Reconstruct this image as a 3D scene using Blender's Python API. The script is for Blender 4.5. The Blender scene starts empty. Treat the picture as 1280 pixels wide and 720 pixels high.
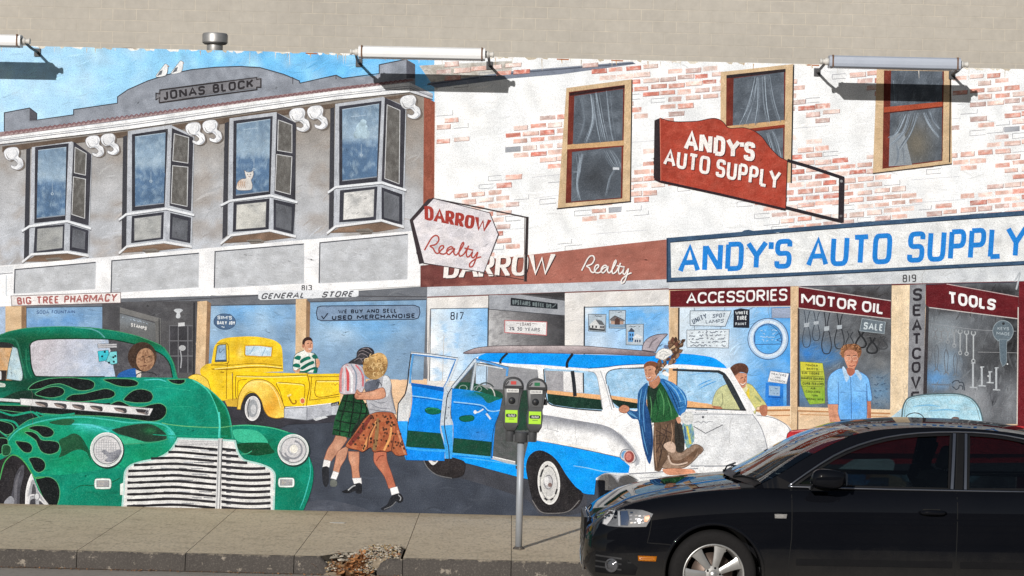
import bpy, bmesh, math, random
import numpy as np
from mathutils import Vector, Matrix, noise
from mathutils.geometry import delaunay_2d_cdt

random.seed(7)
SC = bpy.context.scene
COL = SC.collection

# ------------------------------------------------------------------ camera, sky, sun, exposure
TH = math.radians(1.33)                  # the photographer held the camera a little crooked
F, DW, CZ = 2844.0, 21.73, 2.345         # focal length in photo pixels, metres to the wall, eye height
SW = F / DW                              # photo pixels per metre on the wall
cam = bpy.data.cameras.new('camera')
cam.sensor_width = 36.0; cam.lens = 36.0 * F / 1280.0
cam.clip_start = 0.1; cam.clip_end = 900.0
camo = bpy.data.objects.new('camera', cam); COL.objects.link(camo)
camo.matrix_world = Matrix.Translation((0, -DW, CZ)) @ Matrix.Rotation(math.pi/2, 4, 'X') @ Matrix.Rotation(TH, 4, 'Z')
SC.camera = camo

SUN_D = Vector((0.93, 2.59, -1.02)).normalized()     # the way the light travels
elev = math.asin(-SUN_D.z); azim = math.atan2(-SUN_D.x, -SUN_D.y)
W = bpy.data.worlds.new('World'); SC.world = W; W.use_nodes = True
nt = W.node_tree; nt.nodes.clear()
wo = nt.nodes.new('ShaderNodeOutputWorld'); wb = nt.nodes.new('ShaderNodeBackground')
sk = nt.nodes.new('ShaderNodeTexSky'); sk.sky_type = 'NISHITA'; sk.sun_disc = False
sk.sun_elevation = elev; sk.sun_rotation = azim; sk.altitude = 10; sk.air_density = 1.0; sk.dust_density = 1.0
wb.inputs['Strength'].default_value = 0.05
nt.links.new(sk.outputs[0], wb.inputs[0]); nt.links.new(wb.outputs[0], wo.inputs[0])
sl = bpy.data.lights.new('sun', 'SUN'); sl.energy = 5.0; sl.angle = math.radians(0.5); sl.color = (1.0, 0.965, 0.92)
so = bpy.data.objects.new('sun', sl); COL.objects.link(so)
so.rotation_euler = SUN_D.to_track_quat('-Z', 'Y').to_euler(); so.location = (-8, -30, 20)
SC.view_settings.view_transform = 'Standard'; SC.view_settings.look = 'None'
SC.view_settings.exposure = -0.40; SC.view_settings.gamma = 1.0; SC.view_settings.use_curve_mapping = False
SC.cycles.transparent_max_bounces = 16

# ------------------------------------------------------------------ helpers: naming and materials
def tag(o, label=None, cat=None, group=None, kind=None):
    if label: o['label'] = label
    if cat: o['category'] = cat
    if group: o['group'] = group
    if kind: o['kind'] = kind
    return o

def empty(name, loc=(0, 0, 0), label=None, cat=None, group=None):
    o = bpy.data.objects.new(name, None); COL.objects.link(o); o.location = loc; o.empty_display_size = 0.1
    return tag(o, label, cat, group)

def link_bm(name, bm, mat, parent=None, smooth=False):
    me = bpy.data.meshes.new(name); bm.to_mesh(me); bm.free()
    for m in (mat if isinstance(mat, (list, tuple)) else [mat]): me.materials.append(m)
    if smooth:
        for p in me.polygons: p.use_smooth = True
    o = bpy.data.objects.new(name, me); COL.objects.link(o)
    if parent: o.parent = parent
    return o

def copy_tree(o, parent=None):
    c = o.copy(); COL.objects.link(c)
    if parent: c.parent = parent
    for ch in [k for k in bpy.data.objects if k.parent == o]:
        copy_tree(ch, c)
    return c

class NT:
    """tiny helper to wire a material"""
    def __init__(s, name):
        s.m = bpy.data.materials.new(name); s.m.use_nodes = True
        s.t = s.m.node_tree; s.t.nodes.clear()
        s.out = s.n('ShaderNodeOutputMaterial'); s.b = s.n('ShaderNodeBsdfPrincipled')
        s.l(s.b.outputs[0], s.out.inputs[0])
        s.co = s.n('ShaderNodeTexCoord')
    def n(s, k, **kw):
        x = s.t.nodes.new(k)
        for a, v in kw.items(): setattr(x, a, v)
        return x
    def l(s, a, b): s.t.links.new(a, b)
    def noise(s, scale, detail=4, rough=0.6, vec=None, dist=0):
        x = s.n('ShaderNodeTexNoise'); x.inputs['Scale'].default_value = scale
        x.inputs['Detail'].default_value = detail; x.inputs['Roughness'].default_value = rough
        x.inputs['Distortion'].default_value = dist
        s.l(vec or s.co.outputs['Object'], x.inputs['Vector']); return x.outputs['Fac']
    def ramp(s, fac, stops):
        x = s.n('ShaderNodeValToRGB'); s.l(fac, x.inputs[0]); e = x.color_ramp.elements
        while len(e) < len(stops): e.new(0.5)
        for q, (p, c) in zip(e, stops):
            q.position = p; q.color = (c, c, c, 1) if isinstance(c, (int, float)) else (*c, 1)
        return x.outputs[0]
    def mix(s, fac, a, b, mode='MIX'):
        x = s.n('ShaderNodeMix'); x.data_type = 'RGBA'; x.blend_type = mode
        for v, i in ((fac, 0), (a, 6), (b, 7)):
            if isinstance(v, (int, float)): x.inputs[i].default_value = v if i == 0 else (v, v, v, 1)
            elif isinstance(v, tuple): x.inputs[i].default_value = (*v, 1)
            else: s.l(v, x.inputs[i])
        return x.outputs[2]
    def bump(s, h, strength=0.3, dist=0.01):
        x = s.n('ShaderNodeBump'); x.inputs['Strength'].default_value = strength; x.inputs['Distance'].default_value = dist
        s.l(h, x.inputs['Height']); s.l(x.outputs[0], s.b.inputs['Normal']); return x
    def set(s, **kw):
        for k, v in kw.items():
            i = s.b.inputs[k.replace('_', ' ')]
            if isinstance(v, (int, float)): i.default_value = v
            elif isinstance(v, tuple): i.default_value = (*v, 1)
            else: s.l(v, i)
        return s

def simple(name, col, rough=0.5, metal=0.0, var=0.15, scale=20, bump=0.0, coat=0.0, spec=0.5):
    a = NT(name)
    f = a.noise(scale)
    c = a.mix(f, tuple(x*(1-var) for x in col), tuple(min(1, x*(1+var)) for x in col))
    a.set(Base_Color=c, Roughness=rough, Metallic=metal)
    a.b.inputs['Coat Weight'].default_value = coat; a.b.inputs['Coat Roughness'].default_value = 0.03
    a.b.inputs['Specular IOR Level'].default_value = spec
    if bump: a.bump(a.noise(scale*4), bump, 0.004)
    return a.m

# ------------------------------------------------------------------ helpers: solid shapes
def bm_box(bm, x0, x1, y0, y1, z0, z1):
    v = [bm.verts.new(p) for p in ((x0,y0,z0),(x1,y0,z0),(x1,y1,z0),(x0,y1,z0),(x0,y0,z1),(x1,y0,z1),(x1,y1,z1),(x0,y1,z1))]
    for f in ((3,2,1,0),(4,5,6,7),(0,1,5,4),(1,2,6,5),(2,3,7,6),(3,0,4,7)): bm.faces.new([v[i] for i in f])
    return v

def bevel_all(bm, w, seg=2):
    bmesh.ops.bevel(bm, geom=bm.edges[:], offset=w, segments=seg, affect='EDGES', profile=0.5, clamp_overlap=True)

def bm_lathe(bm, prof, origin=(0,0,0), axis='Z', n=32, cap=True):
    """prof: list of (radius, height) along the axis"""
    O = Vector(origin); rings = []
    for r, h in prof:
        ring = []
        for i in range(n):
            a = 2*math.pi*i/n; c, s_ = r*math.cos(a), r*math.sin(a)
            p = {'Z': (c, s_, h), 'Y': (c, h, s_), 'X': (h, c, s_)}[axis]
            ring.append(bm.verts.new(O + Vector(p)))
        rings.append(ring)
    for A, B in zip(rings, rings[1:]):
        for i in range(n):
            bm.faces.new((A[i], A[(i+1) % n], B[(i+1) % n], B[i]))
    if cap:
        for R in (rings[0], rings[-1]):
            try: bm.faces.new(R)
            except ValueError: pass
    bmesh.ops.recalc_face_normals(bm, faces=bm.faces[:])

def bm_tube(bm, pts, rad, n=10, cap=True):
    pts = [Vector(p) for p in pts]; rings = []
    rads = rad if isinstance(rad, (list, tuple)) else [rad]*len(pts)
    up = Vector((0, 0, 1))
    for i, p in enumerate(pts):
        d = (pts[min(i+1, len(pts)-1)] - pts[max(i-1, 0)]).normalized()
        s = d.cross(up)
        if s.length < 1e-3: s = d.cross(Vector((0, 1, 0)))
        s.normalize(); t = s.cross(d).normalized()
        rings.append([bm.verts.new(p + (s*math.cos(2*math.pi*k/n) + t*math.sin(2*math.pi*k/n))*rads[i]) for k in range(n)])
    for A, B in zip(rings, rings[1:]):
        for k in range(n): bm.faces.new((A[k], A[(k+1) % n], B[(k+1) % n], B[k]))
    if cap:
        bm.faces.new(rings[0][::-1]); bm.faces.new(rings[-1])
    bmesh.ops.recalc_face_normals(bm, faces=bm.faces[:])

def bm_prism(bm, pts, axis, lo, hi):
    """extrude a closed outline; axis 'Y': pts are (x,z); 'X': (y,z); 'Z': (x,y)"""
    def P(p, h): return {'Y': (p[0], h, p[1]), 'X': (h, p[0], p[1]), 'Z': (p[0], p[1], h)}[axis]
    a = [bm.verts.new(P(p, lo)) for p in pts]; b = [bm.verts.new(P(p, hi)) for p in pts]
    n = len(pts)
    fs = [bm.faces.new(a), bm.faces.new(b[::-1])]
    for i in range(n): bm.faces.new((a[i], b[i], b[(i+1) % n], a[(i+1) % n]))
    bmesh.ops.recalc_face_normals(bm, faces=bm.faces[:])
    return fs

def px2(u, v, s=SW):
    """photo pixel -> (x, z) on an upright plane at s pixels per metre"""
    a, b = u-640.0, v-360.0
    c, sn = math.cos(TH), math.sin(TH)
    return ((a*c + b*sn)/s, CZ - (-a*sn + b*c)/s)

def itp(xs, ys):
    """smooth (monotone-ish) interpolation"""
    xs = np.array(xs, float); ys = np.array(ys, float)
    d = np.diff(ys)/np.diff(xs); m = np.empty_like(ys); m[0], m[-1] = d[0], d[-1]
    for i in range(1, len(ys)-1):
        m[i] = 0 if d[i-1]*d[i] <= 0 else 2*d[i-1]*d[i]/(d[i-1]+d[i])
    def f(x):
        x = min(max(x, xs[0]), xs[-1]); i = min(max(int(np.searchsorted(xs, x))-1, 0), len(xs)-2)
        h = xs[i+1]-xs[i]; t = (x-xs[i])/h
        return float((1+2*t)*(1-t)**2*ys[i] + t*(1-t)**2*h*m[i] + t*t*(3-2*t)*ys[i+1] + t*t*(t-1)*h*m[i+1])
    return f
# ------------------------------------------------------------------ wall painting kit
# The mural is real paint on a flat wall: every painted shape is a thin film of paint lying on the stucco,
# a fraction of a millimetre above the film under it.
def s2l(c): 
    c = max(0.0, min(255.0, c))/255.0
    return c/12.92 if c <= 0.04045 else ((c+0.055)/1.055)**2.4
ALB = 0.93
def lin(c): return tuple(ALB*s2l(x)**1.09 for x in c[:3])+(1.0,)

def paint_material():
    a = NT('mural_paint')
    at = a.n('ShaderNodeAttribute', attribute_name='Col')
    n1 = a.noise(2.2, 5, 0.65); n2 = a.noise(34, 4, 0.75); n3 = a.noise(125, 3, 0.8)
    v = a.mix(1.0, at.outputs['Color'], a.ramp(n1, [(0.3, 0.965), (0.7, 1.02)]), 'MULTIPLY')
    v = a.mix(1.0, v, a.ramp(n2, [(0.28, 0.92), (0.5, 1.0), (0.72, 1.06)]), 'MULTIPLY')
    # the drag of a wide brush, in two directions
    for ang, sc_, amp in ((0.15, (7, 1, 60), 0.03), (-0.9, (9, 1, 55), 0.022)):
        mp = a.n('ShaderNodeMapping'); mp.inputs['Rotation'].default_value = (0, ang, 0); mp.inputs['Scale'].default_value = sc_
        a.l(a.co.outputs['Object'], mp.inputs[0])
        v = a.mix(1.0, v, a.ramp(a.noise(1.0, 3, 0.65, mp.outputs[0]), [(0.3, 1-amp), (0.7, 1+amp)]), 'MULTIPLY')
    # worn grains of the stucco show pale through dark paint, pits stay dark
    v = a.mix(a.ramp(n3, [(0.54, 0.0), (0.74, 0.10)]), v, (0.46, 0.47, 0.49))
    v = a.mix(1.0, v, a.ramp(n3, [(0.28, 0.55), (0.5, 1.0), (0.7, 1.32)]), 'MULTIPLY')
    a.set(Base_Color=v, Roughness=0.8)
    a.b.inputs['Specular IOR Level'].default_value = 0.10
    h = a.mix(0.5, n3, n2)
    a.bump(h, 0.28, 0.005)
    return a.m
M_PAINT = paint_material()

def Q(ox, oy, k, s):
    """parse 'x,y x,yc ...' measured in an enlarged crop whose corner is ox,oy; c marks a sharp corner"""
    out = []
    for w in s.split():
        c = w.endswith('c'); x, y = w.rstrip('c').split(',')
        out.append((ox+float(x)/k, oy+float(y)/k, c))
    return out

def curve(pts, closed=True, n=5):
    pts = [(p[0], p[1], (p[2] if len(p) > 2 else False)) for p in pts]
    N = len(pts); out = []
    for i in range(N if closed else N-1):
        p1, p2 = pts[i], pts[(i+1) % N]
        p0 = pts[(i-1) % N] if (closed or i > 0) else p1
        p3 = pts[(i+2) % N] if (closed or i+2 < N) else p2
        d = math.hypot(p2[0]-p1[0], p2[1]-p1[1])
        def tan(a, b, c, corner, seg):
            if corner: return seg
            tx, ty = (c[0]-a[0])/2, (c[1]-a[1])/2
            L = math.hypot(tx, ty)
            if L > d and L > 0: tx, ty = tx*d/L, ty*d/L
            return (tx, ty)
        seg = (p2[0]-p1[0], p2[1]-p1[1])
        m1 = tan(p0, p1, p2, p1[2], seg); m2 = tan(p1, p2, p3, p2[2], seg)
        steps = 1 if (p1[2] and p2[2]) else max(2, min(n, int(d/1.2)+1))
        for k in range(steps):
            t = k/steps; a = 2*t**3-3*t*t+1; b = t**3-2*t*t+t; c = -2*t**3+3*t*t; e = t**3-t*t
            out.append((a*p1[0]+b*m1[0]+c*p2[0]+e*m2[0], a*p1[1]+b*m1[1]+c*p2[1]+e*m2[1]))
    if not closed: out.append(pts[-1][:2])
    return out

_BB = np.zeros((20000, 4)); _LV = np.zeros(20000, int); _N = 0
DZ, Z0 = 0.00006, 0.0006
def level(bb):
    global _N
    if _N:
        B = _BB[:_N]
        h = (B[:, 0] < bb[2]) & (B[:, 2] > bb[0]) & (B[:, 1] < bb[3]) & (B[:, 3] > bb[1])
        lv = int(_LV[:_N][h].max())+1 if h.any() else 1
    else: lv = 1
    _BB[_N] = bb; _LV[_N] = lv; _N += 1
    return lv

def lerp(a, b, t): return tuple(x+(y-x)*t for x, y in zip(a, b))
def G(p0, c0, p1, c1, *more):
    """linear gradient of pigment between two points"""
    stops = [(0.0, c0), (1.0, c1)]
    if more: stops = [(0.0, c0)] + [(more[i], more[i+1]) for i in range(0, len(more), 2)] + [(1.0, c1)]
    dx, dy = p1[0]-p0[0], p1[1]-p0[1]; L2 = dx*dx+dy*dy
    def f(u, v):
        t = min(1, max(0, ((u-p0[0])*dx+(v-p0[1])*dy)/L2))
        for (a, ca), (b, cb) in zip(stops, stops[1:]):
            if t <= b: return lerp(ca, cb, (t-a)/max(1e-6, b-a))
        return stops[-1][1]
    return f
def BL(base, *blobs):
    """base pigment with softly brushed patches (cx, cy, rx, ry, colour, amount)"""
    def f(u, v):
        c = base(u, v) if callable(base) else base
        for cx, cy, rx, ry, k, am in blobs:
            d = ((u-cx)/rx)**2 + ((v-cy)/ry)**2
            if d < 4: c = lerp(c, k, am*math.exp(-d*1.3))
        return c
    return f
def FB(base, other, sx, sy, amt=1.0, lo=-0.1, hi=0.3, seed=0, rot=0.0):
    """scumbled second pigment following a noise of size sx, sy"""
    cr, sr = math.cos(rot), math.sin(rot)
    def f(u, v):
        c = base(u, v) if callable(base) else base
        k = other(u, v) if callable(other) else other
        a, b = u*cr+v*sr, -u*sr+v*cr
        t = noise.fractal(Vector((a/sx*1.5, b/sy*1.5, seed*7.3)), 0.75, 2.1, 5)
        t = min(1, max(0, (t-lo)/(hi-lo)))
        return lerp(c, k, t*amt*0.62)
    return f

class Paint:
    def __init__(s, name, parent=None, label=None):
        s.name, s.parent, s.label = name, parent, label
        s.v, s.f, s.c = [], [], []
        s.kids = []; s.grid = None
    def sub(s, name, label=None):
        k = Paint(name, None, label); s.kids.append(k); return k
    def _emit(s, uv, tris, cols, lv, ramp=0.0):
        o = len(s.v)
        for i, (u, v) in enumerate(uv):
            x, z = px2(u, v); s.v.append((x, -(Z0+lv*DZ+i*ramp), z))
        s.c.extend(cols); s.f.extend([[o+i for i in t] for t in tris])
    def brush(s, P, col, bb, amp, ang=None):
        """visible strokes of the brush inside one painted area"""
        w, h = bb[2]-bb[0], bb[3]-bb[1]
        ar = abs(sum(P[i][0]*P[(i+1) % len(P)][1]-P[(i+1) % len(P)][0]*P[i][1] for i in range(len(P))))/2
        if ar < 260: return
        rr = random.Random(int(ar*3+bb[0]*17)); q = math.sqrt(ar)
        L0, w0 = min(20, max(5, q/9)), min(2.2, max(.8, q/70)); N = int(min(1100, ar/(L0*w0*2.2)))
        if ang is None: ang = rr.uniform(-.5, .3) if w > h*.7 else rr.choice((-1, 1))*rr.uniform(1.1, 1.5)
        arr = np.array(P); a2 = np.roll(arr, -1, 0); den = np.where(a2[:, 1]-arr[:, 1] == 0, 1e-9, a2[:, 1]-arr[:, 1])
        def ins(x, y):
            c = ((arr[:, 1] > y) != (a2[:, 1] > y)) & (x < (a2[:, 0]-arr[:, 0])*(y-arr[:, 1])/den+arr[:, 0])
            return np.count_nonzero(c) % 2 == 1
        lv = level(bb); k = 0; uv, tr, cl = [], [], []
        for _ in range(N):
            x, y = rr.uniform(bb[0], bb[2]), rr.uniform(bb[1], bb[3])
            if not ins(x, y): continue
            a = ang+rr.gauss(0, .28); L = L0*rr.uniform(.5, 1.4); ww = w0*rr.uniform(.5, 1.3)/2; b = rr.uniform(-.12, .12)*L
            dx, dy = math.cos(a), math.sin(a); pts = []
            for t in (-.5, -.17, .17, .5):
                o = b*(1-4*t*t); pts.append((x+dx*L*t-dy*o, y+dy*L*t+dx*o))
            if not (ins(*pts[0]) and ins(*pts[-1])): continue
            c = col(x, y) if callable(col) else col
            f = 1+rr.gauss(0, amp); g = rr.gauss(0, amp*25); c = lin((c[0]*f+g*.5, c[1]*f, c[2]*f-g*.5)); n0 = len(uv)
            for (px_, py_), e in zip(pts, (.25, 1, .9, .15)):
                uv.append((px_-dy*ww*e, py_+dx*ww*e, k)); uv.append((px_+dy*ww*e, py_-dx*ww*e, k)); cl += [c, c]
            for i in range(3):
                f_ = [n0+2*i, n0+2*i+1, n0+2*i+3, n0+2*i+2]
                s_ = sum(uv[f_[j]][0]*uv[f_[(j+1) % 4]][1]-uv[f_[(j+1) % 4]][0]*uv[f_[j]][1] for j in range(4)); tr.append(f_ if s_ < 0 else f_[::-1])
            k += 1
        o = len(s.v)
        for u, v, k_ in uv:
            x, z = px2(u, v); s.v.append((x, -(Z0+lv*DZ+k_*4e-8), z))
        s.c.extend(cl); s.f.extend([[o+i for i in t] for t in tr])
    def poly(s, pts, col, smooth=None, mot=0.05, grid=None, edge=None, n=5, br=0.03, ang=None):
        if smooth is None: smooth = any(len(p) > 2 for p in pts) and not all((len(p) > 2 and p[2]) for p in pts)
        P = curve(pts, True, n) if smooth else [(p[0], p[1]) for p in pts]
        # drop doubled points
        R = []
        for p in P:
            if not R or math.hypot(p[0]-R[-1][0], p[1]-R[-1][1]) > 0.05: R.append(p)
        if math.hypot(R[0][0]-R[-1][0], R[0][1]-R[-1][1]) < 0.05: R.pop()
        P = R
        if len(P) < 3: return
        us = [p[0] for p in P]; vs = [p[1] for p in P]
        bb = (min(us), min(vs), max(us), max(vs)); w, h = bb[2]-bb[0], bb[3]-bb[1]
        lv = level(bb)
        if grid is None: grid = max(2.2, min(8.0, min(w, h)/5)) if callable(col) else 9.0
        pts2 = [Vector(p) for p in P]
        area = sum(P[i][0]*P[(i+1) % len(P)][1]-P[(i+1) % len(P)][0]*P[i][1] for i in range(len(P)))
        idx = list(range(len(P)))
        if area < 0: idx.reverse()
        if w > grid*1.5 and h > grid*1.5 or (callable(col) and max(w, h) > grid*2):
            nx, ny = int(w/grid)+1, int(h/grid)+1
            rr = random.Random(int(bb[0]*13+bb[1]*7))
            # boundary gets extra points so that pigment varies along it
            Pn = []
            for i in range(len(P)):
                a, b = P[i], P[(i+1) % len(P)]; d = math.hypot(b[0]-a[0], b[1]-a[1]); m = max(1, int(d/grid))
                for k in range(m): Pn.append((a[0]+(b[0]-a[0])*k/m, a[1]+(b[1]-a[1])*k/m))
            P = Pn; pts2 = [Vector(p) for p in P]; idx = list(range(len(P)))
            if area < 0: idx.reverse()
            arr = np.array(P); arr2 = np.roll(arr, -1, 0)
            for i in range(nx+1):
                for j in range(ny+1):
                    q = (bb[0]+(i+0.5*(j % 2))*w/nx+rr.uniform(-.15, .15)*grid, bb[1]+j*h/ny+rr.uniform(-.15, .15)*grid)
                    cond = ((arr[:, 1] > q[1]) != (arr2[:, 1] > q[1]))
                    den = np.where(arr2[:, 1]-arr[:, 1] == 0, 1e-9, arr2[:, 1]-arr[:, 1])
                    xin = (arr2[:, 0]-arr[:, 0])*(q[1]-arr[:, 1])/den+arr[:, 0]
                    if np.count_nonzero(cond & (q[0] < xin)) % 2: pts2.append(Vector(q))
        try:
            V, E, FF, _, _, _ = delaunay_2d_cdt(pts2, [], [idx], 1, 1e-4)
        except Exception:
            return
        used = sorted({i for t in FF for i in t}); mp = {a: b for b, a in enumerate(used)}
        uv = [(V[i].x, V[i].y) for i in used]
        cols = []
        for (u, v) in uv:
            c = col(u, v) if callable(col) else col
            if mot:
                k = 1+mot*2*noise.noise(Vector((u/14, v/14, lv*3.1)))+mot*1.2*noise.noise(Vector((u/4.5, v/4.5, lv*1.7)))
                c = tuple(x*k for x in c)
            cols.append(lin(c))
        tris = [[mp[i] for i in t] for t in FF]
        # face the street (-Y)
        tt = []
        for t in tris:
            ar = sum(uv[t[i]][0]*uv[t[(i+1) % len(t)]][1]-uv[t[(i+1) % len(t)]][0]*uv[t[i]][1] for i in range(len(t)))
            tt.append(t if ar < 0 else t[::-1])
        s._emit(uv, tt, cols, lv)
        if br: s.brush(P, col, bb, br, ang)
        if edge: s.line(list(P)+[P[0]], edge[1], edge[0], smooth=False)
    def line(s, pts, w, col, smooth=True, taper=None, contrast=None, mot=0.06):
        P = curve(pts, False, 6) if smooth and len(pts) > 2 else [(p[0], p[1]) for p in pts]
        R = []
        for p in P:
            if not R or math.hypot(p[0]-R[-1][0], p[1]-R[-1][1]) > 0.08: R.append(p)
        P = R; n = len(P)
        if n < 2: return
        closed = n > 3 and math.hypot(P[0][0]-P[-1][0], P[0][1]-P[-1][1]) < 0.1
        dirs = []
        for i in range(n-1):
            dx, dy = P[i+1][0]-P[i][0], P[i+1][1]-P[i][1]; L = math.hypot(dx, dy) or 1e-6; dirs.append((dx/L, dy/L))
        uv = []
        for i in range(n):
            if closed and i in (0, n-1): a, b = dirs[-1], dirs[0]
            else: a, b = dirs[max(0, i-1)], dirs[min(n-2, i)]
            tx, ty = a[0]+b[0], a[1]+b[1]; L = math.hypot(tx, ty)
            if L < 0.3: tx, ty, L = b[0], b[1], 1.0
            tx, ty = tx/L, ty/L; nx, ny = -ty, tx
            cosb = max(0.80, nx*(-b[1])+ny*b[0])
            ww = w
            if taper:
                t = i/(n-1); ww = w*(taper[0]+(taper[1]-taper[0])*t) if len(taper) == 2 else w*(taper[0]*(1-t)**2+2*taper[1]*t*(1-t)+taper[2]*t*t)
            if contrast is not None:
                ww = w*(contrast+(1-contrast)*abs(ty)**1.2)
            hw = max(0.12, ww/2)/cosb
            uv.append((P[i][0]+nx*hw, P[i][1]+ny*hw)); uv.append((P[i][0]-nx*hw, P[i][1]-ny*hw))
        us = [p[0] for p in uv]; vs = [p[1] for p in uv]
        lv = level((min(us), min(vs), max(us), max(vs)))
        tris = []
        for i in range(n-1):
            q = [2*i, 2*i+1, 2*i+3, 2*i+2]
            ar = sum(uv[q[k]][0]*uv[q[(k+1) % 4]][1]-uv[q[(k+1) % 4]][0]*uv[q[k]][1] for k in range(4))
            tris.append(q if ar < 0 else q[::-1])
        cols = []
        for (u, v) in uv:
            c = col(u, v) if callable(col) else col
            k = 1+mot*noise.noise(Vector((u/5, v/5, 2.2))); cols.append(lin(tuple(x*k for x in c)))
        s._emit(uv, tris, cols, lv, ramp=2e-7)
    def ell(s, cx, cy, rx, ry, col, rot=0, a0=0, a1=360, **kw):
        n = max(10, min(36, int((rx+ry)*1.2))); c, d = math.cos(rot), math.sin(rot); P = []
        for i in range(n):
            t = math.radians(a0+(a1-a0)*i/(n if a1-a0 == 360 else n-1)); x, y = rx*math.cos(t), ry*math.sin(t)
            P.append((cx+x*c-y*d, cy+x*d+y*c))
        s.poly(P, col, smooth=False, **kw)
    def ring(s, cx, cy, rx, ry, w, col, rot=0, a0=0, a1=360):
        n = max(12, min(48, int((rx+ry)*1.5))); c, d = math.cos(rot), math.sin(rot); P = []
        for i in range(n+1):
            t = math.radians(a0+(a1-a0)*i/n); x, y = rx*math.cos(t), ry*math.sin(t)
            P.append((cx+x*c-y*d, cy+x*d+y*c))
        s.line(P, w, col, smooth=False)
    def text(s, string, quad, col, wt=0.16, rnd=0.5, gap=0.22, contrast=None, serif=0, space=0.55, jit=0.0):
        """hand lettering: strokes in unit boxes mapped into the slanted quad TL,TR,BR,BL"""
        TL, TR, BR, BLc = quad
        def mp(a, b):
            x0, y0 = TL[0]+(TR[0]-TL[0])*a, TL[1]+(TR[1]-TL[1])*a
            x1, y1 = BLc[0]+(BR[0]-BLc[0])*a, BLc[1]+(BR[1]-BLc[1])*a
            return (x0+(x1-x0)*b, y0+(y1-y0)*b)
        ws = [space if ch == ' ' else GLY[ch][0] for ch in string]
        tot = sum(ws)+gap*(len(ws)-1)
        hpx = math.hypot(BLc[0]-TL[0], BLc[1]-TL[1]); w = wt*hpx
        m = wt*0.5; x = 0.0; Lp = math.hypot(TR[0]-TL[0], TR[1]-TL[1]); kx = 0.5*w*tot/max(Lp, 1e-6)
        for ch, cw in zip(string, ws):
            if ch != ' ':
                dj = random.uniform(-jit, jit)
                for kind, st in GLY[ch][1]:
                    kk = min(kx, cw*0.5)*(0.55 if kind == 's' and ch in 'AVWMY' else 1.0)
                    P = [((x+kk+p[0]*(cw-2*kk))/tot, m+p[1]*(1-2*m)+dj) for p in st]
                    if kind == 'r': P = fillet(P, rnd, cw/tot)
                    s.line([mp(*p) for p in P], w, col, smooth=False, contrast=contrast)
                    if serif and kind != 'r':
                        for e, q in ((st[0], st[1]), (st[-1], st[-2])):
                            if abs(e[1]-q[1]) > 0.3:
                                c = mp((x+kk+e[0]*(cw-2*kk))/tot, m+e[1]*(1-2*m)); t = (TR[0]-TL[0], TR[1]-TL[1]); L = math.hypot(*t)
                                hw = serif*hpx
                                s.line([(c[0]-t[0]/L*hw, c[1]-t[1]/L*hw), (c[0]+t[0]/L*hw, c[1]+t[1]/L*hw)], w*0.42, col, smooth=False)
            x += cw+gap
    def build(s, parent=None):
        me = bpy.data.meshes.new(s.name)
        me.from_pydata(s.v, [], s.f); me.materials.append(M_PAINT)
        at = me.attributes.new('Col', 'FLOAT_COLOR', 'POINT')
        at.data.foreach_set('color', np.array(s.c, dtype=np.float32).ravel())
        o = bpy.data.objects.new(s.name, me); COL.objects.link(o)
        if parent: o.parent = parent
        if s.label: o['label'] = s.label
        for k in s.kids:
            if k.v: k.build(o)
        return o

def fillet(P, r, sx):
    """round the corners of a stroke; r is the share of the shorter side"""
    closed = abs(P[0][0]-P[-1][0])+abs(P[0][1]-P[-1][1]) < 1e-6
    out = []; n = len(P)
    rng = range(n-1) if closed else range(n)
    for i in rng:
        if not closed and i in (0, n-1): out.append(P[i]); continue
        a, b, c = P[(i-1) % (n-1)] if closed and i == 0 else P[i-1], P[i], P[i+1]
        def cut(q):
            return (b[0]+(q[0]-b[0])*r, b[1]+(q[1]-b[1])*r)
        # limit the cut so that corners stay even
        def lim(q):
            L = abs(q[0]-b[0])/max(sx, 1e-6)+abs(q[1]-b[1]); k = min(r, 0.5*r*2*0.5/max(L, 1e-6)) if L > 0 else r
            k = min(k, 0.5); return (b[0]+(q[0]-b[0])*k, b[1]+(q[1]-b[1])*k)
        s0, s1 = lim(a), lim(c)
        for k in range(5):
            t = k/4; out.append(((1-t)**2*s0[0]+2*t*(1-t)*b[0]+t*t*s1[0], (1-t)**2*s0[1]+2*t*(1-t)*b[1]+t*t*s1[1]))
    if closed: out.append(out[0])
    return out

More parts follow.
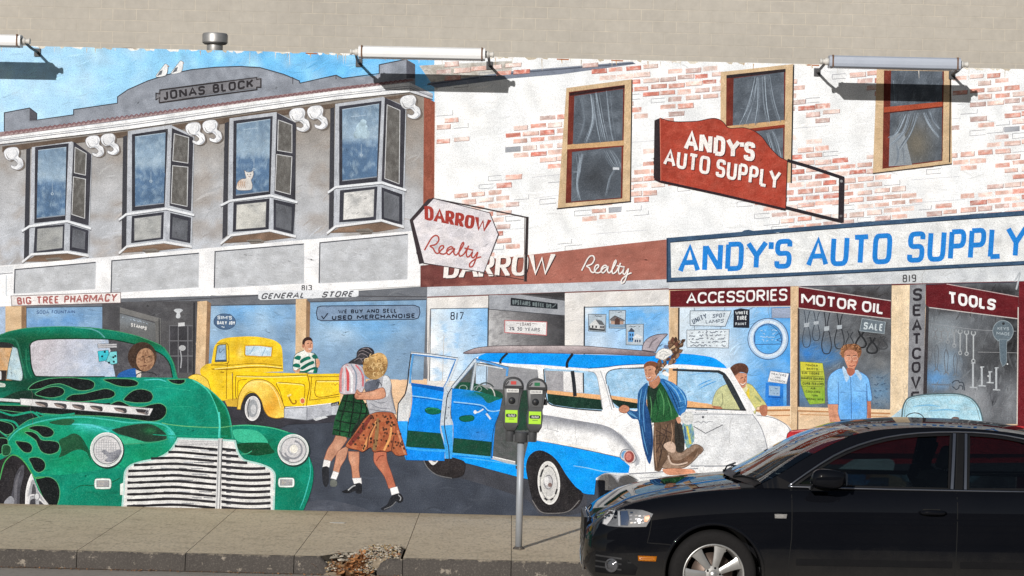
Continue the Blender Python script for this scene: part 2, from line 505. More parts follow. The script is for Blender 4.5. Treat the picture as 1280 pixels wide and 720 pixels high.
S_, R_ = 's', 'r'
GLY = {
 'A': (1.0, [(S_, [(0,1),(.5,0),(1,1)]), (S_, [(.2,.66),(.8,.66)])]),
 'B': (.85, [(S_, [(0,0),(0,1)]), (R_, [(0,0),(.92,0),(.92,.47),(0,.47)]), (R_, [(0,.47),(1,.47),(1,1),(0,1)])]),
 'C': (.9, [(R_, [(1,.25),(1,0),(0,0),(0,1),(1,1),(1,.75)])]),
 'D': (.9, [(S_, [(0,0),(0,1)]), (R_, [(0,0),(1,0),(1,1),(0,1)])]),
 'E': (.75, [(S_, [(0,0),(0,1)]), (S_, [(0,0),(1,0)]), (S_, [(0,.48),(.85,.48)]), (S_, [(0,1),(1,1)])]),
 'F': (.72, [(S_, [(0,0),(0,1)]), (S_, [(0,0),(1,0)]), (S_, [(0,.48),(.85,.48)])]),
 'G': (.95, [(R_, [(1,.25),(1,0),(0,0),(0,1),(1,1),(1,.55)]), (S_, [(1,.56),(.6,.56)])]),
 'H': (.9, [(S_, [(0,0),(0,1)]), (S_, [(1,0),(1,1)]), (S_, [(0,.5),(1,.5)])]),
 'I': (.26, [(S_, [(.5,0),(.5,1)])]),
 'J': (.6, [(R_, [(1,0),(1,1),(0,1),(0,.7)])]),
 'K': (.9, [(S_, [(0,0),(0,1)]), (S_, [(1,0),(.05,.6)]), (S_, [(.4,.4),(1,1)])]),
 'L': (.72, [(S_, [(0,0),(0,1)]), (S_, [(0,1),(1,1)])]),
 'M': (1.3, [(S_, [(0,0),(0,1)]), (S_, [(1,0),(1,1)]), (S_, [(.05,.03),(.5,.75),(.95,.03)])]),
 'N': (1.0, [(S_, [(0,0),(0,1)]), (S_, [(1,0),(1,1)]), (S_, [(.04,.03),(.96,.97)])]),
 'O': (.95, [(R_, [(.5,0),(1,0),(1,1),(0,1),(0,0),(.5,0)])]),
 'P': (.85, [(S_, [(0,0),(0,1)]), (R_, [(0,0),(1,0),(1,.54),(0,.54)])]),
 'Q': (.95, [(R_, [(.5,0),(1,0),(1,1),(0,1),(0,0),(.5,0)]), (S_, [(.6,.7),(1.05,1.05)])]),
 'R': (.88, [(S_, [(0,0),(0,1)]), (R_, [(0,0),(1,0),(1,.52),(0,.52)]), (S_, [(.45,.52),(1,1)])]),
 'S': (.85, [(R_, [(1,.22),(1,0),(0,0),(0,.48),(1,.48),(1,1),(0,1),(0,.78)])]),
 'T': (.9, [(S_, [(0,0),(1,0)]), (S_, [(.5,0),(.5,1)])]),
 'U': (.9, [(R_, [(0,0),(0,1),(1,1),(1,0)])]),
 'V': (1.0, [(S_, [(0,0),(.5,1),(1,0)])]),
 'W': (1.4, [(S_, [(0,0),(.27,1),(.5,.15),(.73,1),(1,0)])]),
 'X': (.9, [(S_, [(0,0),(1,1)]), (S_, [(1,0),(0,1)])]),
 'Y': (1.0, [(S_, [(0,0),(.5,.52),(.5,1)]), (S_, [(1,0),(.5,.52)])]),
 'Z': (.85, [(S_, [(0,0),(1,0),(0,1),(1,1)])]),
 '0': (.8, [(R_, [(.5,0),(1,0),(1,1),(0,1),(0,0),(.5,0)])]),
 '1': (.3, [(S_, [(.5,0),(.5,1)])]),
 '3': (.75, [(R_, [(0,.15),(0,0),(1,0),(1,.46),(.35,.46)]), (R_, [(.35,.46),(1,.46),(1,1),(0,1),(0,.82)])]),
 '5': (.75, [(S_, [(1,0),(.1,0),(.05,.45)]), (R_, [(.05,.45),(1,.4),(1,1),(0,1),(0,.85)])]),
 '7': (.75, [(S_, [(0,0),(1,0),(.35,1)])]),
 '8': (.75, [(R_, [(.5,0),(.95,0),(.95,.46),(.05,.46),(.05,0),(.5,0)]), (R_, [(.5,.46),(1,.46),(1,1),(0,1),(0,.46),(.5,.46)])]),
 '9': (.75, [(R_, [(1,.5),(0,.5),(0,0),(1,0),(1,1),(.1,1)])]),
 "'": (.12, [(S_, [(.6,0),(.4,.28)])]),
 '.': (.12, [(S_, [(.5,.86),(.5,1)])]),
 '-': (.5, [(S_, [(0,.5),(1,.5)])]),
 '%': (.9, [(R_, [(.15,0),(.35,0),(.35,.3),(0,.3),(0,0),(.15,0)]), (R_, [(.8,.7),(1,.7),(1,1),(.65,1),(.65,.7),(.8,.7)]), (S_, [(.9,0),(.1,1)])]),
}
def scribble(p, quad, rows, col, w=0.5, dens=0.75):
    """rows of lettering too small to read"""
    TL, TR, BR, BLc = quad
    for r in range(rows):
        t = (r+0.5)/rows
        A = lerp(TL, BLc, t); B = lerp(TR, BR, t); L = math.hypot(B[0]-A[0], B[1]-A[1])
        h = math.hypot(BLc[0]-TL[0], BLc[1]-TL[1])/rows*0.28
        x = random.uniform(0, .06); P = []
        while x < 0.97:
            if random.random() < dens:
                q = lerp(A, B, x); P.append((q[0], q[1]+random.uniform(-h, h)))
            else:
                if len(P) > 1: p.line(P, w, col, smooth=False)
                P = []
            x += 1.3/L
        if len(P) > 1: p.line(P, w, col, smooth=False)
# ------------------------------------------------------------------ ground: road, gutter, kerb, sidewalk
WALL_Z = 0.175; CURB_Y = -3.37; CURB_Z = 0.145
def m_asphalt():
    a = NT('asphalt')
    n1 = a.noise(1.3, 5); n2 = a.noise(120, 3, 0.7); n3 = a.noise(14, 4)
    c = a.mix(n1, (0.27, 0.24, 0.205), (0.36, 0.325, 0.28))
    c = a.mix(a.ramp(n2, [(0.45, 0), (0.7, 0.8)]), c, (0.38, 0.35, 0.31))
    c = a.mix(a.ramp(n3, [(0.55, 0), (0.75, 0.6)]), c, (0.11, 0.095, 0.085))
    a.set(Base_Color=c, Roughness=0.9); a.bump(n2, 0.6, 0.006); return a.m
def m_concrete():
    a = NT('sidewalk_concrete')
    n1 = a.noise(0.9, 6, 0.65); n3 = a.noise(5, 6, 0.75)
    m2 = a.n('ShaderNodeMapping'); m2.inputs['Scale'].default_value = (42, 15, 42); a.l(a.co.outputs['Object'], m2.inputs[0]); n2 = a.noise(1.0, 4, 0.75, m2.outputs[0])
    c = a.mix(n1, (0.52, 0.42, 0.28), (0.72, 0.61, 0.45))
    c = a.mix(a.ramp(n2, [(0.34, 0.65), (0.47, 0.15), (0.56, 0)]), c, (0.24, 0.19, 0.135))
    # elongated dark spots: old gum and worn aggregate
    mp = a.n('ShaderNodeMapping'); mp.inputs['Scale'].default_value = (1.0, 1.6, 1.0)
    a.l(a.co.outputs['Object'], mp.inputs[0])
    vo = a.n('ShaderNodeTexVoronoi'); vo.inputs['Scale'].default_value = 2.6; vo.inputs['Randomness'].default_value = 1.0
    a.l(mp.outputs[0], vo.inputs['Vector'])
    spots = a.ramp(vo.outputs['Distance'], [(0.05, 0.85), (0.15, 0.0)])
    spots = a.mix(1.0, spots, a.ramp(n3, [(0.45, 0.0), (0.6, 1.0)]), 'MULTIPLY')
    c = a.mix(spots, c, (0.10, 0.08, 0.06))
    c = a.mix(a.ramp(n3, [(0.52, 0.0), (0.75, 0.7)]), c, (0.26, 0.205, 0.14))
    # a darker, yellower band along the foot of the wall
    sp = a.n('ShaderNodeSeparateXYZ'); a.l(a.co.outputs['Object'], sp.inputs[0])
    ad = a.n('ShaderNodeMath', operation='ADD'); a.l(sp.outputs['Y'], ad.inputs[0])
    mu = a.n('ShaderNodeMath', operation='MULTIPLY'); a.l(n3, mu.inputs[0]); mu.inputs[1].default_value = 0.9; a.l(mu.outputs[0], ad.inputs[1])
    c = a.mix(a.ramp(ad.outputs[0], [(0.0, 0.0), (0.45, 0.45)]), c, (0.37, 0.27, 0.14))
    a.set(Base_Color=c, Roughness=0.9); a.bump(n2, 0.5, 0.006); return a.m
def m_curb():
    a = NT('kerb_concrete')
    n1 = a.noise(3, 6, 0.7); n2 = a.noise(80, 3, 0.7); n3 = a.noise(11, 5, 0.75)
    c = a.mix(n1, (0.042, 0.036, 0.032), (0.092, 0.08, 0.07))
    c = a.mix(a.ramp(n2, [(0.5, 0), (0.75, 0.7)]), c, (0.17, 0.15, 0.13))
    c = a.mix(a.ramp(n3, [(0.60, 0.0), (0.66, 0.75)]), c, (0.36, 0.31, 0.25))
    sp = a.n('ShaderNodeSeparateXYZ'); a.l(a.co.outputs['Object'], sp.inputs[0])
    ad = a.n('ShaderNodeMath', operation='MULTIPLY_ADD'); a.l(n3, ad.inputs[0]); ad.inputs[1].default_value = 0.10; a.l(sp.outputs['Z'], ad.inputs[2])
    c = a.mix(a.ramp(ad.outputs[0], [(0.185, 0.0), (0.20, 0.8)]), c, (0.40, 0.34, 0.26))
    a.set(Base_Color=c, Roughness=0.9); a.bump(n2, 0.6, 0.006); return a.m
M_ASPH, M_CONC, M_CURB = m_asphalt(), m_concrete(), m_curb()

bm = bmesh.new()
NX = 60
vs = [bm.verts.new(p) for p in ((-400, -400, 0), (400, -400, 0), (400, CURB_Y+0.05, 0), (-400, CURB_Y+0.05, 0))]
bm.faces.new(vs); tag(link_bm('road', bm, M_ASPH), kind='structure')
bm = bmesh.new()      # ground under and behind the buildings
vs = [bm.verts.new(p) for p in ((-400, 0.28, -0.02), (400, 0.28, -0.02), (400, 400, -0.02), (-400, 400, -0.02))]
bm.faces.new(vs); tag(link_bm('ground', bm, M_CONC), kind='structure')

# sidewalk slabs with real joints; one flag is broken open at the kerb
JX0, JW = -4.335, 0.876
BRK = (px2(395, 690, 155)[0]-0.02, px2(506, 690, 155)[0])   # extent of the broken kerb
def sw_z(y): return CURB_Z + (WALL_Z-CURB_Z)*(y-CURB_Y)/(0-CURB_Y)
k0, k1 = int((-14-JX0)/JW), int((14-JX0)/JW)
KW, jg = 0.02, 0.0024
bm = bmesh.new()
def slab(out):
    top = [bm.verts.new((x, y, sw_z(y))) for x, y in out]; bot = [bm.verts.new((x, y, 0.03)) for x, y in out]
    bm.faces.new(top); n = len(out)
    for i in range(n): bm.faces.new((top[i], bot[i], bot[(i+1) % n], top[(i+1) % n])).material_index = 1
cracked = {}
for k in range(k0, k1):
    xa, xb = JX0+k*JW+jg, JX0+(k+1)*JW-jg
    ya, yb = CURB_Y+KW, -0.004
    if xa < -1.1 < xb:
        slab([(xa, ya), (-1.50, ya), (-1.44, -3.26), (-1.36, -3.13), (-1.22, -3.02), (-1.12, -2.85), (-1.02, -2.77), (xb, -2.72), (xb, yb), (xa, yb)]) if xa < -1.56 else \
        slab([(xa, ya+0.20), (-1.36, -3.10), (-1.22, -3.02), (-1.12, -2.85), (-1.02, -2.77), (xb, -2.72), (xb, yb), (xa, yb)])
    else:
        slab([(xa, ya), (xb, ya), (xb, yb), (xa, yb)])
bmesh.ops.recalc_face_normals(bm, faces=bm.faces[:])
tag(link_bm('sidewalk', bm, [M_CONC, simple('slab_edge', (0.10, 0.085, 0.065), 0.95, var=0.5, scale=40)]), kind='structure')
bm = bmesh.new()      # dark bed seen in the joints and in the hole
bm_box(bm, -14, -1.6, CURB_Y+0.03, -0.002, 0.0, 0.085); bm_box(bm, -1.595, -.845, -2.66, -0.002, 0.0, 0.085); bm_box(bm, -.84, 14, CURB_Y+0.03, -0.002, 0.0, 0.085)
M_BED = simple('joint_bed', (0.045, 0.036, 0.028), 0.95)
tag(link_bm('sidewalk_bed', bm, M_BED), kind='structure')

bm = bmesh.new()      # kerb face in lengths, slightly uneven
for k in range(k0, k1):
    xa, xb = JX0+k*JW+0.003, JX0+(k+1)*JW-0.003
    def piece(a, b, z0_=CURB_Z-0.004, ba=0, bb=0):
        n = max(2, int((b-a)/(0.012 if ba or bb else 0.05))); prev = None
        for i in range(n+1):
            x = a+(b-a)*i/n; z = z0_-(.11*max(0, 1-(x-a)/ba)**1.3 if ba else 0)-(.11*max(0, 1-(b-x)/bb)**1.3 if bb else 0)
            if z < z0_-.002: z += .022*noise.noise(Vector((x*60, 3, 1)))
            j = lambda s, q: q*noise.noise(Vector((x*9, s, 3.3)))
            ring = [bm.verts.new(p) for p in ((x, CURB_Y+KW+0.003, z+0.002), (x, CURB_Y+0.006+j(1, .006), z+j(4, .004)), (x, CURB_Y-0.008+j(2, .008), z-0.022), (x, CURB_Y-0.022+j(3, .007), 0.0))]
            if prev:
                for q in range(3): bm.faces.new((prev[q], prev[q+1], ring[q+1], ring[q]))
            prev = ring
    if xa < -1.1 < xb: piece(xa, -1.40, CURB_Z-0.004, 0, .11); piece(-1.06, xb, CURB_Z-0.012, .10, 0)
    elif xa < -1.8 < xb: piece(xa, min(xb, -1.46))
    else: piece(xa, xb)
bmesh.ops.recalc_face_normals(bm, faces=bm.faces[:])
for f in bm.faces: f.smooth = True
tag(link_bm('kerb', bm, M_CURB), kind='structure')
bm = bmesh.new()
prev = None
for i in range(281):
    x = -14+i*0.1; y = CURB_Y-0.05+0.025*noise.noise(Vector((x*2.2, 0, 0)))
    r = [bm.verts.new((x, CURB_Y+0.02, 0.004)), bm.verts.new((x, y, 0.004))]
    if prev: bm.faces.new((prev[0], prev[1], r[1], r[0]))
    prev = r
bmesh.ops.recalc_face_normals(bm, faces=bm.faces[:])
tag(link_bm('gutter', bm, simple('gutter_dirt', (0.12, 0.075, 0.05), 0.95, var=0.5, scale=35)), kind='structure')

# ------------------------------------------------------------------ the block building behind
def m_block():
    a = NT('painted_block')
    br = a.n('ShaderNodeTexBrick')
    mp = a.n('ShaderNodeMapping'); mp.inputs['Rotation'].default_value = (math.pi/2, 0, 0)
    mp.inputs['Location'].default_value = (0.11, 0.06, 0)
    a.l(a.co.outputs['Object'], mp.inputs[0]); a.l(mp.outputs[0], br.inputs['Vector'])
    br.inputs['Scale'].default_value = 1.0; br.inputs['Brick Width'].default_value = 0.41; br.inputs['Row Height'].default_value = 0.20
    br.inputs['Mortar Size'].default_value = 0.009; br.inputs['Mortar Smooth'].default_value = 0.15; br.offset = 0.5
    br.inputs['Color1'].default_value = (0.45, 0.42, 0.37, 1); br.inputs['Color2'].default_value = (0.425, 0.395, 0.35, 1)
    br.inputs['Mortar'].default_value = (0.53, 0.485, 0.41, 1)
    n1 = a.noise(0.35, 5, 0.6); n2 = a.noise(6, 5, 0.7); n3 = a.noise(1.2, 5)
    c = a.mix(a.ramp(n3, [(0.40, 0.8), (0.60, 0.0)]), br.outputs['Color'], (0.44, 0.41, 0.362))   # joints painted over in places
    c = a.mix(1.0, c, a.ramp(n1, [(0.3, 0.88), (0.7, 1.05)]), 'MULTIPLY')
    c = a.mix(1.0, c, a.ramp(n2, [(0.3, 0.90), (0.7, 1.06)]), 'MULTIPLY')
    a.set(Base_Color=c, Roughness=0.8)
    bp = a.n('ShaderNodeMath', operation='MULTIPLY'); a.l(br.outputs['Fac'], bp.inputs[0]); bp.inputs[1].default_value = -1.0
    a.bump(bp.outputs[0], 0.6, 0.006)
    return a.m
BB_Y = 18.0
bm = bmesh.new(); bm_box(bm, -30, 30, 0, 8, -0.0, 11.0)
bb = link_bm('block_building', bm, m_block()); bb.location = (0, BB_Y, 0)
tag(bb, 'tall beige concrete block building rising behind the mural wall', 'building')
bm = bmesh.new(); bm_box(bm, -30.1, 30.1, -0.06, 8.1, 11.0, 11.18)
link_bm('coping', bm, simple('coping', (0.45, 0.4, 0.33), 0.8), bb)

# unseen low shop row behind the camera, added dark for the black car to mirror
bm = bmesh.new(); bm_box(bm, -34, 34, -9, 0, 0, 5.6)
ob = link_bm('unseen_shop_building', bm, simple('dark_brick', (0.022, 0.018, 0.017), 0.9)); ob.location = (0, -27.5, 0)
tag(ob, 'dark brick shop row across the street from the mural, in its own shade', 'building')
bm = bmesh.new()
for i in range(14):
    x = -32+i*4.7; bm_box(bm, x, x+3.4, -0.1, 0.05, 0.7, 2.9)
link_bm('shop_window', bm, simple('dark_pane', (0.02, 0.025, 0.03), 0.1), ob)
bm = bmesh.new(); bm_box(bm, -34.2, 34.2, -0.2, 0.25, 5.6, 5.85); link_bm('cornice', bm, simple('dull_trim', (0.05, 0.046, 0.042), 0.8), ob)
# ------------------------------------------------------------------ the mural wall
def top_v(u): return 56.6+0.0233*u
def base_v(u): return 636.3+0.0233*u
UL, UR = -520, 1800
WX0, WX1 = px2(UL, top_v(UL))[0], px2(UR, top_v(UR))[0]
WZ1 = px2(640, top_v(640))[1]
def m_stucco():
    a = NT('white_stucco')
    n2 = a.noise(28, 4, 0.7); n3 = a.noise(95, 2, 0.8)
    a.set(Base_Color=a.mix(n2, (0.70, 0.70, 0.70), (0.84, 0.84, 0.84)), Roughness=0.85); a.bump(n3, 0.5, 0.006); return a.m
M_STUCCO = m_stucco()
bm = bmesh.new(); bm_box(bm, WX0, WX1, 0.0, 0.28, -0.02, WZ1)
mural = link_bm('mural_wall', bm, M_STUCCO)
tag(mural, 'long stucco wall painted as a street of old shops with a green car, a yellow truck and a blue and white wagon', 'mural wall')
bm = bmesh.new(); bm_box(bm, WX0, WX1, 0.283, BB_Y-0.02, WZ1-0.35, WZ1-0.25)
link_bm('flat_roof', bm, simple('tar_roof', (0.10, 0.095, 0.09), 0.9), mural)

PARTS = []
def part(name, label=None):
    p = Paint(name, None, label); PARTS.append(p); return p
WHITE = (236, 237, 240); INK = (48, 46, 52)

# ---- sky
sky = part('painted_sky')
SKYC = FB(G((330, 60), (118, 194, 246), (60, 160), (184, 224, 252), .5, (158, 214, 250)), (205, 232, 250), 60, 34, 0.75, -0.15, 0.5, 3, 0.5)
sky.poly([(UL, top_v(UL)), (548, top_v(548)), (548, 300), (UL, 300)], SKYC, grid=9)

# ---- pavement of the painted street
st = part('painted_street')
STC = FB((68, 74, 86), (90, 97, 110), 30, 22, 0.8, -0.2, 0.5, 5)
st.poly([(UL, 470), (1290, 470), (UR, 470), (UR, base_v(UR)), (UL, base_v(UL))], STC, grid=11)
st.poly(Q(360, 520, 5.3333, "-20,640 200,560 420,590 560,640 600,700 -20,720"), FB((82, 87, 99), (108, 113, 125), 20, 12, 0.8, -0.1, 0.4, 6), grid=6)

# ---- white brick building on the right
bk = part('painted_brick_building', 'whitewashed brick building with bare red bricks showing')
bk.poly([(543, top_v(543)), (UR, top_v(UR)), (UR, 480), (543, 480)], FB((240, 243, 246), (248, 249, 250), 50, 40, 0.9, -0.3, 0.4, 8), grid=14)
bk.poly([(524, 82), (640, 76), (640, 90), (560, 103), (545, 112)], FB((205, 203, 198), (150, 140, 128), 16, 4, 0.8, -0.1, 0.3, 2), grid=3)
bk.poly([(534, 104), (640, 89), (790, 77), (795, 80), (700, 93), (640, 98), (545, 110)], (132, 140, 156))
bk.line([(534, 106), (640, 92), (792, 79)], 1.4, (92, 98, 112))
random.seed(11)
BRC = [(232, 200, 190), (228, 186, 174), (238, 214, 206), (208, 134, 120), (230, 192, 180), (210, 182, 176), (222, 164, 150)]
row = 0; v0 = 70
while v0 < 480:
    u = 546+(row % 2)*10
    while u < 1620:
        v = v0-0.088*(u-546)-0.00001*(u-546)**2
        d = noise.fractal(Vector((u/95, v/48, 4.4)), 1.0, 2.0, 3)
        q = d+random.uniform(-.16, .16)+(0.14 if u > 960 else 0.0)
        if top_v(u)+6 < v < 345:
            w, h = random.uniform(16, 21), random.uniform(4.8, 6.2)
            y = v+random.uniform(-.7, .7); sl = -0.075
            P = [(u, y), (u+w, y+sl*w), (u+w+random.uniform(-.6, .6), y+h+sl*w), (u+random.uniform(-.6, .6), y+h)]
            if q > 0.125:
                c = random.choice(BRC)
                bk.poly(P, FB(c, lerp(c, (246, 243, 241), 0.9), 9, 4, 1.1, -0.1, 0.4, row), grid=2.6, mot=0.08)
                if random.random() < .6:
                    bk.line([P[3], P[2], P[1]], 0.7, lerp(c, (90, 60, 60), 0.5), smooth=False)
            elif q > 0.05 and random.random() < 0.8:
                if random.random() < 0.15: bk.poly(P, (178, 182, 190), mot=0.1)
                bk.line([P[1], P[0], P[3], P[2]] if random.random() < .5 else [P[3], P[2], P[1]], 0.7, (158, 158, 166), smooth=False)
        u += 21.5
    v0 += 8.7; row += 1
# faint course lines
for k in range(14):
    u = random.uniform(560, 1180); v = random.uniform(110, 300)
    bk.line([(u, v), (u+random.uniform(30, 80), v-random.uniform(4, 6))], 0.6, (200, 202, 210), smooth=False)
# rust and flaking along the top edge
for u in range(UL, UR, 7):
    if random.random() < 0.55:
        v = top_v(u); w = random.uniform(5, 16)
        bk.poly([(u, v), (u+w, v+0.3), (u+w*0.8, v+random.uniform(1.2, 3.2)), (u+w*0.3, v+random.uniform(0.8, 3.6))], random.choice([(246, 244, 240), (228, 222, 208), (200, 190, 172), (240, 238, 236)]), mot=0)
for u in (388, 702, 770, 1015, 1192):
    v = top_v(u); bk.line([(u, v+1), (u+0.6, v+random.uniform(4, 9))], 1.6, (206, 178, 136), taper=(1, .3))
    bk.line([(u-6, v+1), (u+9, v+1.6)], 1.5, (176, 112, 66))

def drape(p, a, w_, n=5):
    for i in range(n):
        dx = random.uniform(-2.6, 2.6); c = lerp((104, 113, 124), (176, 190, 204), random.random()**1.3)
        p.line([(q[0]+dx+random.uniform(-.7, .7), q[1]+random.uniform(-1, 1)) for q in a], random.uniform(.6, 1.5)*w_/3, c, taper=(.3, 1.2, .2))
TAN = FB((208, 182, 148), (226, 204, 174), 8, 20, 0.7, -0.1, 0.4, 4)
RED = FB((112, 52, 44), (158, 78, 60), 5, 24, 0.8, 0.0, 0.4, 5)
GLS = FB((92, 100, 110), (138, 148, 160), 10, 16, 0.8, -0.1, 0.4, 6)
# window 1
w = bk.sub('painted_window')
w.poly([(708, 110), (790, 99), (788, 252), (697, 261)], TAN)
w.line([(790, 100), (788, 251)], 1.6, (60, 52, 52)); w.line([(696, 261), (789, 252)], 1.8, (60, 50, 50))
w.poly([(711, 115), (781, 106), (778, 248), (707, 254)], RED)
w.poly([(712, 116), (781, 106.5), (781, 110), (712, 120)], (58, 36, 38))
w.poly([(718, 120), (779, 111), (778, 176), (716, 181)], GLS)
w.poly([(715, 190), (777, 183), (776, 247), (714, 252)], BL(GLS, (745, 222, 24, 26, (70, 74, 80), .9)))
w.poly([(709, 181), (780, 175.5), (780, 182), (709, 187)], (206, 170, 128)); w.line([(709, 187.5), (780, 182.5)], 1.6, (130, 60, 48))
for a in ([(726, 120), (730, 150), (722, 178)], [(740, 118), (742, 150), (733, 179)], [(747, 116), (752, 150), (758, 177)], [(760, 114), (763, 150), (768, 176)], [(744, 128), (748, 160), (752, 178)],
          [(722, 192), (724, 215), (717, 214)], [(728, 192), (724, 212), (722, 232), (725, 250)], [(755, 188), (765, 205), (772, 212)], [(770, 212), (764, 222), (759, 245)], [(762, 187), (770, 200), (774, 210)]):
    drape(w, a, 3)
w.line([(766, 210.5), (774, 211)], 3, (208, 214, 222))
# window 2
w = bk.sub('painted_window')
w.poly([(901, 90), (992, 80), (989, 228), (900, 240)], TAN); w.line([(992, 81), (989, 229)], 1.8, (50, 48, 52))
w.poly([(908, 94), (982, 86), (980, 226), (907, 232)], RED)
w.poly([(908, 94), (982, 86), (982, 90), (908, 98)], (52, 44, 48))
w.poly([(917, 98), (980, 90), (980, 150), (916, 158)], GLS); w.poly([(915, 168), (979, 160), (979, 222), (914, 228)], GLS)
w.poly([(906, 158), (981, 150), (981, 156), (906, 164)], (206, 170, 128)); w.line([(908, 165.5), (981, 157)], 2.6, (146, 64, 48))
for a in ([(948, 96), (944, 125), (934, 156)], [(954, 95), (956, 130), (960, 154)], [(946, 96), (938, 130), (926, 157)], [(960, 94), (966, 126), (974, 152)], [(950, 96), (950, 130), (946, 156)], [(966, 164), (972, 180), (977, 200)], [(960, 166), (966, 184), (970, 205)]):
    drape(w, a, 3.4, 6)
# window 3
w = bk.sub('painted_window')
w.poly([(1096, top_v(1096)+2), (1189, top_v(1189)+2), (1190, 205), (1091, 217)], TAN)
w.line([(1188, 92), (1187, 203)], 1.6, (54, 50, 50)); w.line([(1091, 217), (1190, 205)], 1.6, (70, 60, 56))
w.poly([(1105, 88), (1180, 89), (1178, 201), (1103, 211)], RED)
w.poly([(1114, 88), (1178, 89), (1177, 200), (1111, 208)], BL(GLS, (1145, 180, 22, 30, (122, 116, 104), .9)))
w.poly([(1112, 170), (1130, 165), (1140, 206), (1111, 208)], (150, 158, 166))
for a in ([(1120, 130), (1118, 100)], [(1138, 142), (1130, 165), (1114, 182)], [(1146, 141), (1138, 165), (1124, 188)], [(1132, 143), (1122, 165), (1113, 172)], [(1155, 140), (1162, 155), (1174, 172)], [(1163, 138), (1168, 152), (1176, 162)], [(1120, 180), (1122, 195), (1118, 207)], [(1128, 185), (1130, 206)]):
    drape(w, a, 3.4, 6)
w.poly([(1105, 134), (1178, 127), (1178, 133), (1105, 141)], (172, 86, 62)); w.line([(1105, 141.5), (1178, 133.5)], 1.4, (86, 40, 36))

# ---- grey office block on the left
gb = part('painted_office_building', 'grey painted office block with four bay windows and an arched parapet')
GRY = FB((140, 142, 149), (172, 176, 186), 26, 22, 0.8, -0.2, 0.45, 9)
gb.poly([(UL, 240), (4, 168), (5, 168), (5.5, 141), (37, 135), (46, 142), (46, 150), (92, 143.5), (92, 137), (147, 129), (147, 121), (160, 112), (172, 106), (185, 101), (197, 97), (210, 93), (225, 89.5), (240, 87), (255, 85.2), (270, 84), (285, 83.3), (300, 83), (312, 83), (325, 84.5), (340, 88), (355, 93), (366, 97), (374, 101), (375, 104), (420, 94), (428, 98), (470, 94), (474, 92), (474, 81), (508, 74), (519, 80.5), (519, 130), (4, 190), (UL, 250)], FB((146, 152, 163), (172, 178, 190), 16, 14, 0.8, -0.2, 0.4, 10), grid=6)
gb.poly([(37, 135.5), (46, 142), (46, 150.5), (37, 151)], (92, 92, 100)); gb.poly([(508, 74.5), (519, 80.5), (519, 98), (508, 98)], (96, 98, 108))
gb.line([(5.5, 168), (5.5, 141), (37, 135), (46, 142), (46, 150), (92, 143.5), (92, 137), (147, 129), (147, 121), (160, 112), (185, 101), (210, 93), (240, 87), (270, 84), (300, 83), (325, 84.5), (355, 93), (374, 101), (375, 104), (420, 94), (428, 98), (474, 92), (474, 81), (508, 74)], 1.3, (70, 72, 82), smooth=False)
gb.line([(366, 96), (366, 105)], 1, (80, 80, 88)); gb.line([(420, 94), (420, 99)], 1, (80, 80, 88))
# wall under the cornice
WALLC = FB(G((0, 140), (146, 139, 132), (0, 320), (198, 203, 212), 0.45, (182, 183, 186)), (160, 150, 142), 45, 28, 0.8, 0.05, 0.5, 12)
gb.poly([(UL, 200), (3, 176), (3, 182), (512, 112), (540, 122), (531, 126), (529, 300), (3, 345), (UL, 390)], WALLC, grid=8)
gb.poly([(530, 120), (544, 128), (543, 250), (529, 258)], FB((150, 90, 74), (176, 112, 94), 6, 30, .8, -.1, .4, 3))
gb.line([(544, 128), (543, 255)], 0.8, (236, 224, 216))
# cornice
cn = gb.sub('painted_cornice')
cn.poly([(UL, 232), (0, 165), (160, 146), (320, 122.5), (420, 109), (515, 98.5), (518, 101), (320, 127), (0, 171), (UL, 240)], FB((150, 128, 130), (176, 160, 162), 8, 4, .9, -.2, .3, 7))
x = 6
while x < 505:
    vv = 167.2-0.1375*x+0.000012*x*x
    cn.line([(x, vv+1.0), (x+2.6, vv-1.6), (x+5.4, vv+0.4)], 1.3, (136, 100, 104)); cn.line([(x+1, vv+2.4), (x+4, vv+1.2)], 1.0, (190, 170, 170)); x += 6
CORN = FB((238, 240, 243), (250, 251, 252), 40, 3, .8, -.3, .3, 5)
cn.poly([(UL, 240), (0, 171), (160, 150), (320, 126.5), (420, 113.5), (512, 103), (512, 116), (420, 125.5), (320, 140), (160, 162.5), (0, 181), (UL, 254)], CORN, grid=5)
cn.poly([(512, 103), (541, 117), (540, 125), (512, 116)], FB((206, 209, 216), (236, 238, 242), 8, 5, .8, -.2, .3, 2))
for dv, c in ((4.6, (176, 179, 187)), (7.2, (134, 137, 147)), (12.6, (96, 92, 92))):
    f = dv/13.0
    cn.line([(UL, 240+14*f), (0, 171+10*f), (160, 150+12.5*f), (320, 126.5+13.5*f), (420, 113.5+12*f), (512, 103+13*f), (541, 117+8*f)], 1.0, c, smooth=False)
cn.poly([(3, 183), (160, 164), (320, 141.5), (512, 117.5), (512, 121), (320, 149), (160, 171), (3, 190)], FB((104, 90, 80), (130, 116, 104), 14, 5, .8, -.2, .4, 6))

# lettering stone
ins = gb.sub('painted_name_stone')
ins.poly([(199, 114), (260, 106), (322, 97), (327, 98), (327, 109), (322, 110), (260, 118), (200, 128.5), (195, 122)], (134, 134, 140), mot=.08)
ins.line([(199, 128), (200, 122), (195, 124.5), (195, 116.5), (200, 117.5), (200, 112.5), (260, 104.5), (321, 97), (321, 99.5), (326, 98.5), (326, 109), (321, 109), (321, 112), (260, 120), (199, 128.5)], 1.6, (62, 58, 60), smooth=False)
ins.text('JONAS BLOCK', [(204, 114), (317, 98.5), (317, 109.5), (205, 125.5)], (54, 52, 56), wt=0.22, rnd=.55, jit=.01)

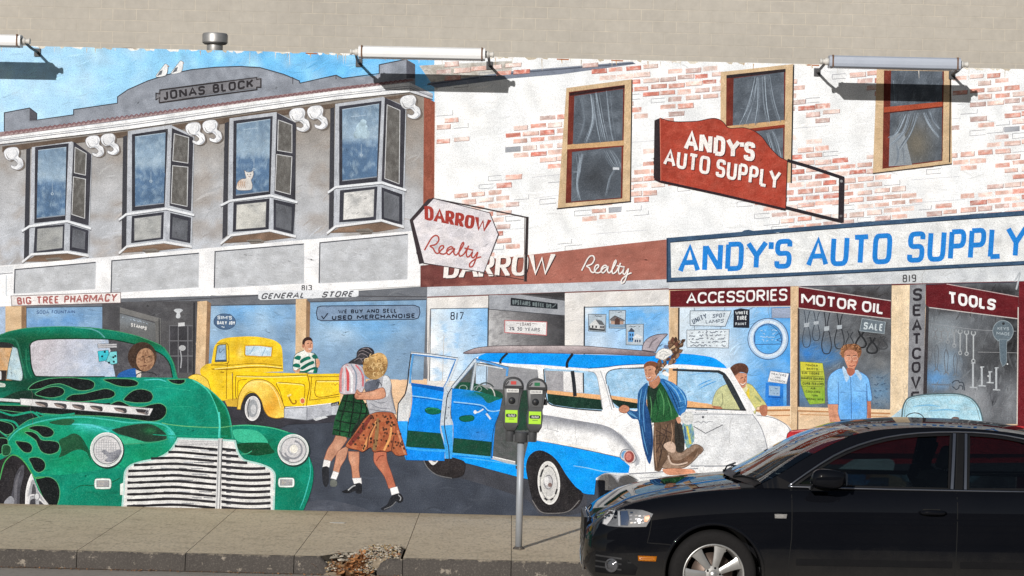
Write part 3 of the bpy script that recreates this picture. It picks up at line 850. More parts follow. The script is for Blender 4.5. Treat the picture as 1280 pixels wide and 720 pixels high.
def bay(fr, ffr, fgl, sd, sfr, panes, led, lf, lfi, ls, lsi, bot, under, light):
    b = gb.sub('painted_bay_window')
    FR = FB((182, 187, 196), (214, 218, 225), 6, 24, .8, -.2, .4, 3); DK = (64, 65, 74)
    b.poly(fr, FR); b.poly(sd, FR)
    b.poly([(ffr[0][0]-11, ffr[0][1]+3), (ffr[0][0]-6, ffr[0][1]+1), (ffr[3][0]-7, lf[3][1]+4), (ffr[3][0]-13, lf[3][1]+9)], (72, 73, 80))
    b.poly(ffr, DK, mot=.12); b.poly(sfr, (70, 70, 78), mot=.12)
    tl, tr, br, bl = fgl
    b.poly(fgl, FB(G(tl, (124, 148, 172), bl, (92, 120, 152), 0.40, (160, 182, 202), 0.5, (98, 126, 158)), (186, 204, 218), 9, 9, .75, 0.0, .5, int(tl[0])), grid=3.5)
    b.line([tl, tr], .8, (180, 196, 210)); b.line([bl, br], 1.2, (150, 158, 170))
    for q in panes:
        b.poly(q, FB((104, 102, 100), (146, 146, 144), 5, 12, .8, -.1, .4, int(q[0][1])), edge=((206, 208, 212), 0.9))
    b.poly(lf, DK, mot=.1); light = tuple(min(222, x+18) for x in light); b.poly(lfi, FB(light, lerp(light, (118, 121, 125), .8), 14, 7, .8, 0, .5, int(tl[0])), edge=((120, 122, 128), .6))
    b.poly(ls, DK, mot=.1); b.poly(lsi, (106, 109, 116), mot=.12)
    b.poly(under, (128, 108, 94), mot=.15)
    mx, my = (under[1][0]+under[2][0])/2, max(p[1] for p in under)-1
    b.poly([(mx-7, my-3), (mx+10, my-4.5), (mx+16, my-2), (mx+14, my+3), (mx+2, my+4)], (132, 126, 120)); b.line([(mx-5, my-1), (mx+12, my-1)], .9, (84, 80, 78)); b.line([(mx+2, my+2), (mx+14, my+1)], .9, (90, 86, 84))
    b.line(bot, 3.0, (230, 233, 238), smooth=False); b.line([(p[0], p[1]+1.8) for p in bot], .8, (120, 112, 108), smooth=False)
    b.line(led, 3.0, (228, 232, 238), smooth=False); b.line([(p[0], p[1]+1.8) for p in led], .9, (96, 98, 106), smooth=False)
    # pull cord
    cx, cy = (bl[0]*.45+br[0]*.55), (tl[1]*.38+bl[1]*.62)
    b.line([(cx, cy-12), (cx, cy)], .6, (160, 178, 196)); b.ring(cx, cy+1.6, 1.4, 1.4, .7, (186, 202, 216))
    return b
bay([(40, 184), (90, 177), (86, 319), (37, 322)], [(44, 184), (86, 179), (82, 275), (43, 279)], [(48, 188), (83, 184), (81.5, 269), (46, 273)],
    [(90, 177), (115, 193), (111, 322), (86, 318)], [(92, 177), (114.5, 193), (111, 282), (88, 276)], [[(94, 184), (108, 192), (107, 219), (93, 216)], [(92, 221), (107, 224), (106, 273), (90, 268)]],
    [(28, 289), (37, 283), (84, 276.5), (114, 286)], [(44, 284), (81, 280), (80, 313), (42, 317)], [(47, 286), (79, 283), (78, 310), (46, 314)], [(88, 281), (111, 288), (110, 317), (87, 313)], [(91, 285), (107, 290), (106, 312), (90, 309)],
    [(28, 328), (40, 318), (84, 315), (111, 320)], [(32, 327), (43, 320), (84, 317), (105, 321), (78, 327)], (150, 152, 152))
bay([(160, 164), (215, 156), (207, 304), (158, 308)], [(165, 168), (210, 161), (206, 259), (165, 264)], [(169, 171), (207, 166), (205, 254), (169, 258)],
    [(213, 156), (243, 170), (240, 309), (207, 304)], [(215, 160), (242, 172), (239, 264), (212, 257)], [[(218, 167), (236, 172), (235, 204), (216, 201)], [(216, 207), (235, 209), (234, 258), (214, 254)]],
    [(149, 275), (158, 268), (208, 261), (243, 269)], [(165, 270), (205, 265), (204, 299), (164, 304)], [(168, 273), (202, 269), (201, 297), (168, 301)], [(213, 266), (239, 272), (238, 304), (212, 299)], [(216, 271), (235, 276), (234, 301), (215, 297)],
    [(149, 317), (159, 308), (205, 302.5), (240, 308.5)], [(152, 316), (162, 309), (205, 304.5), (236, 309), (200, 313)], (164, 166, 166))
bay([(287, 148), (346, 140), (340, 290), (285, 294)], [(292, 151), (341, 145), (338, 244), (291, 249)], [(296, 155), (338, 149), (336, 239), (295, 244)],
    [(344, 140), (370, 152), (368, 296), (338, 288)], [(346, 141), (370, 154), (369, 250), (343, 242)], [[(348, 150), (365, 156), (365, 191), (347, 188)], [(346, 193), (365, 196), (363, 243), (344, 238)]],
    [(276, 257), (288, 251), (338, 244.5), (372, 253)], [(292, 253), (337, 248), (336, 287), (291, 290)], [(296, 256), (333, 252), (332, 284), (295, 287)], [(342, 249), (369, 255), (367, 293), (342, 287)], [(345, 254), (365, 259), (364, 289), (345, 284)],
    [(276, 305), (289, 294), (337, 288), (370, 296)], [(279, 304), (292, 296), (337, 290), (364, 297), (332, 301)], (188, 188, 184))
bay([(419, 130), (480, 121), (474, 278), (417, 284)], [(424, 133), (477, 126), (472, 227), (424, 232)], [(428, 137), (474, 130), (471, 221), (428, 226)],
    [(478, 121), (508, 133), (505, 284), (474, 277)], [(481, 122), (507, 134), (504, 236), (477, 226)], [[(484, 131), (500, 138), (499, 230), (481, 223)]],
    [(410, 241), (420, 234), (477, 228.5), (508, 238)], [(425, 238), (472, 233), (470, 275), (424, 278)], [(430, 241), (468, 236.5), (467, 271), (429, 275)], [(477, 234), (503, 243), (503, 281), (477, 275)], [(480, 239), (499, 246), (499, 277), (480, 272)],
    [(409, 292), (420, 283), (477, 275.5), (505, 284)], [(412, 291), (424, 285), (477, 278), (500, 285), (470, 290)], (208, 207, 203))
# a tabby cat sits in the third window; a potted plant stands in the fourth
cat = gb.sub('painted_cat', 'ginger cat painted behind the window glass')
cat.poly(Q(0, 180, 4, "1182,220 1190,190 1210,175 1230,172 1226,150 1222,130c 1234,140 1254,140 1266,132c 1268,150 1262,170 1256,180 1262,205 1256,228 1220,232 1190,230"), BL((216, 214, 212), (300, 228, 7, 5, (204, 176, 156), .8)), edge=((120, 110, 108), .5))
for x in (1196, 1206, 1216, 1226): cat.line(Q(0, 180, 4, f"{x},185 {x-4},200 {x+2},220"), .8, (186, 158, 138))
cat.line(Q(0, 180, 4, "1236,152 1241,153"), .9, (70, 80, 90)); cat.line(Q(0, 180, 4, "1250,152 1256,151"), .9, (70, 80, 90)); cat.line(Q(0, 180, 4, "1243,162 1248,165 1252,161"), .7, (150, 110, 104))
for (a, b, r) in ((452, 160, 7), (456, 167, 6), (447, 168, 5), (454, 153, 4)): gb.poly([(a-r, b), (a-r*.3, b-r), (a+r, b-r*.4), (a+r*.7, b+r*.8), (a-r*.5, b+r)], (170, 192, 206), smooth=True, mot=.15)
for (a, b) in ((314, 162), (449, 146)): gb.line([(a-10, b), (a+9, b-2)], 1.0, (168, 188, 206))

CO = "165,560 185,540 230,536 246,556 242,585 262,600 267,635 240,655 206,646 203,630 224,636 236,622 214,602 192,606 172,590"
def corbel(u, v, s=1.0):
    c = gb.sub('painted_corbel')
    P = [(u+(a-320-41.2)*s, v+(b-134)*s) for a, b, _ in Q(320, 0, 4, CO)]
    P = [(p[0], p[1], False) for p in P]
    c.poly([(p[0]+2.0*s, p[1]+1.2*s, False) for p in P], (126, 118, 112), mot=.1)
    c.poly(P, FB((236, 238, 242), (206, 210, 218), 6, 6, .7, 0, .4, int(u)), edge=((128, 128, 134), .6), grid=2.5)
    for k, (x0, y0, x1, y1, x2, y2) in enumerate(((17, 4, 17.5, 10, 13, 14), (8, 17, 15, 15.5, 19, 19), (21, 20, 24, 25, 18, 29))):
        c.line([(u+x0*s, v+y0*s), (u+x1*s, v+y1*s), (u+x2*s, v+y2*s)], 2.0*s, (186, 190, 198), taper=(.2, 1.4, .2))
    c.line([(u+3*s, v+9*s), (u+6*s, v+15*s), (u+11*s, v+16*s)], 1.0, (120, 116, 114), taper=(.3, 1.3, .3))
corbel(5, 184, .95)
for u, v in ((107, 169.5), (126, 167)): corbel(u, v, .9)
for u, v in ((232, 153), (253, 150)): corbel(u, v, .95)
for u, v in ((361.5, 135), (384, 132)): corbel(u, v, 1.0)
corbel(500, 119, 1.0)
# doves on the arch
for (a, b) in ((205, 96), (224, 92)):
    d = gb.sub('painted_dove')
    d.poly([(a-10, b, False), (a-5, b-8, False), (a-1, b-13, False), (a+1.5, b-16, False), (a+4.5, b-15, False), (a+5, b-12, False), (a+4, b-5, False), (a+1, b-1, False)], (238, 240, 242), edge=((120, 126, 134), .6), grid=3)
    d.poly([(a-9, b-.5), (a-5, b-7), (a-1.5, b-8.5), (a-3, b-3)], (112, 118, 126))
    d.line([(a+4.4, b-13.6), (a+6.2, b-13)], .8, (210, 150, 90))

# ---- white belt course with sunk panels
bc = gb.sub('painted_belt_course')
bc.poly([(UL, 380), (-3, 333), (0, 332), (100, 324), (250, 311), (400, 298), (530, 287.5), (528, 357), (320, 369), (150, 381), (0, 392), (UL, 430)], FB((244, 245, 248), (228, 231, 237), 30, 10, .6, 0, .5, 2), grid=9)
for q in ([(19, 337), (120, 328), (119, 361), (18, 367)], [(140, 326), (249, 316.5), (248, 359), (139, 366)], [(269, 314.5), (380, 305), (380, 354), (268, 360)], [(400, 303.5), (510, 293), (509, 349), (399, 354)], [(-120, 350), (-10, 340), (-11, 372), (-121, 380)], [(-240, 362), (-135, 352), (-136, 384), (-241, 392)]):
    bc.poly(q, FB((190, 193, 198), (208, 212, 219), 24, 14, .9, -.25, .35, int(q[0][0])), grid=6)
    bc.line([q[3], q[0], q[1]], 1.5, (84, 86, 94), smooth=False); bc.line([q[1], q[2], q[3]], .8, (206, 209, 216), smooth=False)
bc.poly([(-4, 334), (17, 332), (17, 339), (0, 342), (-4, 341)], (226, 229, 234)); bc.line([(-4, 343), (16, 341)], 1.1, (150, 152, 160)); bc.line([(8, 344), (8, 370)], .9, (180, 190, 200))
bc.text('813', [(377, 356.5), (390, 356), (390, 363), (377, 363.5)], (70, 70, 76), wt=.17)
# ------------------------------------------------------------------ painted shop fronts
random.seed(23)
sf = part('painted_shop_front', 'general store front with tan pillars and big blue windows')
GB = FB((112, 116, 124), (140, 145, 152), 30, 6, .8, -.2, .4, 3)
PIL = FB((214, 186, 152), (228, 206, 176), 7, 24, .8, -.2, .4, 4); PILS = FB((150, 122, 96), (128, 106, 88), 5, 20, .8, -.2, .4, 5)
sf.poly([(UL, 404), (0, 384), (150, 373), (330, 368), (447, 363.5), (528, 358), (534, 358), (534, 480), (0, 500), (UL, 500)], GB, grid=9)
sf.line([(150, 379), (330, 369), (533, 371)], 1.2, (84, 84, 90), smooth=False)
# pavement edge and peach dado
sf.poly([(372, 468), (545, 474), (545, 492), (505, 528), (372, 500)], FB((228, 194, 160), (236, 208, 178), 20, 8, .8, -.2, .4, 3))
WIN = lambda seed, *b: FB(BL((132, 164, 196), *b), (164, 192, 218), 16, 14, .7, -.15, .4, seed)
def shopwin(p, q, col, edge=True, **k):
    w_ = p.sub('painted_shop_window'); w_.poly(q, col, grid=6, **k)
    if edge: w_.line([q[3], q[0], q[1]], 1.2, (78, 86, 98), smooth=False)
    return w_
shopwin(sf, [(33, 384.5), (129, 383), (129, 450), (33, 450)], WIN(1, (70, 400, 50, 14, (110, 160, 214), .9), (60, 392, 20, 6, (176, 204, 228), .7)))
sf.text('SODA FOUNTAIN', [(46, 388), (94, 387.5), (94, 391.5), (46, 392.5)], (66, 96, 142), wt=.17, rnd=.6)
sf.poly([(-30, 384), (33, 382), (33, 470), (-30, 470)], PIL); sf.poly([(-30, 384), (7, 383), (7, 440), (-30, 440)], (176, 196, 222)); sf.poly([(27, 383), (33, 382), (33, 450), (27, 450)], PILS)
sf.poly([(UL, 410), (-30, 386), (-30, 480), (UL, 480)], WIN(4), grid=9)
# dark doorway
dw = sf.sub('painted_doorway')
dw.poly([(128, 378), (250, 376), (248, 500), (128, 500)], FB((84, 84, 88), (112, 113, 117), 12, 14, .8, -.2, .4, 6), grid=5)
dw.poly([(150, 384), (201, 398), (201, 404), (150, 391)], (126, 126, 126)); dw.poly([(194, 402), (201, 400), (201, 470), (196, 470)], (118, 118, 118))
dw.poly([(150, 392), (194, 404), (195, 430), (150, 430)], BL((108, 110, 112), (165, 398, 26, 9, (138, 148, 158), .8)))
scribble(dw, [(153, 394), (191, 405), (191, 408), (153, 398)], 1, (176, 190, 206), .8, .6)
dw.text('STAMPS', [(164, 403.5), (184, 408.5), (183, 413), (164, 408)], (222, 222, 222), wt=.2)
dw.line([(199, 398), (200, 470)], 1.2, (54, 54, 58)); dw.poly([(202, 401), (244, 400), (244, 480), (202, 480)], FB((96, 96, 99), (74, 74, 78), 9, 16, .8, -.2, .3, 2))
dw.poly([(211, 407), (240, 407), (240, 466), (211, 466)], (70, 70, 75), mot=.15)
for x in (212, 223, 235): dw.line([(x, 407), (x, 466)], 1.3, (116, 117, 122))
for y in (407, 426, 445): dw.line([(211, y), (241, y)], 1.3, (116, 117, 122))
dw.line([(243, 378), (242, 480)], 2.5, (58, 58, 62))
dw.poly(Q(150, 370, 8, "538,142c 560,128 610,128 632,142c 612,160 600,170 606,200 598,220 570,222 560,205 570,170 555,160"), (196, 200, 206))
dw.ell(228, 435, 4.4, 3.6, (188, 190, 194)); dw.line([(225.5, 438), (227, 448), (226, 460)], 1.4, (170, 172, 178)); dw.poly([(223, 403.5), (231, 403), (231, 407.5), (223, 408)], (204, 206, 210))
shopwin(sf, [(262, 382), (371, 380), (371, 470), (260, 470)], WIN(2, (315, 388, 45, 18, (120, 178, 230), .9), (328, 400, 16, 26, (176, 208, 236), .9), (268, 400, 12, 40, (168, 198, 226), .9)))
sf.poly([(247, 377), (259, 376), (256, 480), (244, 480)], PIL); sf.poly([(259, 376), (264, 379), (260, 480), (256, 480)], PILS)
shopwin(sf, [(387, 377.5), (533, 374.5), (529, 475), (385, 472)], FB(BL((134, 164, 194), (425, 412, 34, 16, (214, 228, 240), 1.0), (450, 398, 70, 22, (118, 178, 232), .8), (468, 415, 24, 22, (122, 178, 226), .7), (400, 430, 14, 34, (150, 182, 212), .7)), (156, 186, 212), 14, 13, .6, -.1, .4, 8))
sf.poly([(370, 374), (384, 373.5), (383, 480), (369, 480)], PIL); sf.poly([(383, 374), (388, 379), (386, 480), (382, 480)], PILS)
ov = sf.sub('painted_window_lettering')
ov.ell(281, 402, 13.8, 10, (84, 110, 142), rot=.05); ov.ring(281, 402, 13.6, 9.8, .7, (60, 80, 108), rot=.05)
ov.text("SIM'S", [(272, 394.5), (290, 395), (290, 399.5), (272, 399)], (216, 226, 234), wt=.2); ov.text('DAILY JOY', [(271.5, 401), (294, 401.5), (294, 406), (271.5, 405.5)], (226, 232, 238), wt=.22); scribble(ov, [(273, 407.5), (290, 407.5), (290, 410), (273, 410)], 1, (210, 220, 230), .9)
us = sf.sub('painted_sign')
us.poly([(397, 384), (402, 382.5), (518, 381.5), (524, 384), (525, 391), (523, 397.5), (518, 399), (402, 401), (397, 399), (395.5, 391)], FB((128, 150, 178), (150, 172, 198), 16, 6, .8, -.2, .4, 3), edge=((52, 62, 80), 1.1))
us.text('WE BUY AND SELL', [(423, 387), (496, 385.5), (496, 391), (423, 392)], (24, 32, 48), wt=.24, rnd=.55)
us.text('USED MERCHANDISE', [(415, 394.5), (519, 391.5), (519, 397.5), (415, 400)], (20, 30, 48), wt=.25, rnd=.55)
us.line([(402, 395), (404.5, 398.5), (410, 391.5)], 1.5, (36, 46, 62), smooth=False)
# two fascia boards
gs = sf.sub('painted_sign')
gs.poly([(323, 364), (327, 363), (446, 362.5), (448.5, 364), (448, 370), (444, 371), (326, 375), (323, 373)], (228, 232, 238))
gs.text('GENERAL STORE', [(329, 366.5), (443, 363.5), (440, 371), (326, 374)], (92, 94, 100), wt=.2, rnd=.6, space=2.6)
bp = sf.sub('painted_sign')
bp.poly([(14, 370), (151, 365.5), (151, 378.5), (15, 382.5)], (234, 230, 230), edge=((110, 90, 92), .8))
bp.text('BIG TREE PHARMACY', [(21, 371.5), (147, 366.5), (145, 376.5), (22, 380.5)], (190, 136, 132), wt=.23, rnd=.5, jit=.02)
bp.text('BIG TREE PHARMACY', [(21.5, 372), (147.3, 367), (145.3, 377), (22.5, 381)], (164, 98, 96), wt=.13, rnd=.5)

# ---- entry and realty window (numbers 817)
re_ = part('painted_realty_office', 'realty office front with a pale door and house cards in its window')
re_.poly([(534, 371), (838, 360), (838, 500), (534, 500)], FB((226, 224, 222), (212, 212, 214), 24, 20, .8, -.2, .4, 2), grid=8)
re_.poly([(534, 357), (838, 347.5), (838, 361), (534, 371.5)], FB((206, 211, 218), (180, 186, 196), 30, 5, .8, -.2, .4, 3))
re_.line([(534, 371.5), (838, 361)], 1.6, (134, 96, 92), smooth=False)
d8 = re_.sub('painted_door'); d8.poly([(538.5, 386), (610, 385), (609, 476), (537, 476)], FB(G((540, 430), (236, 240, 244), (610, 410), (150, 196, 238), .45, (196, 220, 242)), (120, 180, 236), 16, 22, .6, .05, .5, 4), grid=5)
d8.line([(537, 476), (538.5, 386), (610, 385), (609, 476)], 1.0, (70, 74, 84), smooth=False)
d8.text('817', [(563, 390), (580, 390), (579, 400), (563, 400)], (44, 50, 66), wt=.14, rnd=.5)
re_.line([(538, 386), (534, 476)], .8, (150, 150, 156)); re_.line([(555, 420), (553, 476)], .8, (190, 188, 186))
en = re_.sub('painted_entry')
en.poly([(611, 370), (706, 365), (706, 440), (610, 440)], FB(G((612, 430), (196, 197, 200), (706, 410), (62, 62, 66), .4, (142, 142, 145)), (104, 104, 108), 9, 8, .7, 0, .4, 5), grid=3.5)
en.poly([(650, 368), (706, 365.5), (706, 372)], (66, 64, 66)); en.poly([(611, 369), (650, 368.5), (706, 376), (706, 394), (611, 386)], FB((156, 160, 168), (182, 186, 192), 16, 5, .8, -.2, .4, 3))
en.line([(611, 386.5), (706, 394.5)], .9, (76, 78, 84)); en.line([(611, 369), (610, 440)], 1.1, (70, 74, 80))
en.poly([(638.5, 372), (697, 379.5), (697, 386.5), (638, 382)], (40, 46, 52)); en.text('UPSTAIRS HOTEL 819', [(640.5, 374.2), (689, 380.2), (689, 385), (640.5, 380.5)], (122, 134, 138), wt=.2); en.line([(690.5, 384), (695, 380.5)], .9, (130, 140, 144))
en.poly([(631, 400.5), (683.5, 402.5), (683, 419), (631, 415.5)], (226, 226, 228), edge=((196, 120, 122), 1.1))
en.text('LOANS', [(650, 403), (664, 403.6), (664, 407.5), (650, 407)], (120, 112, 116), wt=.17); en.text('3% 30 YEARS', [(636.5, 408.5), (675, 410), (674.5, 414.5), (636.5, 412.8)], (84, 88, 98), wt=.18)
en.line([(645, 404), (649, 404.2)], .7, (150, 140, 144)); en.line([(665, 404.5), (671, 404.8)], .7, (150, 140, 144))
rw = shopwin(re_, [(730.5, 384), (838, 382), (838, 495), (730, 495)], FB(BL((176, 208, 240), (790, 394, 60, 14, (106, 180, 240), .9), (812, 410, 30, 30, (112, 180, 240), .7), (735, 390, 12, 12, (236, 242, 248), .9), (745, 430, 20, 20, (210, 226, 242), .8)), (206, 226, 244), 18, 14, .6, 0, .45, 6))
rw.line([(730.5, 383), (730, 490)], 1.8, (54, 58, 66))
def housecard(q, var):
    h_ = rw.sub('painted_house_card'); TL, TR, BR, B_ = q
    h_.poly(q, (182, 196, 208), edge=((88, 98, 110), .8))
    f = lambda a, b: lerp(lerp(TL, TR, a), lerp(B_, BR, a), b)
    scribble(h_, [f(.15, .04), f(.85, .04), f(.85, .16), f(.15, .16)], 1, (74, 82, 94), .8)
    if var == 0:
        h_.poly([f(.04, .95), f(.04, .7), f(.2, .62), f(.96, .62), f(.96, .95)], (84, 86, 90), mot=.2)
        h_.poly([f(.1, .8), f(.1, .58), f(.4, .3), f(.62, .52), f(.62, .85)], (216, 218, 220)); h_.poly([f(.4, .3), f(.75, .36), f(.95, .62), f(.62, .6)], (108, 112, 118)); h_.poly([f(.62, .62), f(.92, .62), f(.92, .85), f(.62, .85)], (196, 198, 202))
        for a in (.2, .4, .68, .8): h_.poly([f(a, .66), f(a+.09, .66), f(a+.09, .8), f(a, .8)], (60, 62, 66))
    elif var == 1:
        h_.poly([f(.02, .9), f(.02, .75), f(.98, .75), f(.98, .95), f(.02, .95)], (132, 160, 186)); h_.poly([f(.06, .52), f(.35, .3), f(.7, .42), f(.96, .56), f(.9, .6), f(.1, .6)], (120, 116, 118)); h_.poly([f(.12, .6), f(.88, .6), f(.88, .78), f(.12, .78)], (180, 152, 138)); h_.poly([f(.35, .5), f(.5, .4), f(.66, .52), f(.66, .8), f(.35, .8)], (92, 70, 66)); h_.line([f(.06, .52), f(.35, .3), f(.96, .56)], .8, (66, 66, 72), smooth=False)
    else:
        h_.poly([f(.12, .85), f(.12, .38), f(.3, .2), f(.46, .34), f(.46, .85)], (108, 168, 224)); h_.poly([f(.4, .62), f(.62, .48), f(.9, .6), f(.9, .9), f(.4, .9)], (198, 206, 214)); h_.poly([f(.38, .63), f(.62, .46), f(.95, .6), f(.9, .66)], (226, 230, 234)); h_.poly([f(.12, .36), f(.3, .16), f(.5, .32), f(.46, .38)], (74, 84, 100))
        for a, b in ((.2, .45), (.34, .45), (.2, .66), (.34, .66), (.5, .74), (.62, .74), (.76, .74)): h_.poly([f(a, b), f(a+.08, b), f(a+.08, b+.12), f(a, b+.12)], (50, 74, 104))
housecard([(735.5, 392.7), (757.5, 393), (757, 415), (735.5, 413.7)], 0); housecard([(761.3, 388), (782, 388), (781.5, 410.5), (761.3, 410)], 1); housecard([(782.5, 405.5), (804.5, 405), (804, 431.5), (782.5, 431)], 2)

# ---- realty fascia
da = part('painted_sign', 'brown fascia sign of the realty office')
da.poly([(525.5, 332), (640, 321), (780, 305), (836, 299), (836, 349), (700, 354), (525.5, 359)], FB(G((540, 340), (112, 66, 64), (660, 335), (168, 110, 98), .6, (140, 84, 78)), (184, 130, 118), 26, 10, .6, 0, .5, 4), grid=6)
for off, c, w_ in (((1.2, 1.0), (66, 44, 46), .2), ((0, 0), (240, 236, 234), .2)):
    da.text('DARROW', [(556+off[0], 320+off[1]), (693+off[0], 316+off[1]), (690+off[0], 344+off[1]), (554+off[0], 349+off[1])], c, wt=w_, contrast=.6, serif=.1, rnd=.6, gap=.08)
def script_realty(p, ox, oy, k, col, w, dx=0, dy=0, sx=1, sy=1, shear=0):
    """flowing handwriting: R e a l t y"""
    st_ = ["840,528 858,496 874,468 890,452 908,452 914,470 898,494 870,504 884,514 896,534 910,538 926,520 938,508 936,498 922,502 914,522 922,538 944,538 966,516 986,508 976,500 958,512 954,532 966,540 984,522 994,508 990,530 1002,540 1022,516 1040,484 1038,474 1028,488 1016,528 1022,544 1040,534 1054,512 1066,490",
           "1066,488 1054,526 1060,546 1076,534 1086,518 1080,540 1090,548 1102,532 1112,520 1100,560 1086,590 1072,594 1072,578 1090,560 1112,546 1130,540", "1044,502 1090,510"]
    for s_ in st_:
        P = [(ox+(a-840)*sx/k+dx, oy+(b-500)*sy/k+(a-840)*shear/k+dy) for a, b, _ in Q(0, 0, 1, s_)]
        p.line(P, w, col, taper=None)
script_realty(da, 727, 331.5, 4.0, (74, 50, 50), 1.7, .7, .7, .86, .95, -.0); script_realty(da, 727, 331.5, 4.0, (238, 234, 232), 1.7, 0, 0, .86, .95, -.0)

# ---- hexagonal hanging sign
hx = part('painted_sign', 'white six sided hanging sign with red lettering on a dark bracket')
hx.line([(540, 248), (600, 259.5), (659.5, 272)], 1.6, (70, 60, 62), smooth=False); hx.line([(659, 271), (657, 352)], 3.2, (58, 50, 52)); hx.line([(600, 341), (657, 350)], 1.0, (80, 60, 60)); hx.line([(656, 272), (655, 352)], .8, (128, 112, 108))
hx.poly([(535, 249), (542, 248), (516, 277), (530, 329), (524, 330), (512, 275)], (66, 58, 62))
hx.poly([(542, 248), (612, 266), (623, 293), (605, 340.5), (530, 329), (516, 276)], FB((226, 222, 226), (204, 203, 212), 14, 14, .8, -.1, .4, 5), edge=((74, 64, 70), 1.0), grid=4)
hx.text('DARROW', [(530.5, 256), (613.5, 274), (610, 291), (531, 275.5)], (168, 70, 62), wt=.24, contrast=.68, serif=.12, rnd=.6, gap=.08)
script_realty(hx, 530.5, 306, 4.0, (176, 84, 76), 1.9, 0, 0, .98, 1.0, .07)

# ---- right hand shop
az = part('painted_parts_shop', 'auto parts shop front with maroon boards and three display windows')
az.poly([(836, 352), (1290, 335), (UR, 318), (UR, 545), (836, 545)], FB((228, 200, 168), (236, 214, 186), 26, 24, .8, -.2, .4, 3), grid=10)
az.poly([(836, 349), (1290, 331), (UR, 312), (UR, 340), (1290, 352), (836, 362)], FB((214, 218, 222), (194, 199, 206), 30, 5, .8, -.2, .4, 4))
az.line([(836, 362), (1290, 352), (UR, 340)], 1.8, (112, 50, 52), smooth=False)
az.text('819', [(1128, 343.5), (1145, 343), (1145, 352.5), (1128, 353)], (56, 54, 56), wt=.14)
MAR = FB((102, 30, 38), (124, 46, 52), 24, 8, .8, -.2, .4, 3)
SILL = (232, 202, 164)
# accessories window
w1 = shopwin(az, [(848.5, 384), (991, 383), (989, 509), (848, 512)], FB(BL(G((855, 400), (216, 228, 238), (990, 420), (84, 164, 232), .5, (166, 204, 238)), (870, 470, 40, 50, (186, 212, 236), .8), (905, 440, 26, 20, (214, 226, 238), .6), (970, 480, 26, 30, (54, 140, 222), .8)), (196, 218, 240), 22, 20, .5, .05, .5, 2))
w1.poly([(964.5, 385), (988, 384.5), (988, 397.5), (964.5, 397.5)], (160, 172, 196), edge=((96, 120, 160), .7))
w1.poly([(983, 466), (989, 466), (989, 507), (983, 507)], (72, 96, 136))
spot = w1.sub('painted_notice')
spot.poly([(862.5, 388.5), (914, 388.5), (906.5, 408), (862.5, 407)], (214, 226, 236), edge=((92, 104, 122), .9))
spot.text('UNITY', [(864, 399), (882, 391.5), (884, 397.5), (866.5, 405.5)], (74, 90, 112), wt=.17); spot.text('SPOT', [(891, 392.5), (907, 391.5), (906, 396.5), (890.5, 397.5)], (74, 90, 112), wt=.18); spot.text('LAMPS', [(882, 400), (905, 398.5), (904, 403.5), (882, 404.5)], (74, 90, 112), wt=.18)
for a, b, c in ((868, 384, 388), (906, 384, 388), (868, 407, 412), (901, 408, 412)): spot.line([(a, b), (a, c)], .6, (90, 100, 116))
lst = w1.sub('painted_notice'); lst.poly([(858.5, 412.5), (911.5, 411.5), (910.5, 435), (858.5, 434)], (218, 228, 236), edge=((110, 120, 136), .8))
scribble(lst, [(861, 413.5), (909, 412.5), (909, 434), (860, 434)], 5, (96, 106, 124), 1.0, .82); lst.line([(883, 412), (884, 424)], .7, (120, 128, 140))
wt_ = w1.sub('painted_notice'); wt_.poly([(917, 387.5), (926, 385.5), (937, 387), (936.5, 410), (916.5, 409.5)], (40, 44, 56))
wt_.text('WHITE', [(919, 389), (935, 388.5), (935, 393), (919, 393.5)], (222, 226, 230), wt=.22); wt_.text('TIRE', [(920.5, 395), (933.5, 394.5), (933.5, 400), (920.5, 400.5)], (222, 226, 230), wt=.22); wt_.text('PAINT', [(919, 403), (933, 402.8), (933, 406.5), (919, 406.8)], (196, 202, 210), wt=.22)
ty = w1.sub('painted_tyre')
ty.ell(960, 423.5, 25.3, 25.6, (176, 204, 234)); ty.ring(960, 423.5, 25.3, 25.6, .9, (70, 92, 126)); ty.ring(960, 423.5, 21, 21.4, 3.5, (214, 228, 242)); ty.ell(960, 423.5, 17.6, 18.8, (98, 172, 232)); ty.ring(960, 423.5, 17.6, 18.8, .9, (72, 112, 164))
ty.line([(943.5, 428), (943.5, 416), (948, 409.5), (955, 406.5), (963, 406), (970, 411), (974, 416), (977, 424), (976.5, 430), (944, 430.5)], .9, (62, 96, 146), smooth=False)
for r in range(4): scribble(ty, [(948+r, 411+r*4.2), (972, 411+r*4.2), (972, 414.5+r*4.2), (948, 414.5+r*4.2)], 1, (178, 208, 236), .9, .7)
ty.line([(969, 420), (974, 417), (976, 422), (971, 425), (977, 427)], .9, (60, 92, 140))
ht = w1.sub('painted_heater'); ht.poly([(957, 478), (979, 479.5), (979, 508), (956, 508)], FB((44, 128, 214), (90, 160, 230), 7, 8, .7, -.1, .4, 3)); ht.poly([(961, 482), (975, 483), (974.5, 495), (961, 494)], (158, 186, 212)); scribble(ht, [(962.5, 484), (973.5, 484.5), (973, 493.5), (962.5, 493)], 3, (92, 120, 160), .9); ht.line([(960, 496), (976, 497)], 1.2, (20, 84, 168))
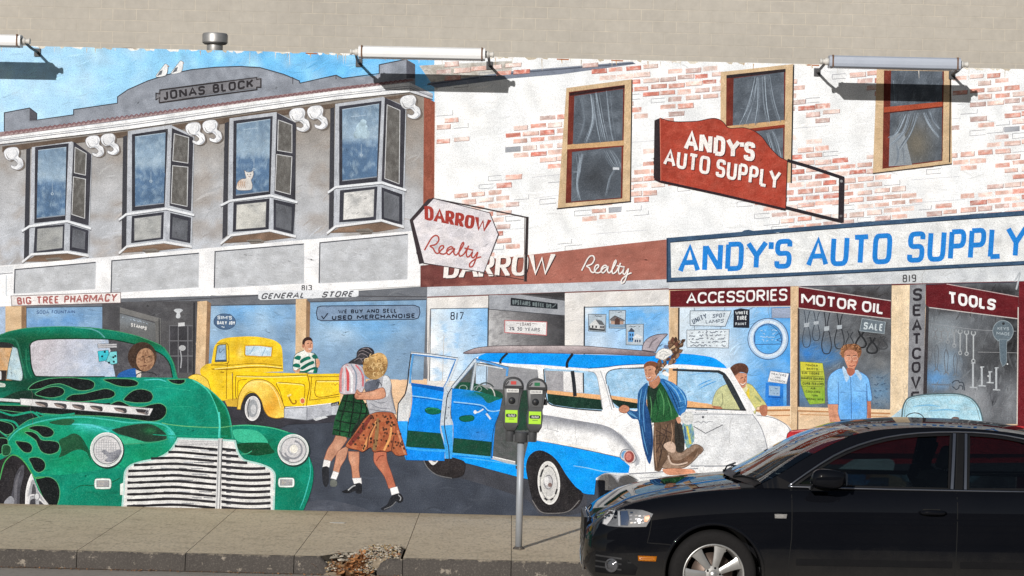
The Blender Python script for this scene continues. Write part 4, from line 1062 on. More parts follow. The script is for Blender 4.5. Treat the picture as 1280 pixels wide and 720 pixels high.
hs = w1.sub('painted_notice'); hs.poly([(963, 463.5), (986, 467), (983, 480), (959.5, 477)], (232, 234, 238), edge=((130, 140, 156), .6)); hs.text('HEATERS', [(964.5, 465.5), (983, 468.3), (982.3, 471), (964, 468.2)], (92, 96, 108), wt=.2); hs.text('AND', [(969, 470.2), (975.5, 471.2), (975.2, 473.4), (968.8, 472.4)], (110, 112, 124), wt=.2); hs.text('TELEVISION', [(962.2, 473), (981.5, 476), (981, 478.6), (961.8, 475.4)], (92, 96, 108), wt=.2)
b1 = az.sub('painted_sign'); b1.poly([(837.5, 363.5), (992, 358), (991, 382.5), (837.5, 384)], MAR); b1.line([(837.5, 384.2), (991, 382.8)], 1.0, (210, 204, 204))
b1.text('ACCESSORIES', [(858.5, 366), (984, 360.5), (984, 376), (858, 380)], (238, 238, 240), wt=.17, rnd=.75, gap=.14)
az.poly([(838, 385), (848, 384.5), (846.5, 512), (837, 512)], PIL); az.line([(848.5, 384.5), (847.5, 512)], 2.0, (66, 56, 58))
az.poly([(836, 510), (992, 507.5), (992, 511), (836, 514)], (240, 214, 180)); az.line([(836, 515), (992, 512.5)], 2.2, (186, 134, 92)); az.line([(945, 520), (990, 519)], 1.4, (196, 146, 104))
# motor oil window
DKW = lambda seed, *b: FB(BL((104, 108, 114), *b), (150, 156, 162), 13, 12, .6, -.05, .4, seed)
w2 = shopwin(az, [(997.5, 358.5), (1114.5, 356), (1112.5, 512.5), (997.5, 509)], DKW(3, (1080, 368, 60, 10, (62, 60, 62), 1), (1095, 420, 26, 34, (70, 70, 72), .9), (1015, 400, 20, 20, (150, 164, 178), .7), (1010, 440, 26, 16, (58, 128, 202), 1), (1035, 447, 26, 13, (74, 136, 200), .8), (1005, 490, 30, 24, (92, 138, 186), .9), (1070, 440, 16, 14, (130, 132, 134), .8), (1100, 488, 22, 26, (112, 150, 184), .9), (1100, 455, 14, 12, (128, 130, 132), .8)))
w2.line([(998, 384), (998, 509)], 2.4, (52, 54, 60))
def belt(p, u, v, a, b, ln, c):
    p.line([(u-3, v), (u-1, v+ln*.32), (u-a*.55, v+ln*.5), (u-a, v+ln*.8), (u-a*.6, v+ln), (u+a*.6, v+ln), (u+a, v+ln*.8), (u+a*.55, v+ln*.5), (u+1, v+ln*.32), (u+4, v+1)], b, c)
for (u, v, a, ln, b, c) in ((1008, 388, 5, 45, 1.0, (70, 78, 90)), (1020, 389, 4.6, 36, 1.0, (64, 72, 84)), (1033, 390, 6, 51, 1.3, (56, 60, 68)), (1049, 391, 6, 44, 1.4, (54, 58, 64)), (1062, 414, 5, 20, 1.2, (58, 62, 68)), (1076, 413, 6.5, 21, 2.2, (44, 46, 50)), (1090, 421, 6.5, 20, 2.2, (48, 50, 54)), (1103, 420, 6, 16, 1.3, (70, 72, 76))):
    bl_ = w2.sub('painted_fan_belt'); belt(bl_, u, v, a, b, ln, c)
    if u < 1055: bl_.poly([(u-3, v+ln*.36), (u+3.4, v+ln*.34), (u+3.2, v+ln*.45), (u-3, v+ln*.47)], (176, 184, 192))
b2 = az.sub('painted_sign'); b2.poly([(998, 359), (1113.5, 376.5), (1113, 398), (997.5, 384.5)], MAR); b2.line([(998, 358.5), (1113.5, 376)], 1.0, (206, 200, 200)); b2.line([(997.5, 385), (1113, 398.5)], 1.0, (206, 200, 200))
b2.text('MOTOR OIL', [(1002, 366), (1105, 379.5), (1104, 393), (1002, 380)], (238, 238, 240), wt=.19, rnd=.75, gap=.13, space=.3)
sl_ = w2.sub('painted_sign'); sl_.poly([(1077.5, 398), (1106.5, 402.5), (1105, 417), (1074.5, 413.5)], (116, 128, 138), edge=((160, 172, 180), .8)); sl_.text('SALE', [(1080, 402.5), (1104, 405), (1103, 414), (1079, 411.5)], (206, 216, 222), wt=.19)
yl = w2.sub('painted_notice'); yl.poly([(1000, 452), (1028, 454), (1030.5, 470), (1031, 504), (1012, 505.5), (1006, 495), (1001, 480)], FB(G((1005, 456), (214, 204, 70), (1020, 500), (138, 180, 66), .5, (176, 190, 74)), (200, 206, 96), 8, 7, .6, 0, .4, 2), edge=((120, 140, 60), .6))
for tx, q in (('FENDER', [(1007, 455), (1022, 456), (1022, 458.6), (1007, 457.6)]), ('SKIRTS', [(1008, 459.4), (1022, 460.2), (1022, 462.8), (1008, 462)]), ('SUN VISORS', [(1002, 464.5), (1024, 465.7), (1024, 468.5), (1002, 467.3)]), ('BUMPER GUARDS', [(1001.5, 471), (1029.5, 472.2), (1029.5, 475.2), (1001.5, 474)]), ('CURB FEELERS', [(1003, 477.5), (1029.5, 478.5), (1029.5, 481.7), (1003, 480.7)]), ('AIR', [(1013, 484), (1019, 484.2), (1019, 487), (1013, 486.8)]), ('COOLERS', [(1007, 488), (1025, 489), (1025, 491.6), (1007, 490.6)]), ('TURN', [(1014, 493), (1022, 493.4), (1022, 495.8), (1014, 495.4)]), ('SIGNAL KITS', [(1008, 497), (1029, 498), (1029, 500.8), (1008, 499.8)])):
    yl.text(tx, q, (56, 66, 40), wt=.22, rnd=.5)
for v in (463.8, 470, 476, 482.5): yl.line([(1001, v), (1029, v+1)], .6, (90, 104, 50))
for r in range(5): scribble(w2, [(1089, 470+r*8), (1110, 468+r*8), (1110, 474+r*8), (1089, 476+r*8)], 1, (62, 84, 112), .9, .6)
az.poly([(988, 358), (998, 358), (997, 545), (987.5, 545)], PIL); az.line([(997.5, 385), (997, 545)], 1.4, (92, 74, 66)); az.line([(988.5, 384), (988, 530)], 1.0, (240, 220, 190))
az.poly([(997, 508.5), (1115, 512), (1115, 516), (997, 512.5)], (240, 214, 180)); az.line([(997, 513.5), (1115, 517)], 1.8, (190, 140, 98)); az.line([(1000, 518), (1110, 521)], 1.2, (202, 156, 114))
# tan pillar and vertical sign
az.poly([(1114.5, 357), (1137, 356), (1134.5, 545), (1112.5, 545)], FB((228, 208, 178), (236, 220, 196), 7, 26, .8, -.2, .4, 7))
w3 = shopwin(az, [(1158, 355.5), (1273.5, 353), (1271.5, 530), (1158, 530)], DKW(6, (1240, 366, 60, 10, (46, 44, 46), 1), (1195, 386, 40, 7, (50, 48, 50), 1), (1262, 425, 22, 48, (36, 36, 38), 1), (1225, 430, 22, 16, (88, 90, 94), .8), (1180, 415, 26, 22, (150, 160, 168), 1), (1172, 472, 24, 16, (104, 156, 208), 1), (1185, 450, 16, 16, (150, 176, 200), .9), (1230, 455, 24, 24, (72, 74, 78), .9), (1215, 500, 30, 24, (168, 172, 178), .9), (1262, 500, 10, 26, (148, 152, 158), .9), (1245, 492, 12, 20, (84, 86, 92), .9)))
TL_ = (186, 192, 198)
def tool(kind, u, v, ln, c=TL_, w_=1.1):
    t = w3.sub('painted_wrench')
    if kind == 0:   # open ended wrench
        t.line([(u, v+4), (u, v+ln)], w_*1.5, c); t.ring(u, v+2.4, 2.6, 2.8, w_, c, a0=-50, a1=230); t.ring(u, v+ln+1, 2.0, 2.2, w_, c)
    elif kind == 1: # long loop handled spanner
        t.line([(u-2, v+ln*.6), (u-2.4, v+6), (u, v), (u+2.4, v+6), (u+2, v+ln*.6), (u+.8, v+ln), (u-.8, v+ln), (u-2, v+ln*.6)], w_*.8, (104, 110, 118)); t.line([(u-3, v+ln+3), (u, v+ln), (u+3, v+ln+3)], w_, (120, 126, 132))
    else:           # hammer or T handle
        t.line([(u, v), (u, v+ln)], w_*2.2, c); t.line([(u-4, v+ln), (u+5, v+ln+.5)], w_*1.4, c); t.line([(u-2, v+1), (u+3, v+.5)], w_*1.2, c)
for i, (u, v, ln) in enumerate(((1169, 409, 12), (1176.5, 409.5, 14), (1184.5, 410, 16), (1192.5, 411, 20), (1200, 412, 28), (1208, 413, 28), (1216.5, 414, 36))): tool(0, u, v, ln, lerp((128, 132, 138), (186, 192, 196), i/6))
for (u, v, ln) in ((1170.5, 431, 30), (1182.5, 437, 28), (1194, 442, 25), (1206, 448, 20)): tool(1, u, v, ln)
for (u, v, ln) in ((1216, 453, 31), (1227, 458, 24), (1237, 464, 14), (1245, 459, 28)): tool(2, u, v, ln)
pw = w3.sub('painted_pipe_wrench'); pw.line([(1164, 480.5), (1192, 481)], 2.0, (116, 130, 146)); pw.line([(1190, 479), (1193, 476), (1198, 476), (1199, 478), (1203, 478), (1205, 484), (1205, 488)], 1.3, (66, 74, 84)); pw.line([(1190, 483), (1193, 485), (1195, 487), (1198, 485), (1199, 482), (1203, 483), (1203, 487)], 1.2, (66, 74, 84))
hk = w3.sub('painted_hook'); hk.line([(1242, 520), (1240, 512), (1248, 509), (1256, 513), (1255, 520), (1268, 519)], 1.2, (120, 122, 128))
w3.line([(1163, 404), (1220, 412), (1270, 414)], .7, (150, 154, 160)); w3.line([(1222, 440), (1271, 441)], .7, (150, 152, 156))
for (u, v) in ((1259, 455), (1251, 450), (1235, 470), (1236, 478), (1226, 459)): w3.ell(u, v, 1.0, 1.0, (226, 230, 234))
b3 = az.sub('painted_sign'); b3.poly([(1157, 356), (1183, 355), (1273, 371), (1273, 389), (1157, 383.5)], MAR); b3.poly([(1157, 383.5), (1158, 383), (1273, 399), (1273, 388), (1157, 374)], MAR)
b3.line([(1157, 383.8), (1273, 398.5)], 1.1, (206, 200, 200)); b3.line([(1183, 355), (1273, 371)], 1.0, (196, 176, 176))
b3.text('TOOLS', [(1184.5, 364), (1245, 374.5), (1243.5, 388), (1185.5, 380)], (240, 240, 242), wt=.2, rnd=.75, gap=.12)
ky = w3.sub('painted_key'); ky.ell(1253.5, 414, 12.8, 13.4, (108, 122, 132)); ky.ring(1253.5, 414, 12.8, 13.4, .9, (150, 162, 170)); ky.poly([(1249, 424), (1259, 424), (1258, 428), (1258, 452), (1256, 456), (1253, 458), (1250, 450), (1249, 428)], (104, 120, 132), edge=((140, 152, 160), .7)); ky.ell(1254, 404.5, 1.8, 1.8, (52, 54, 58))
ky.text('KEYS', [(1246.5, 408.5), (1261, 409), (1261, 413), (1246.5, 412.5)], (166, 178, 186), wt=.2); ky.text('MADE', [(1245.5, 414.5), (1262, 415.5), (1262, 419.5), (1245.5, 418.5)], (166, 178, 186), wt=.2)
vs_ = az.sub('painted_sign'); vs_.poly([(1137, 356), (1157, 355), (1154, 500), (1134.5, 500)], FB((138, 140, 146), (166, 168, 174), 6, 20, .8, -.2, .4, 3)); vs_.poly([(1157, 381), (1161, 384), (1158, 500), (1153.5, 500)], (66, 62, 66))
for i, (ch, v, h) in enumerate((('S', 360, 16), ('E', 380, 15), ('A', 398, 16), ('T', 416, 15), ('C', 434, 15), ('O', 452, 14), ('V', 469, 17), ('E', 489, 14))):
    x0 = 1141-i*.35; vs_.text(ch, [(x0, v+.5), (x0+11.5, v), (x0+11.3, v+h), (x0-.2, v+h+.5)], (54, 52, 58), wt=.2, rnd=.8)
az.poly([(1273.5, 352), (1300, 350.5), (1298, 545), (1271.5, 545)], FB((110, 30, 40), (132, 50, 56), 6, 20, .8, -.2, .4, 3)); az.line([(1272.5, 384), (1271, 530)], 1.4, (206, 200, 196)); az.line([(1268, 352), (1275, 340), (1270, 362)], 2.0, (190, 196, 202))
az.poly([(1300, 360), (UR, 346), (UR, 520), (1300, 520)], DKW(9, (1400, 400, 60, 40, (90, 140, 190), .8)), grid=10)

# ---- big blue lettered fascia
bs = part('painted_sign', 'long white fascia sign with big blue letters in a slate blue frame')
bs.poly([(833, 297.5), (960, 287), (1100, 276), (1290, 262.5), (1460, 250), (1460, 322), (1290, 331), (1100, 340), (960, 347), (833, 353)], FB((62, 88, 116), (84, 112, 140), 30, 5, .8, -.2, .4, 2), grid=6)
bs.poly([(838, 303), (960, 292.5), (1100, 281.5), (1290, 268.5), (1454, 257), (1454, 316), (1290, 325.5), (1100, 335.5), (960, 342), (839, 347)], FB((228, 231, 233), (240, 241, 240), 34, 12, .8, -.2, .4, 3), grid=8)
bs.line([(838, 303), (960, 292.5), (1100, 281.5), (1290, 268.5)], 1.0, (36, 50, 66), smooth=False); bs.line([(833, 352.5), (960, 346.5), (1100, 339.5), (1290, 330.5)], 1.2, (40, 52, 68), smooth=False); bs.line([(834, 298), (834, 353)], 1.2, (40, 54, 72))
bs.text("ANDY'S AUTO SUPPLY", [(850, 306), (1284, 281), (1281, 322.5), (848.5, 342)], (40, 136, 216), wt=.175, rnd=.45, gap=.14, space=.5)

# ---- red hanging sign
rs = part('painted_sign', 'red hanging sign with a scrolled top and white letters on a black bracket')
rs.line([(984, 200.5), (1010, 208), (1055, 223)], 4.2, (48, 44, 50), smooth=False); rs.line([(980, 259), (1012, 267), (1053, 277)], 4.0, (48, 44, 50), smooth=False); rs.line([(1052, 222), (1051, 278)], 7.0, (54, 48, 54))
rs.ell(1051.5, 226.5, 1.8, 1.8, (150, 150, 154)); rs.ell(1051, 270, 1.8, 1.8, (110, 108, 112))
rs.poly([(818, 150.5), (825, 147.5), (826, 226), (817, 223)], (56, 48, 52))
rs.poly(Q(0, 0, 1, "825,147.5c 832,150 842,152 852,152.3 872,151.5 884,149 893,148 900,150 905,154 909,159 914,160.5 922,160 931,160 942,163.5 952,171 962,184 974,196 984,201c 982,261c 826,226c"), FB((172, 74, 58), (190, 102, 86), 12, 12, .7, -.1, .4, 4), grid=4, edge=((60, 38, 40), .9))
rs.line([(818, 223.5), (826, 227), (900, 243), (982, 262)], 3.0, (56, 40, 46), smooth=False); rs.line([(825, 147.5), (826, 226)], .9, (206, 120, 100))
for off, c in (((1.1, 1.0), (92, 36, 34)), ((0, 0), (242, 238, 236))):
    rs.text("ANDY'S", [(857+off[0], 162+off[1]), (944+off[0], 179+off[1]), (943+off[0], 202+off[1]), (855.5+off[0], 188+off[1])], c, wt=.2, rnd=.5, gap=.12)
    rs.text("AUTO SUPPLY", [(831.5+off[0], 185+off[1]), (976+off[0], 214+off[1]), (974+off[0], 238+off[1]), (829.5+off[0], 206.5+off[1])], c, wt=.175, rnd=.5, gap=.14, space=.3)
# ------------------------------------------------------------------ painted vehicles
random.seed(31)
# ---- yellow pickup
A4 = lambda s: Q(230, 405, 5.3333, s)
tk = part('painted_truck', 'yellow painted pickup seen from behind')
YL = FB((238, 202, 44), (246, 220, 96), 9, 9, .7, -.1, .4, 3); YB = FB((243, 208, 30), (248, 224, 70), 10, 8, .6, 0, .4, 4)
YD = (150, 112, 20)
tk.poly(A4("-20,610 300,540 640,560 1010,590 1010,650 700,670 640,690 300,700 -20,720"), (62, 62, 70), mot=.12)
tk.poly(A4("108,315 118,290 150,268 185,262c 180,300c 165,400c 120,350"), BL(YL, (256, 458, 5, 5, (176, 150, 80), .5)))
tk.poly(A4("182,268c 190,215 200,160 218,128 250,102 300,90 400,83 480,84 540,92 590,104 630,125 650,150 658,200 662,316c 320,330c 325,510c 215,500 165,400c 172,300"), BL(YL, (300, 440, 4, 9, (252, 240, 170), .9), (297, 435, 6, 12, (206, 160, 36), .5), (320, 452, 34, 2.2, (208, 160, 30), .7), (262, 480, 10, 14, (248, 214, 40), .8)), grid=3)
tk.poly(A4("28,355c 55,340 95,335 130,350 158,375 170,410 180,450c 90,420c"), (240, 210, 92), edge=(YD, .7))
tk.poly(A4("325,316c 822,330c 836,360c 832,430c 818,550c 640,548c 330,512c"), YB, grid=4)
tk.poly(A4("822,333c 1040,330c 1042,545c 830,560c 818,555c 830,430c"), FB((242, 208, 46), (248, 224, 84), 8, 8, .7, -.1, .4, 6), grid=4)
tk.poly(A4("270,506c 360,494c 362,552c 290,548c"), (214, 176, 66))
for s_, w_ in (("182,268 290,262 300,210 296,150 284,128 240,128 218,132", 1.0), ("185,300 290,302 420,290 560,288 660,300", 1.3), ("178,278 300,275 480,262 655,278", .8), ("292,262 285,330 283,500", .9), ("325,320 325,510", .9), ("348,345 600,348 822,340", 1.0), ("345,350 345,480 355,500", 1.0), ("360,490 360,390 370,375 420,368", .8), ("615,400 630,388 790,400 805,410 806,460 795,545", .9), ("615,400 640,450 660,520", .9), ("822,335 838,400 835,440 822,500 818,550", 1.2), ("850,350 846,440 838,505", .9), ("830,352 1036,350", .9), ("835,508 900,500 1036,482", .9), ("880,378 1036,378", 1.0), ("880,378 885,484 1036,466", 1.0), ("245,320 268,322", 1.4)):
    tk.line(A4(s_), w_, YD)
for s_ in ("352,350 600,354 815,348", "888,384 1034,384", "205,300 300,290 480,276 650,290", "620,392 788,406 800,414"): tk.line(A4(s_), 1.0, (252, 238, 150))
tk.poly(A4("355,568c 366,480 400,415 450,376 520,370 580,395 620,440 650,500 672,560c 670,622c 612,628 560,610 530,560 515,510 482,466 440,452 408,478 386,530 377,570c"), BL(FB((242, 206, 92), (248, 224, 130), 7, 9, .7, -.1, .4, 5), (336, 512, 10, 14, (224, 160, 50), .8), (345, 500, 6, 16, (220, 156, 44), .6), (315, 480, 12, 6, (250, 230, 150), .6)), edge=(YD, .9), grid=3)
tk.line(A4("410,410 460,388 540,388 590,425 625,485 645,560"), 1.2, (252, 236, 160), taper=(.4, 1, .4))
tw = tk.sub('painted_wheel')
tw.poly(A4("380,568 395,510 420,470 455,458 490,475 520,525 535,590 545,640 520,670 450,676 400,640"), (56, 56, 62), mot=.15)
tw.ell(316, 510.5, 9.3, 15, (206, 206, 208), rot=.06); tw.ell(316, 510.5, 6.3, 11.2, (158, 162, 168), rot=.06); tw.ell(317, 511.5, 3.6, 6.2, (206, 208, 212)); tw.ring(316, 510.5, 9.3, 15, 1.0, (236, 236, 238), rot=.06); tw.line(A4("440,500 425,560 432,620"), 1.2, (100, 102, 108))
tg = tk.sub('painted_window'); tg.poly(A4("408,142 500,142 588,152 590,160 584,218 500,218 412,212 405,200"), FB((188, 212, 228), (232, 240, 246), 7, 9, .9, -.1, .3, 2, .8), smooth=False, edge=((206, 160, 24), 1.6)); tg.line(A4("440,200 470,150"), .9, (150, 180, 206)); tg.line(A4("520,212 545,160"), .9, (150, 180, 206))
tg2 = tk.sub('painted_window'); tg2.poly(A4("222,148c 240,138 280,136c 284,250c 208,252c"), FB((150, 180, 208), (190, 210, 228), 4, 9, .8, -.1, .3, 4), edge=((120, 110, 60), 1.2)); tg2.line(A4("210,245 283,242"), 2, (70, 92, 116)); tg2.line(A4("235,160 240,190 270,165"), .7, (90, 110, 130))
tb = tk.sub('painted_bumper'); tb.poly(A4("668,562c 820,553c 990,530c 1042,545c 1040,606c 990,606c 820,642c 668,626c"), FB((190, 195, 204), (216, 220, 228), 10, 6, .8, -.2, .4, 3), edge=((110, 114, 122), .8)); tb.poly(A4("818,560c 985,534c 985,604c 820,640c"), FB((168, 172, 182), (204, 208, 216), 8, 6, .8, -.2, .4, 4)); tb.line(A4("820,556 820,640"), .9, (116, 120, 128)); tb.line(A4("676,556 820,548 990,528"), 1.0, (240, 242, 246), smooth=False)
tb.poly(A4("860,632c 940,612c 960,622c 880,645c"), (210, 214, 220))
tpl = tk.sub('painted_plate'); tpl.poly(A4("980,528c 1035,514c 1036,536c 985,550c"), (52, 52, 58)); tpl.text('XAX', [(415.5, 504.6), (422.5, 502.6), (422.5, 505.8), (415.5, 507.8)], (188, 190, 194), wt=.2)
tl_ = tk.sub('painted_tail_light'); tl_.ell(378.3, 501, 3, 3.5, (206, 112, 84)); tl_.ring(378.3, 501, 3, 3.6, .9, (240, 224, 150))
tk.line(A4("696,470 705,500 725,530 742,530 748,515 740,508"), 1.8, (170, 126, 30)); tk.line(A4("690,480 715,470"), 2.2, (244, 226, 150)); tk.line(A4("985,400 1000,398 1010,408 1020,396 1030,404"), .8, (170, 130, 40))

# ---- green custom car
C1 = lambda s: Q(0, 400, 5.3333, s); C2 = lambda s: Q(0, 515, 5.3333, s); C3 = lambda s: Q(180, 515, 5.3333, s)
gc = part('painted_car', 'green car with black flames and a wide chrome grille')
GR = FB((4, 136, 112), (22, 158, 136), 16, 12, .7, -.2, .4, 3); DG = (18, 84, 60); BK = FB((20, 26, 28), (44, 56, 56), 7, 7, .6, 0, .4, 7)
gcf = BL(GR, (205, 492, 40, 20, (24, 164, 142), .8), (225, 505, 22, 16, (8, 146, 118), .7), (40, 480, 60, 20, (16, 74, 56), 1), (60, 425, 90, 12, (22, 96, 64), 1), (190, 426, 40, 10, (24, 100, 64), 1), (20, 445, 30, 30, (16, 78, 56), 1), (110, 590, 40, 26, (6, 140, 114), .7), (60, 560, 40, 20, (14, 152, 132), .8), (95, 540, 26, 8, (52, 186, 180), .8), (130, 620, 40, 14, (6, 116, 92), .7), (358, 610, 22, 26, (8, 116, 90), .7), (330, 560, 30, 16, (10, 104, 70), .7))
gc.poly(Q(0, 0, 1, "-260,642c -262,500 -210,470 -120,455 -60,440 -30,428 0,418.5 11,414 34,410 75,408 112,409 142,413 169,419 187,425 202,432 212,445 219,460 222.5,473c 241,474 258,484 271,495 282.5,508 288,525 290.5,533c 311,531.5 339,535 360,540 377,546 386,569 391.5,586 391,603 386,622 377,643c 340,643c 150,639c"), gcf, grid=4.5)
# glass and cabin
ws = gc.sub('painted_windshield')
ws.poly(C1("195,175 210,148 250,134 320,128 500,125 720,128 850,150 980,185 1080,230 1130,290 1152,384c 700,378c 240,376c 222,345 208,290"), FB((84, 84, 90), (112, 112, 116), 8, 10, .8, -.2, .4, 4), grid=3)
ws.poly(C1("200,170 215,148 260,134 400,127 500,126 722,129c 770,376c 700,378c 250,374 225,345 210,290"), FB(G((60, 430), (196, 192, 200), (140, 460), (176, 196, 222)), (212, 214, 222), 14, 10, .7, -.1, .4, 5), grid=4)
ws.line(C1("690,128 738,205"), .9, (190, 196, 206)); ws.line(C1("735,145 730,170"), 1.0, (70, 72, 78))
ws.line(C1("200,175 215,148 260,132 400,125 720,128 850,150 980,185 1080,230 1130,290 1152,384"), 1.3, (14, 58, 42)); ws.line(C1("200,175 208,290 222,345 245,376 700,378"), 1.6, (14, 50, 38)); ws.line(C1("175,190 178,290 195,350 215,385"), 2.0, (40, 128, 96), taper=(.4, 1, .4))
mr = gc.sub('painted_mirror'); mr.poly(C1("652,160c 780,157c 782,184c 655,186c"), (196, 196, 202), edge=((96, 98, 104), .7)); mr.line(C1("655,173 782,171"), .9, (110, 112, 118))
for cx, cy, r in ((694, 238, .25), (756, 254, -.25)):
    di = gc.sub('painted_dice'); q = [(cx-42, cy-30), (cx+30, cy-38), (cx+40, cy+28), (cx-32, cy+40)] if r > 0 else [(cx-22, cy-42), (cx+24, cy-45), (cx+28, cy+34), (cx-8, cy+44), (cx-48, cy+20)]
    di.poly([(p[0]/5.3333, 400+p[1]/5.3333) for p in q], (64, 180, 196) if r > 0 else (126, 206, 214), edge=((60, 92, 100), .6))
    if r > 0: di.poly(C1("745,228c 738,270c 700,278c"), (60, 84, 88))
    for (a, b) in (((682, 242), (700, 212)) if r > 0 else ((757, 248), (760, 278), (770, 240), (728, 284))): di.ell(a/5.3333, 400+b/5.3333, 1.4, 1.4, (24, 44, 52))
dr = gc.sub('painted_person', 'driver with curly brown hair behind the wheel')
dr.ell(178, 446, 18, 18.5, FB((70, 54, 46), (96, 76, 62), 3, 3, .9, -.2, .3, 3)); dr.ell(182, 449.5, 11.5, 14.5, FB((182, 146, 118), (128, 94, 74), 2.4, 2.4, 1.4, -.1, .3, 4), rot=.1, grid=2)
dr.poly(C1("780,380 800,352 850,330 900,320c 925,340c 925,380c 790,382c"), (44, 102, 172)); dr.poly(C1("905,330c 945,345c 940,382c 912,382c"), (212, 206, 200))
for (a, b) in ((177, 446), (185, 446)): dr.line([(a, b), (a+3, b)], 1.1, (60, 44, 38))
dr.line([(179, 457), (184, 457)], 1.0, (96, 56, 48)); dr.line([(181.5, 448), (180.5, 453), (183, 453)], .9, (110, 78, 60))
swh = gc.sub('painted_steering_wheel'); swh.ring(183, 470, 12.5, 5, 1.2, (50, 52, 58), a0=180, a1=360); swh.line([(176, 466), (183, 469), (190, 467)], 1.0, (96, 98, 102))
sw_ = gc.sub('painted_side_window'); sw_.poly(C1("-500,170c -10,172c 60,165 100,185 118,240 150,345 152,395 130,405c -500,405c"), FB((206, 164, 118), (190, 196, 204), 10, 10, .5, 0, .4, 5), edge=((16, 60, 46), 1.6)); sw_.poly(C1("-10,150 50,150 90,165 85,185 0,185c"), (48, 50, 52)); sw_.poly(C1("-500,335c 48,335c 40,405c -500,405c"), (58, 52, 50)); sw_.poly(C1("0,340 10,345 10,395 0,395"), (214, 216, 220))
sw_.poly(C1("85,178c 115,190 125,230 152,350 150,392 138,405 45,392c 60,290"), FB((180, 204, 216), (212, 218, 208), 6, 9, .8, -.1, .4, 3), edge=((90, 116, 116), .8))
gc.line(C1("-20,128 60,124 110,140 135,220 160,330 175,390"), 2.2, (44, 116, 92)); gc.line(C1("-20,420 30,430 30,440 -20,440"), 2.4, (198, 206, 200))
gc.line(C1("500,48 600,58 660,80 700,118"), 1.6, (92, 166, 166)); gc.line(C1("0,104 60,78 180,54 400,44 600,52 760,72 900,102 1000,137 1080,172"), 1.2, (74, 150, 112), taper=(.5, 1, .6)); gc.line(C1("1090,180 1130,235 1160,300 1178,380"), 1.5, (60, 150, 112))
FE = (92, 168, 122)
def flame(T, s, c=BK, e=FE):
    gc.poly(T(s), c, smooth=True, edge=(e, .9), mot=.12)
# hood flames
flame(C1, "-10,545 60,500 140,470 200,470 240,495 290,520 350,545 200,560 100,552", FB((26, 56, 46), (34, 70, 56), 8, 8, .5, 0, .4, 2), DG)
flame(C1, "190,462 230,420 330,390 480,384 560,392 600,398 632,420 622,455 575,470 520,468 450,440 400,425 330,435 270,458")
flame(C1, "235,492 300,455 370,442 420,455 432,480 410,505 350,518 290,512")
flame(C1, "690,396 780,390 880,395 922,415 910,438 850,446 790,440 740,422")
flame(C1, "440,532 480,498 560,490 640,470 710,457 760,475 768,500 740,520 690,527 600,540 520,545")
flame(C1, "825,530 880,475 940,460 1000,475 1022,510 1000,545 930,552 870,547")
flame(C1, "1115,396c 1235,394c 1232,415 1200,429 1150,420")
gc.poly(C1("-260,560c 200,572 480,590 700,600 740,560 800,540 880,575 960,575 1010,562 1070,556 1108,582 1106,630 1070,665 1000,676 850,656 700,642 560,636 400,630 200,618 -260,600c"), BK, edge=(FE, .9), mot=.12, grid=4)
gc.poly(C1("600,545c 690,555 740,552 700,575 600,570"), BK)
# the shoulder below the chrome strip, left
gc.poly(C2("-260,-40c 0,-15 120,0 250,8 300,22 200,50 130,95 60,160 20,200 -260,240c"), FB((26, 40, 40), (20, 92, 76), 12, 10, .6, 0, .5, 4), edge=(FE, .7), grid=4)
for s_ in ("-20,-12 40,10 90,22 160,8 215,0 250,20 270,40", "-20,50 50,55 100,70 125,105 120,130", "240,0 300,20 400,22 500,10", "-20,110 20,140 50,165"): gc.line(C2(s_), 3.4, (34, 158, 128), taper=(.5, 1, .6))
flame(C2, "-10,60 40,66 80,82 96,112 80,140 40,150 -10,112")
# fender
gc.poly(C2("60,190 100,140 160,100 260,65 400,40 560,33 700,48 860,70 1000,68 1100,88 1150,130 1175,170 1150,240 1080,290 960,320 880,345 830,370 700,380 400,420 250,400 150,320 80,270 40,290 -20,330 0,250"), BL(FB((14, 150, 116), (22, 166, 132), 12, 9, .7, -.2, .4, 6), (135, 537, 30, 8, (46, 178, 168), .9), (112, 533, 22, 5, (96, 210, 214), .8), (90, 575, 40, 12, (12, 142, 102), .8), (185, 566, 22, 10, (10, 138, 98), .8), (215, 540, 6, 14, (84, 204, 208), .9), (35, 535, 20, 8, (70, 150, 70), .7)), grid=4)
gc.line(C2("60,190 100,140 160,100 260,65 400,40 560,33 700,48 860,70 1000,68 1100,88 1150,130 1175,170"), 2.0, (70, 190, 176), taper=(.6, 1.1, 1))
gc.line(C2("480,80 600,86 680,110 730,132"), 3.2, (94, 206, 210), taper=(.3, 1, .5))
flame(C2, "190,105 240,90 310,95 350,115 362,140 340,164 290,166 250,132 215,118"); flame(C2, "165,135 210,130 250,150 280,185 340,190 385,200 400,225 385,265 330,282 280,265 255,225 240,190 200,160"); flame(C2, "105,195 150,195 195,205 218,235 205,268 165,268 130,237")
gc.poly(C2("395,190 440,165 490,142 530,155 560,190 585,240 592,275c 540,250 490,258 440,285 392,305c 410,250"), FB((32, 84, 58), (54, 110, 78), 7, 7, .7, -.1, .4, 3)); gc.poly(C2("545,190c 575,215 600,270 610,330c 590,290"), (18, 92, 66))
gc.poly(C2("745,118c 830,95 920,80 1000,80 1060,105 1110,150 1105,182 1040,196 960,196 860,165 790,145"), BL(FB((38, 60, 50), (52, 78, 62), 7, 7, .7, -.1, .4, 3), (188, 538, 10, 5, (40, 120, 76), .9)), edge=((40, 110, 84), .8), grid=3)
gc.poly(C2("790,155c 860,168 960,198 960,208c 830,215c 800,180"), (60, 178, 140)); gc.line(C2("830,215 960,206 1060,196 1120,180"), 1.2, (70, 160, 122))
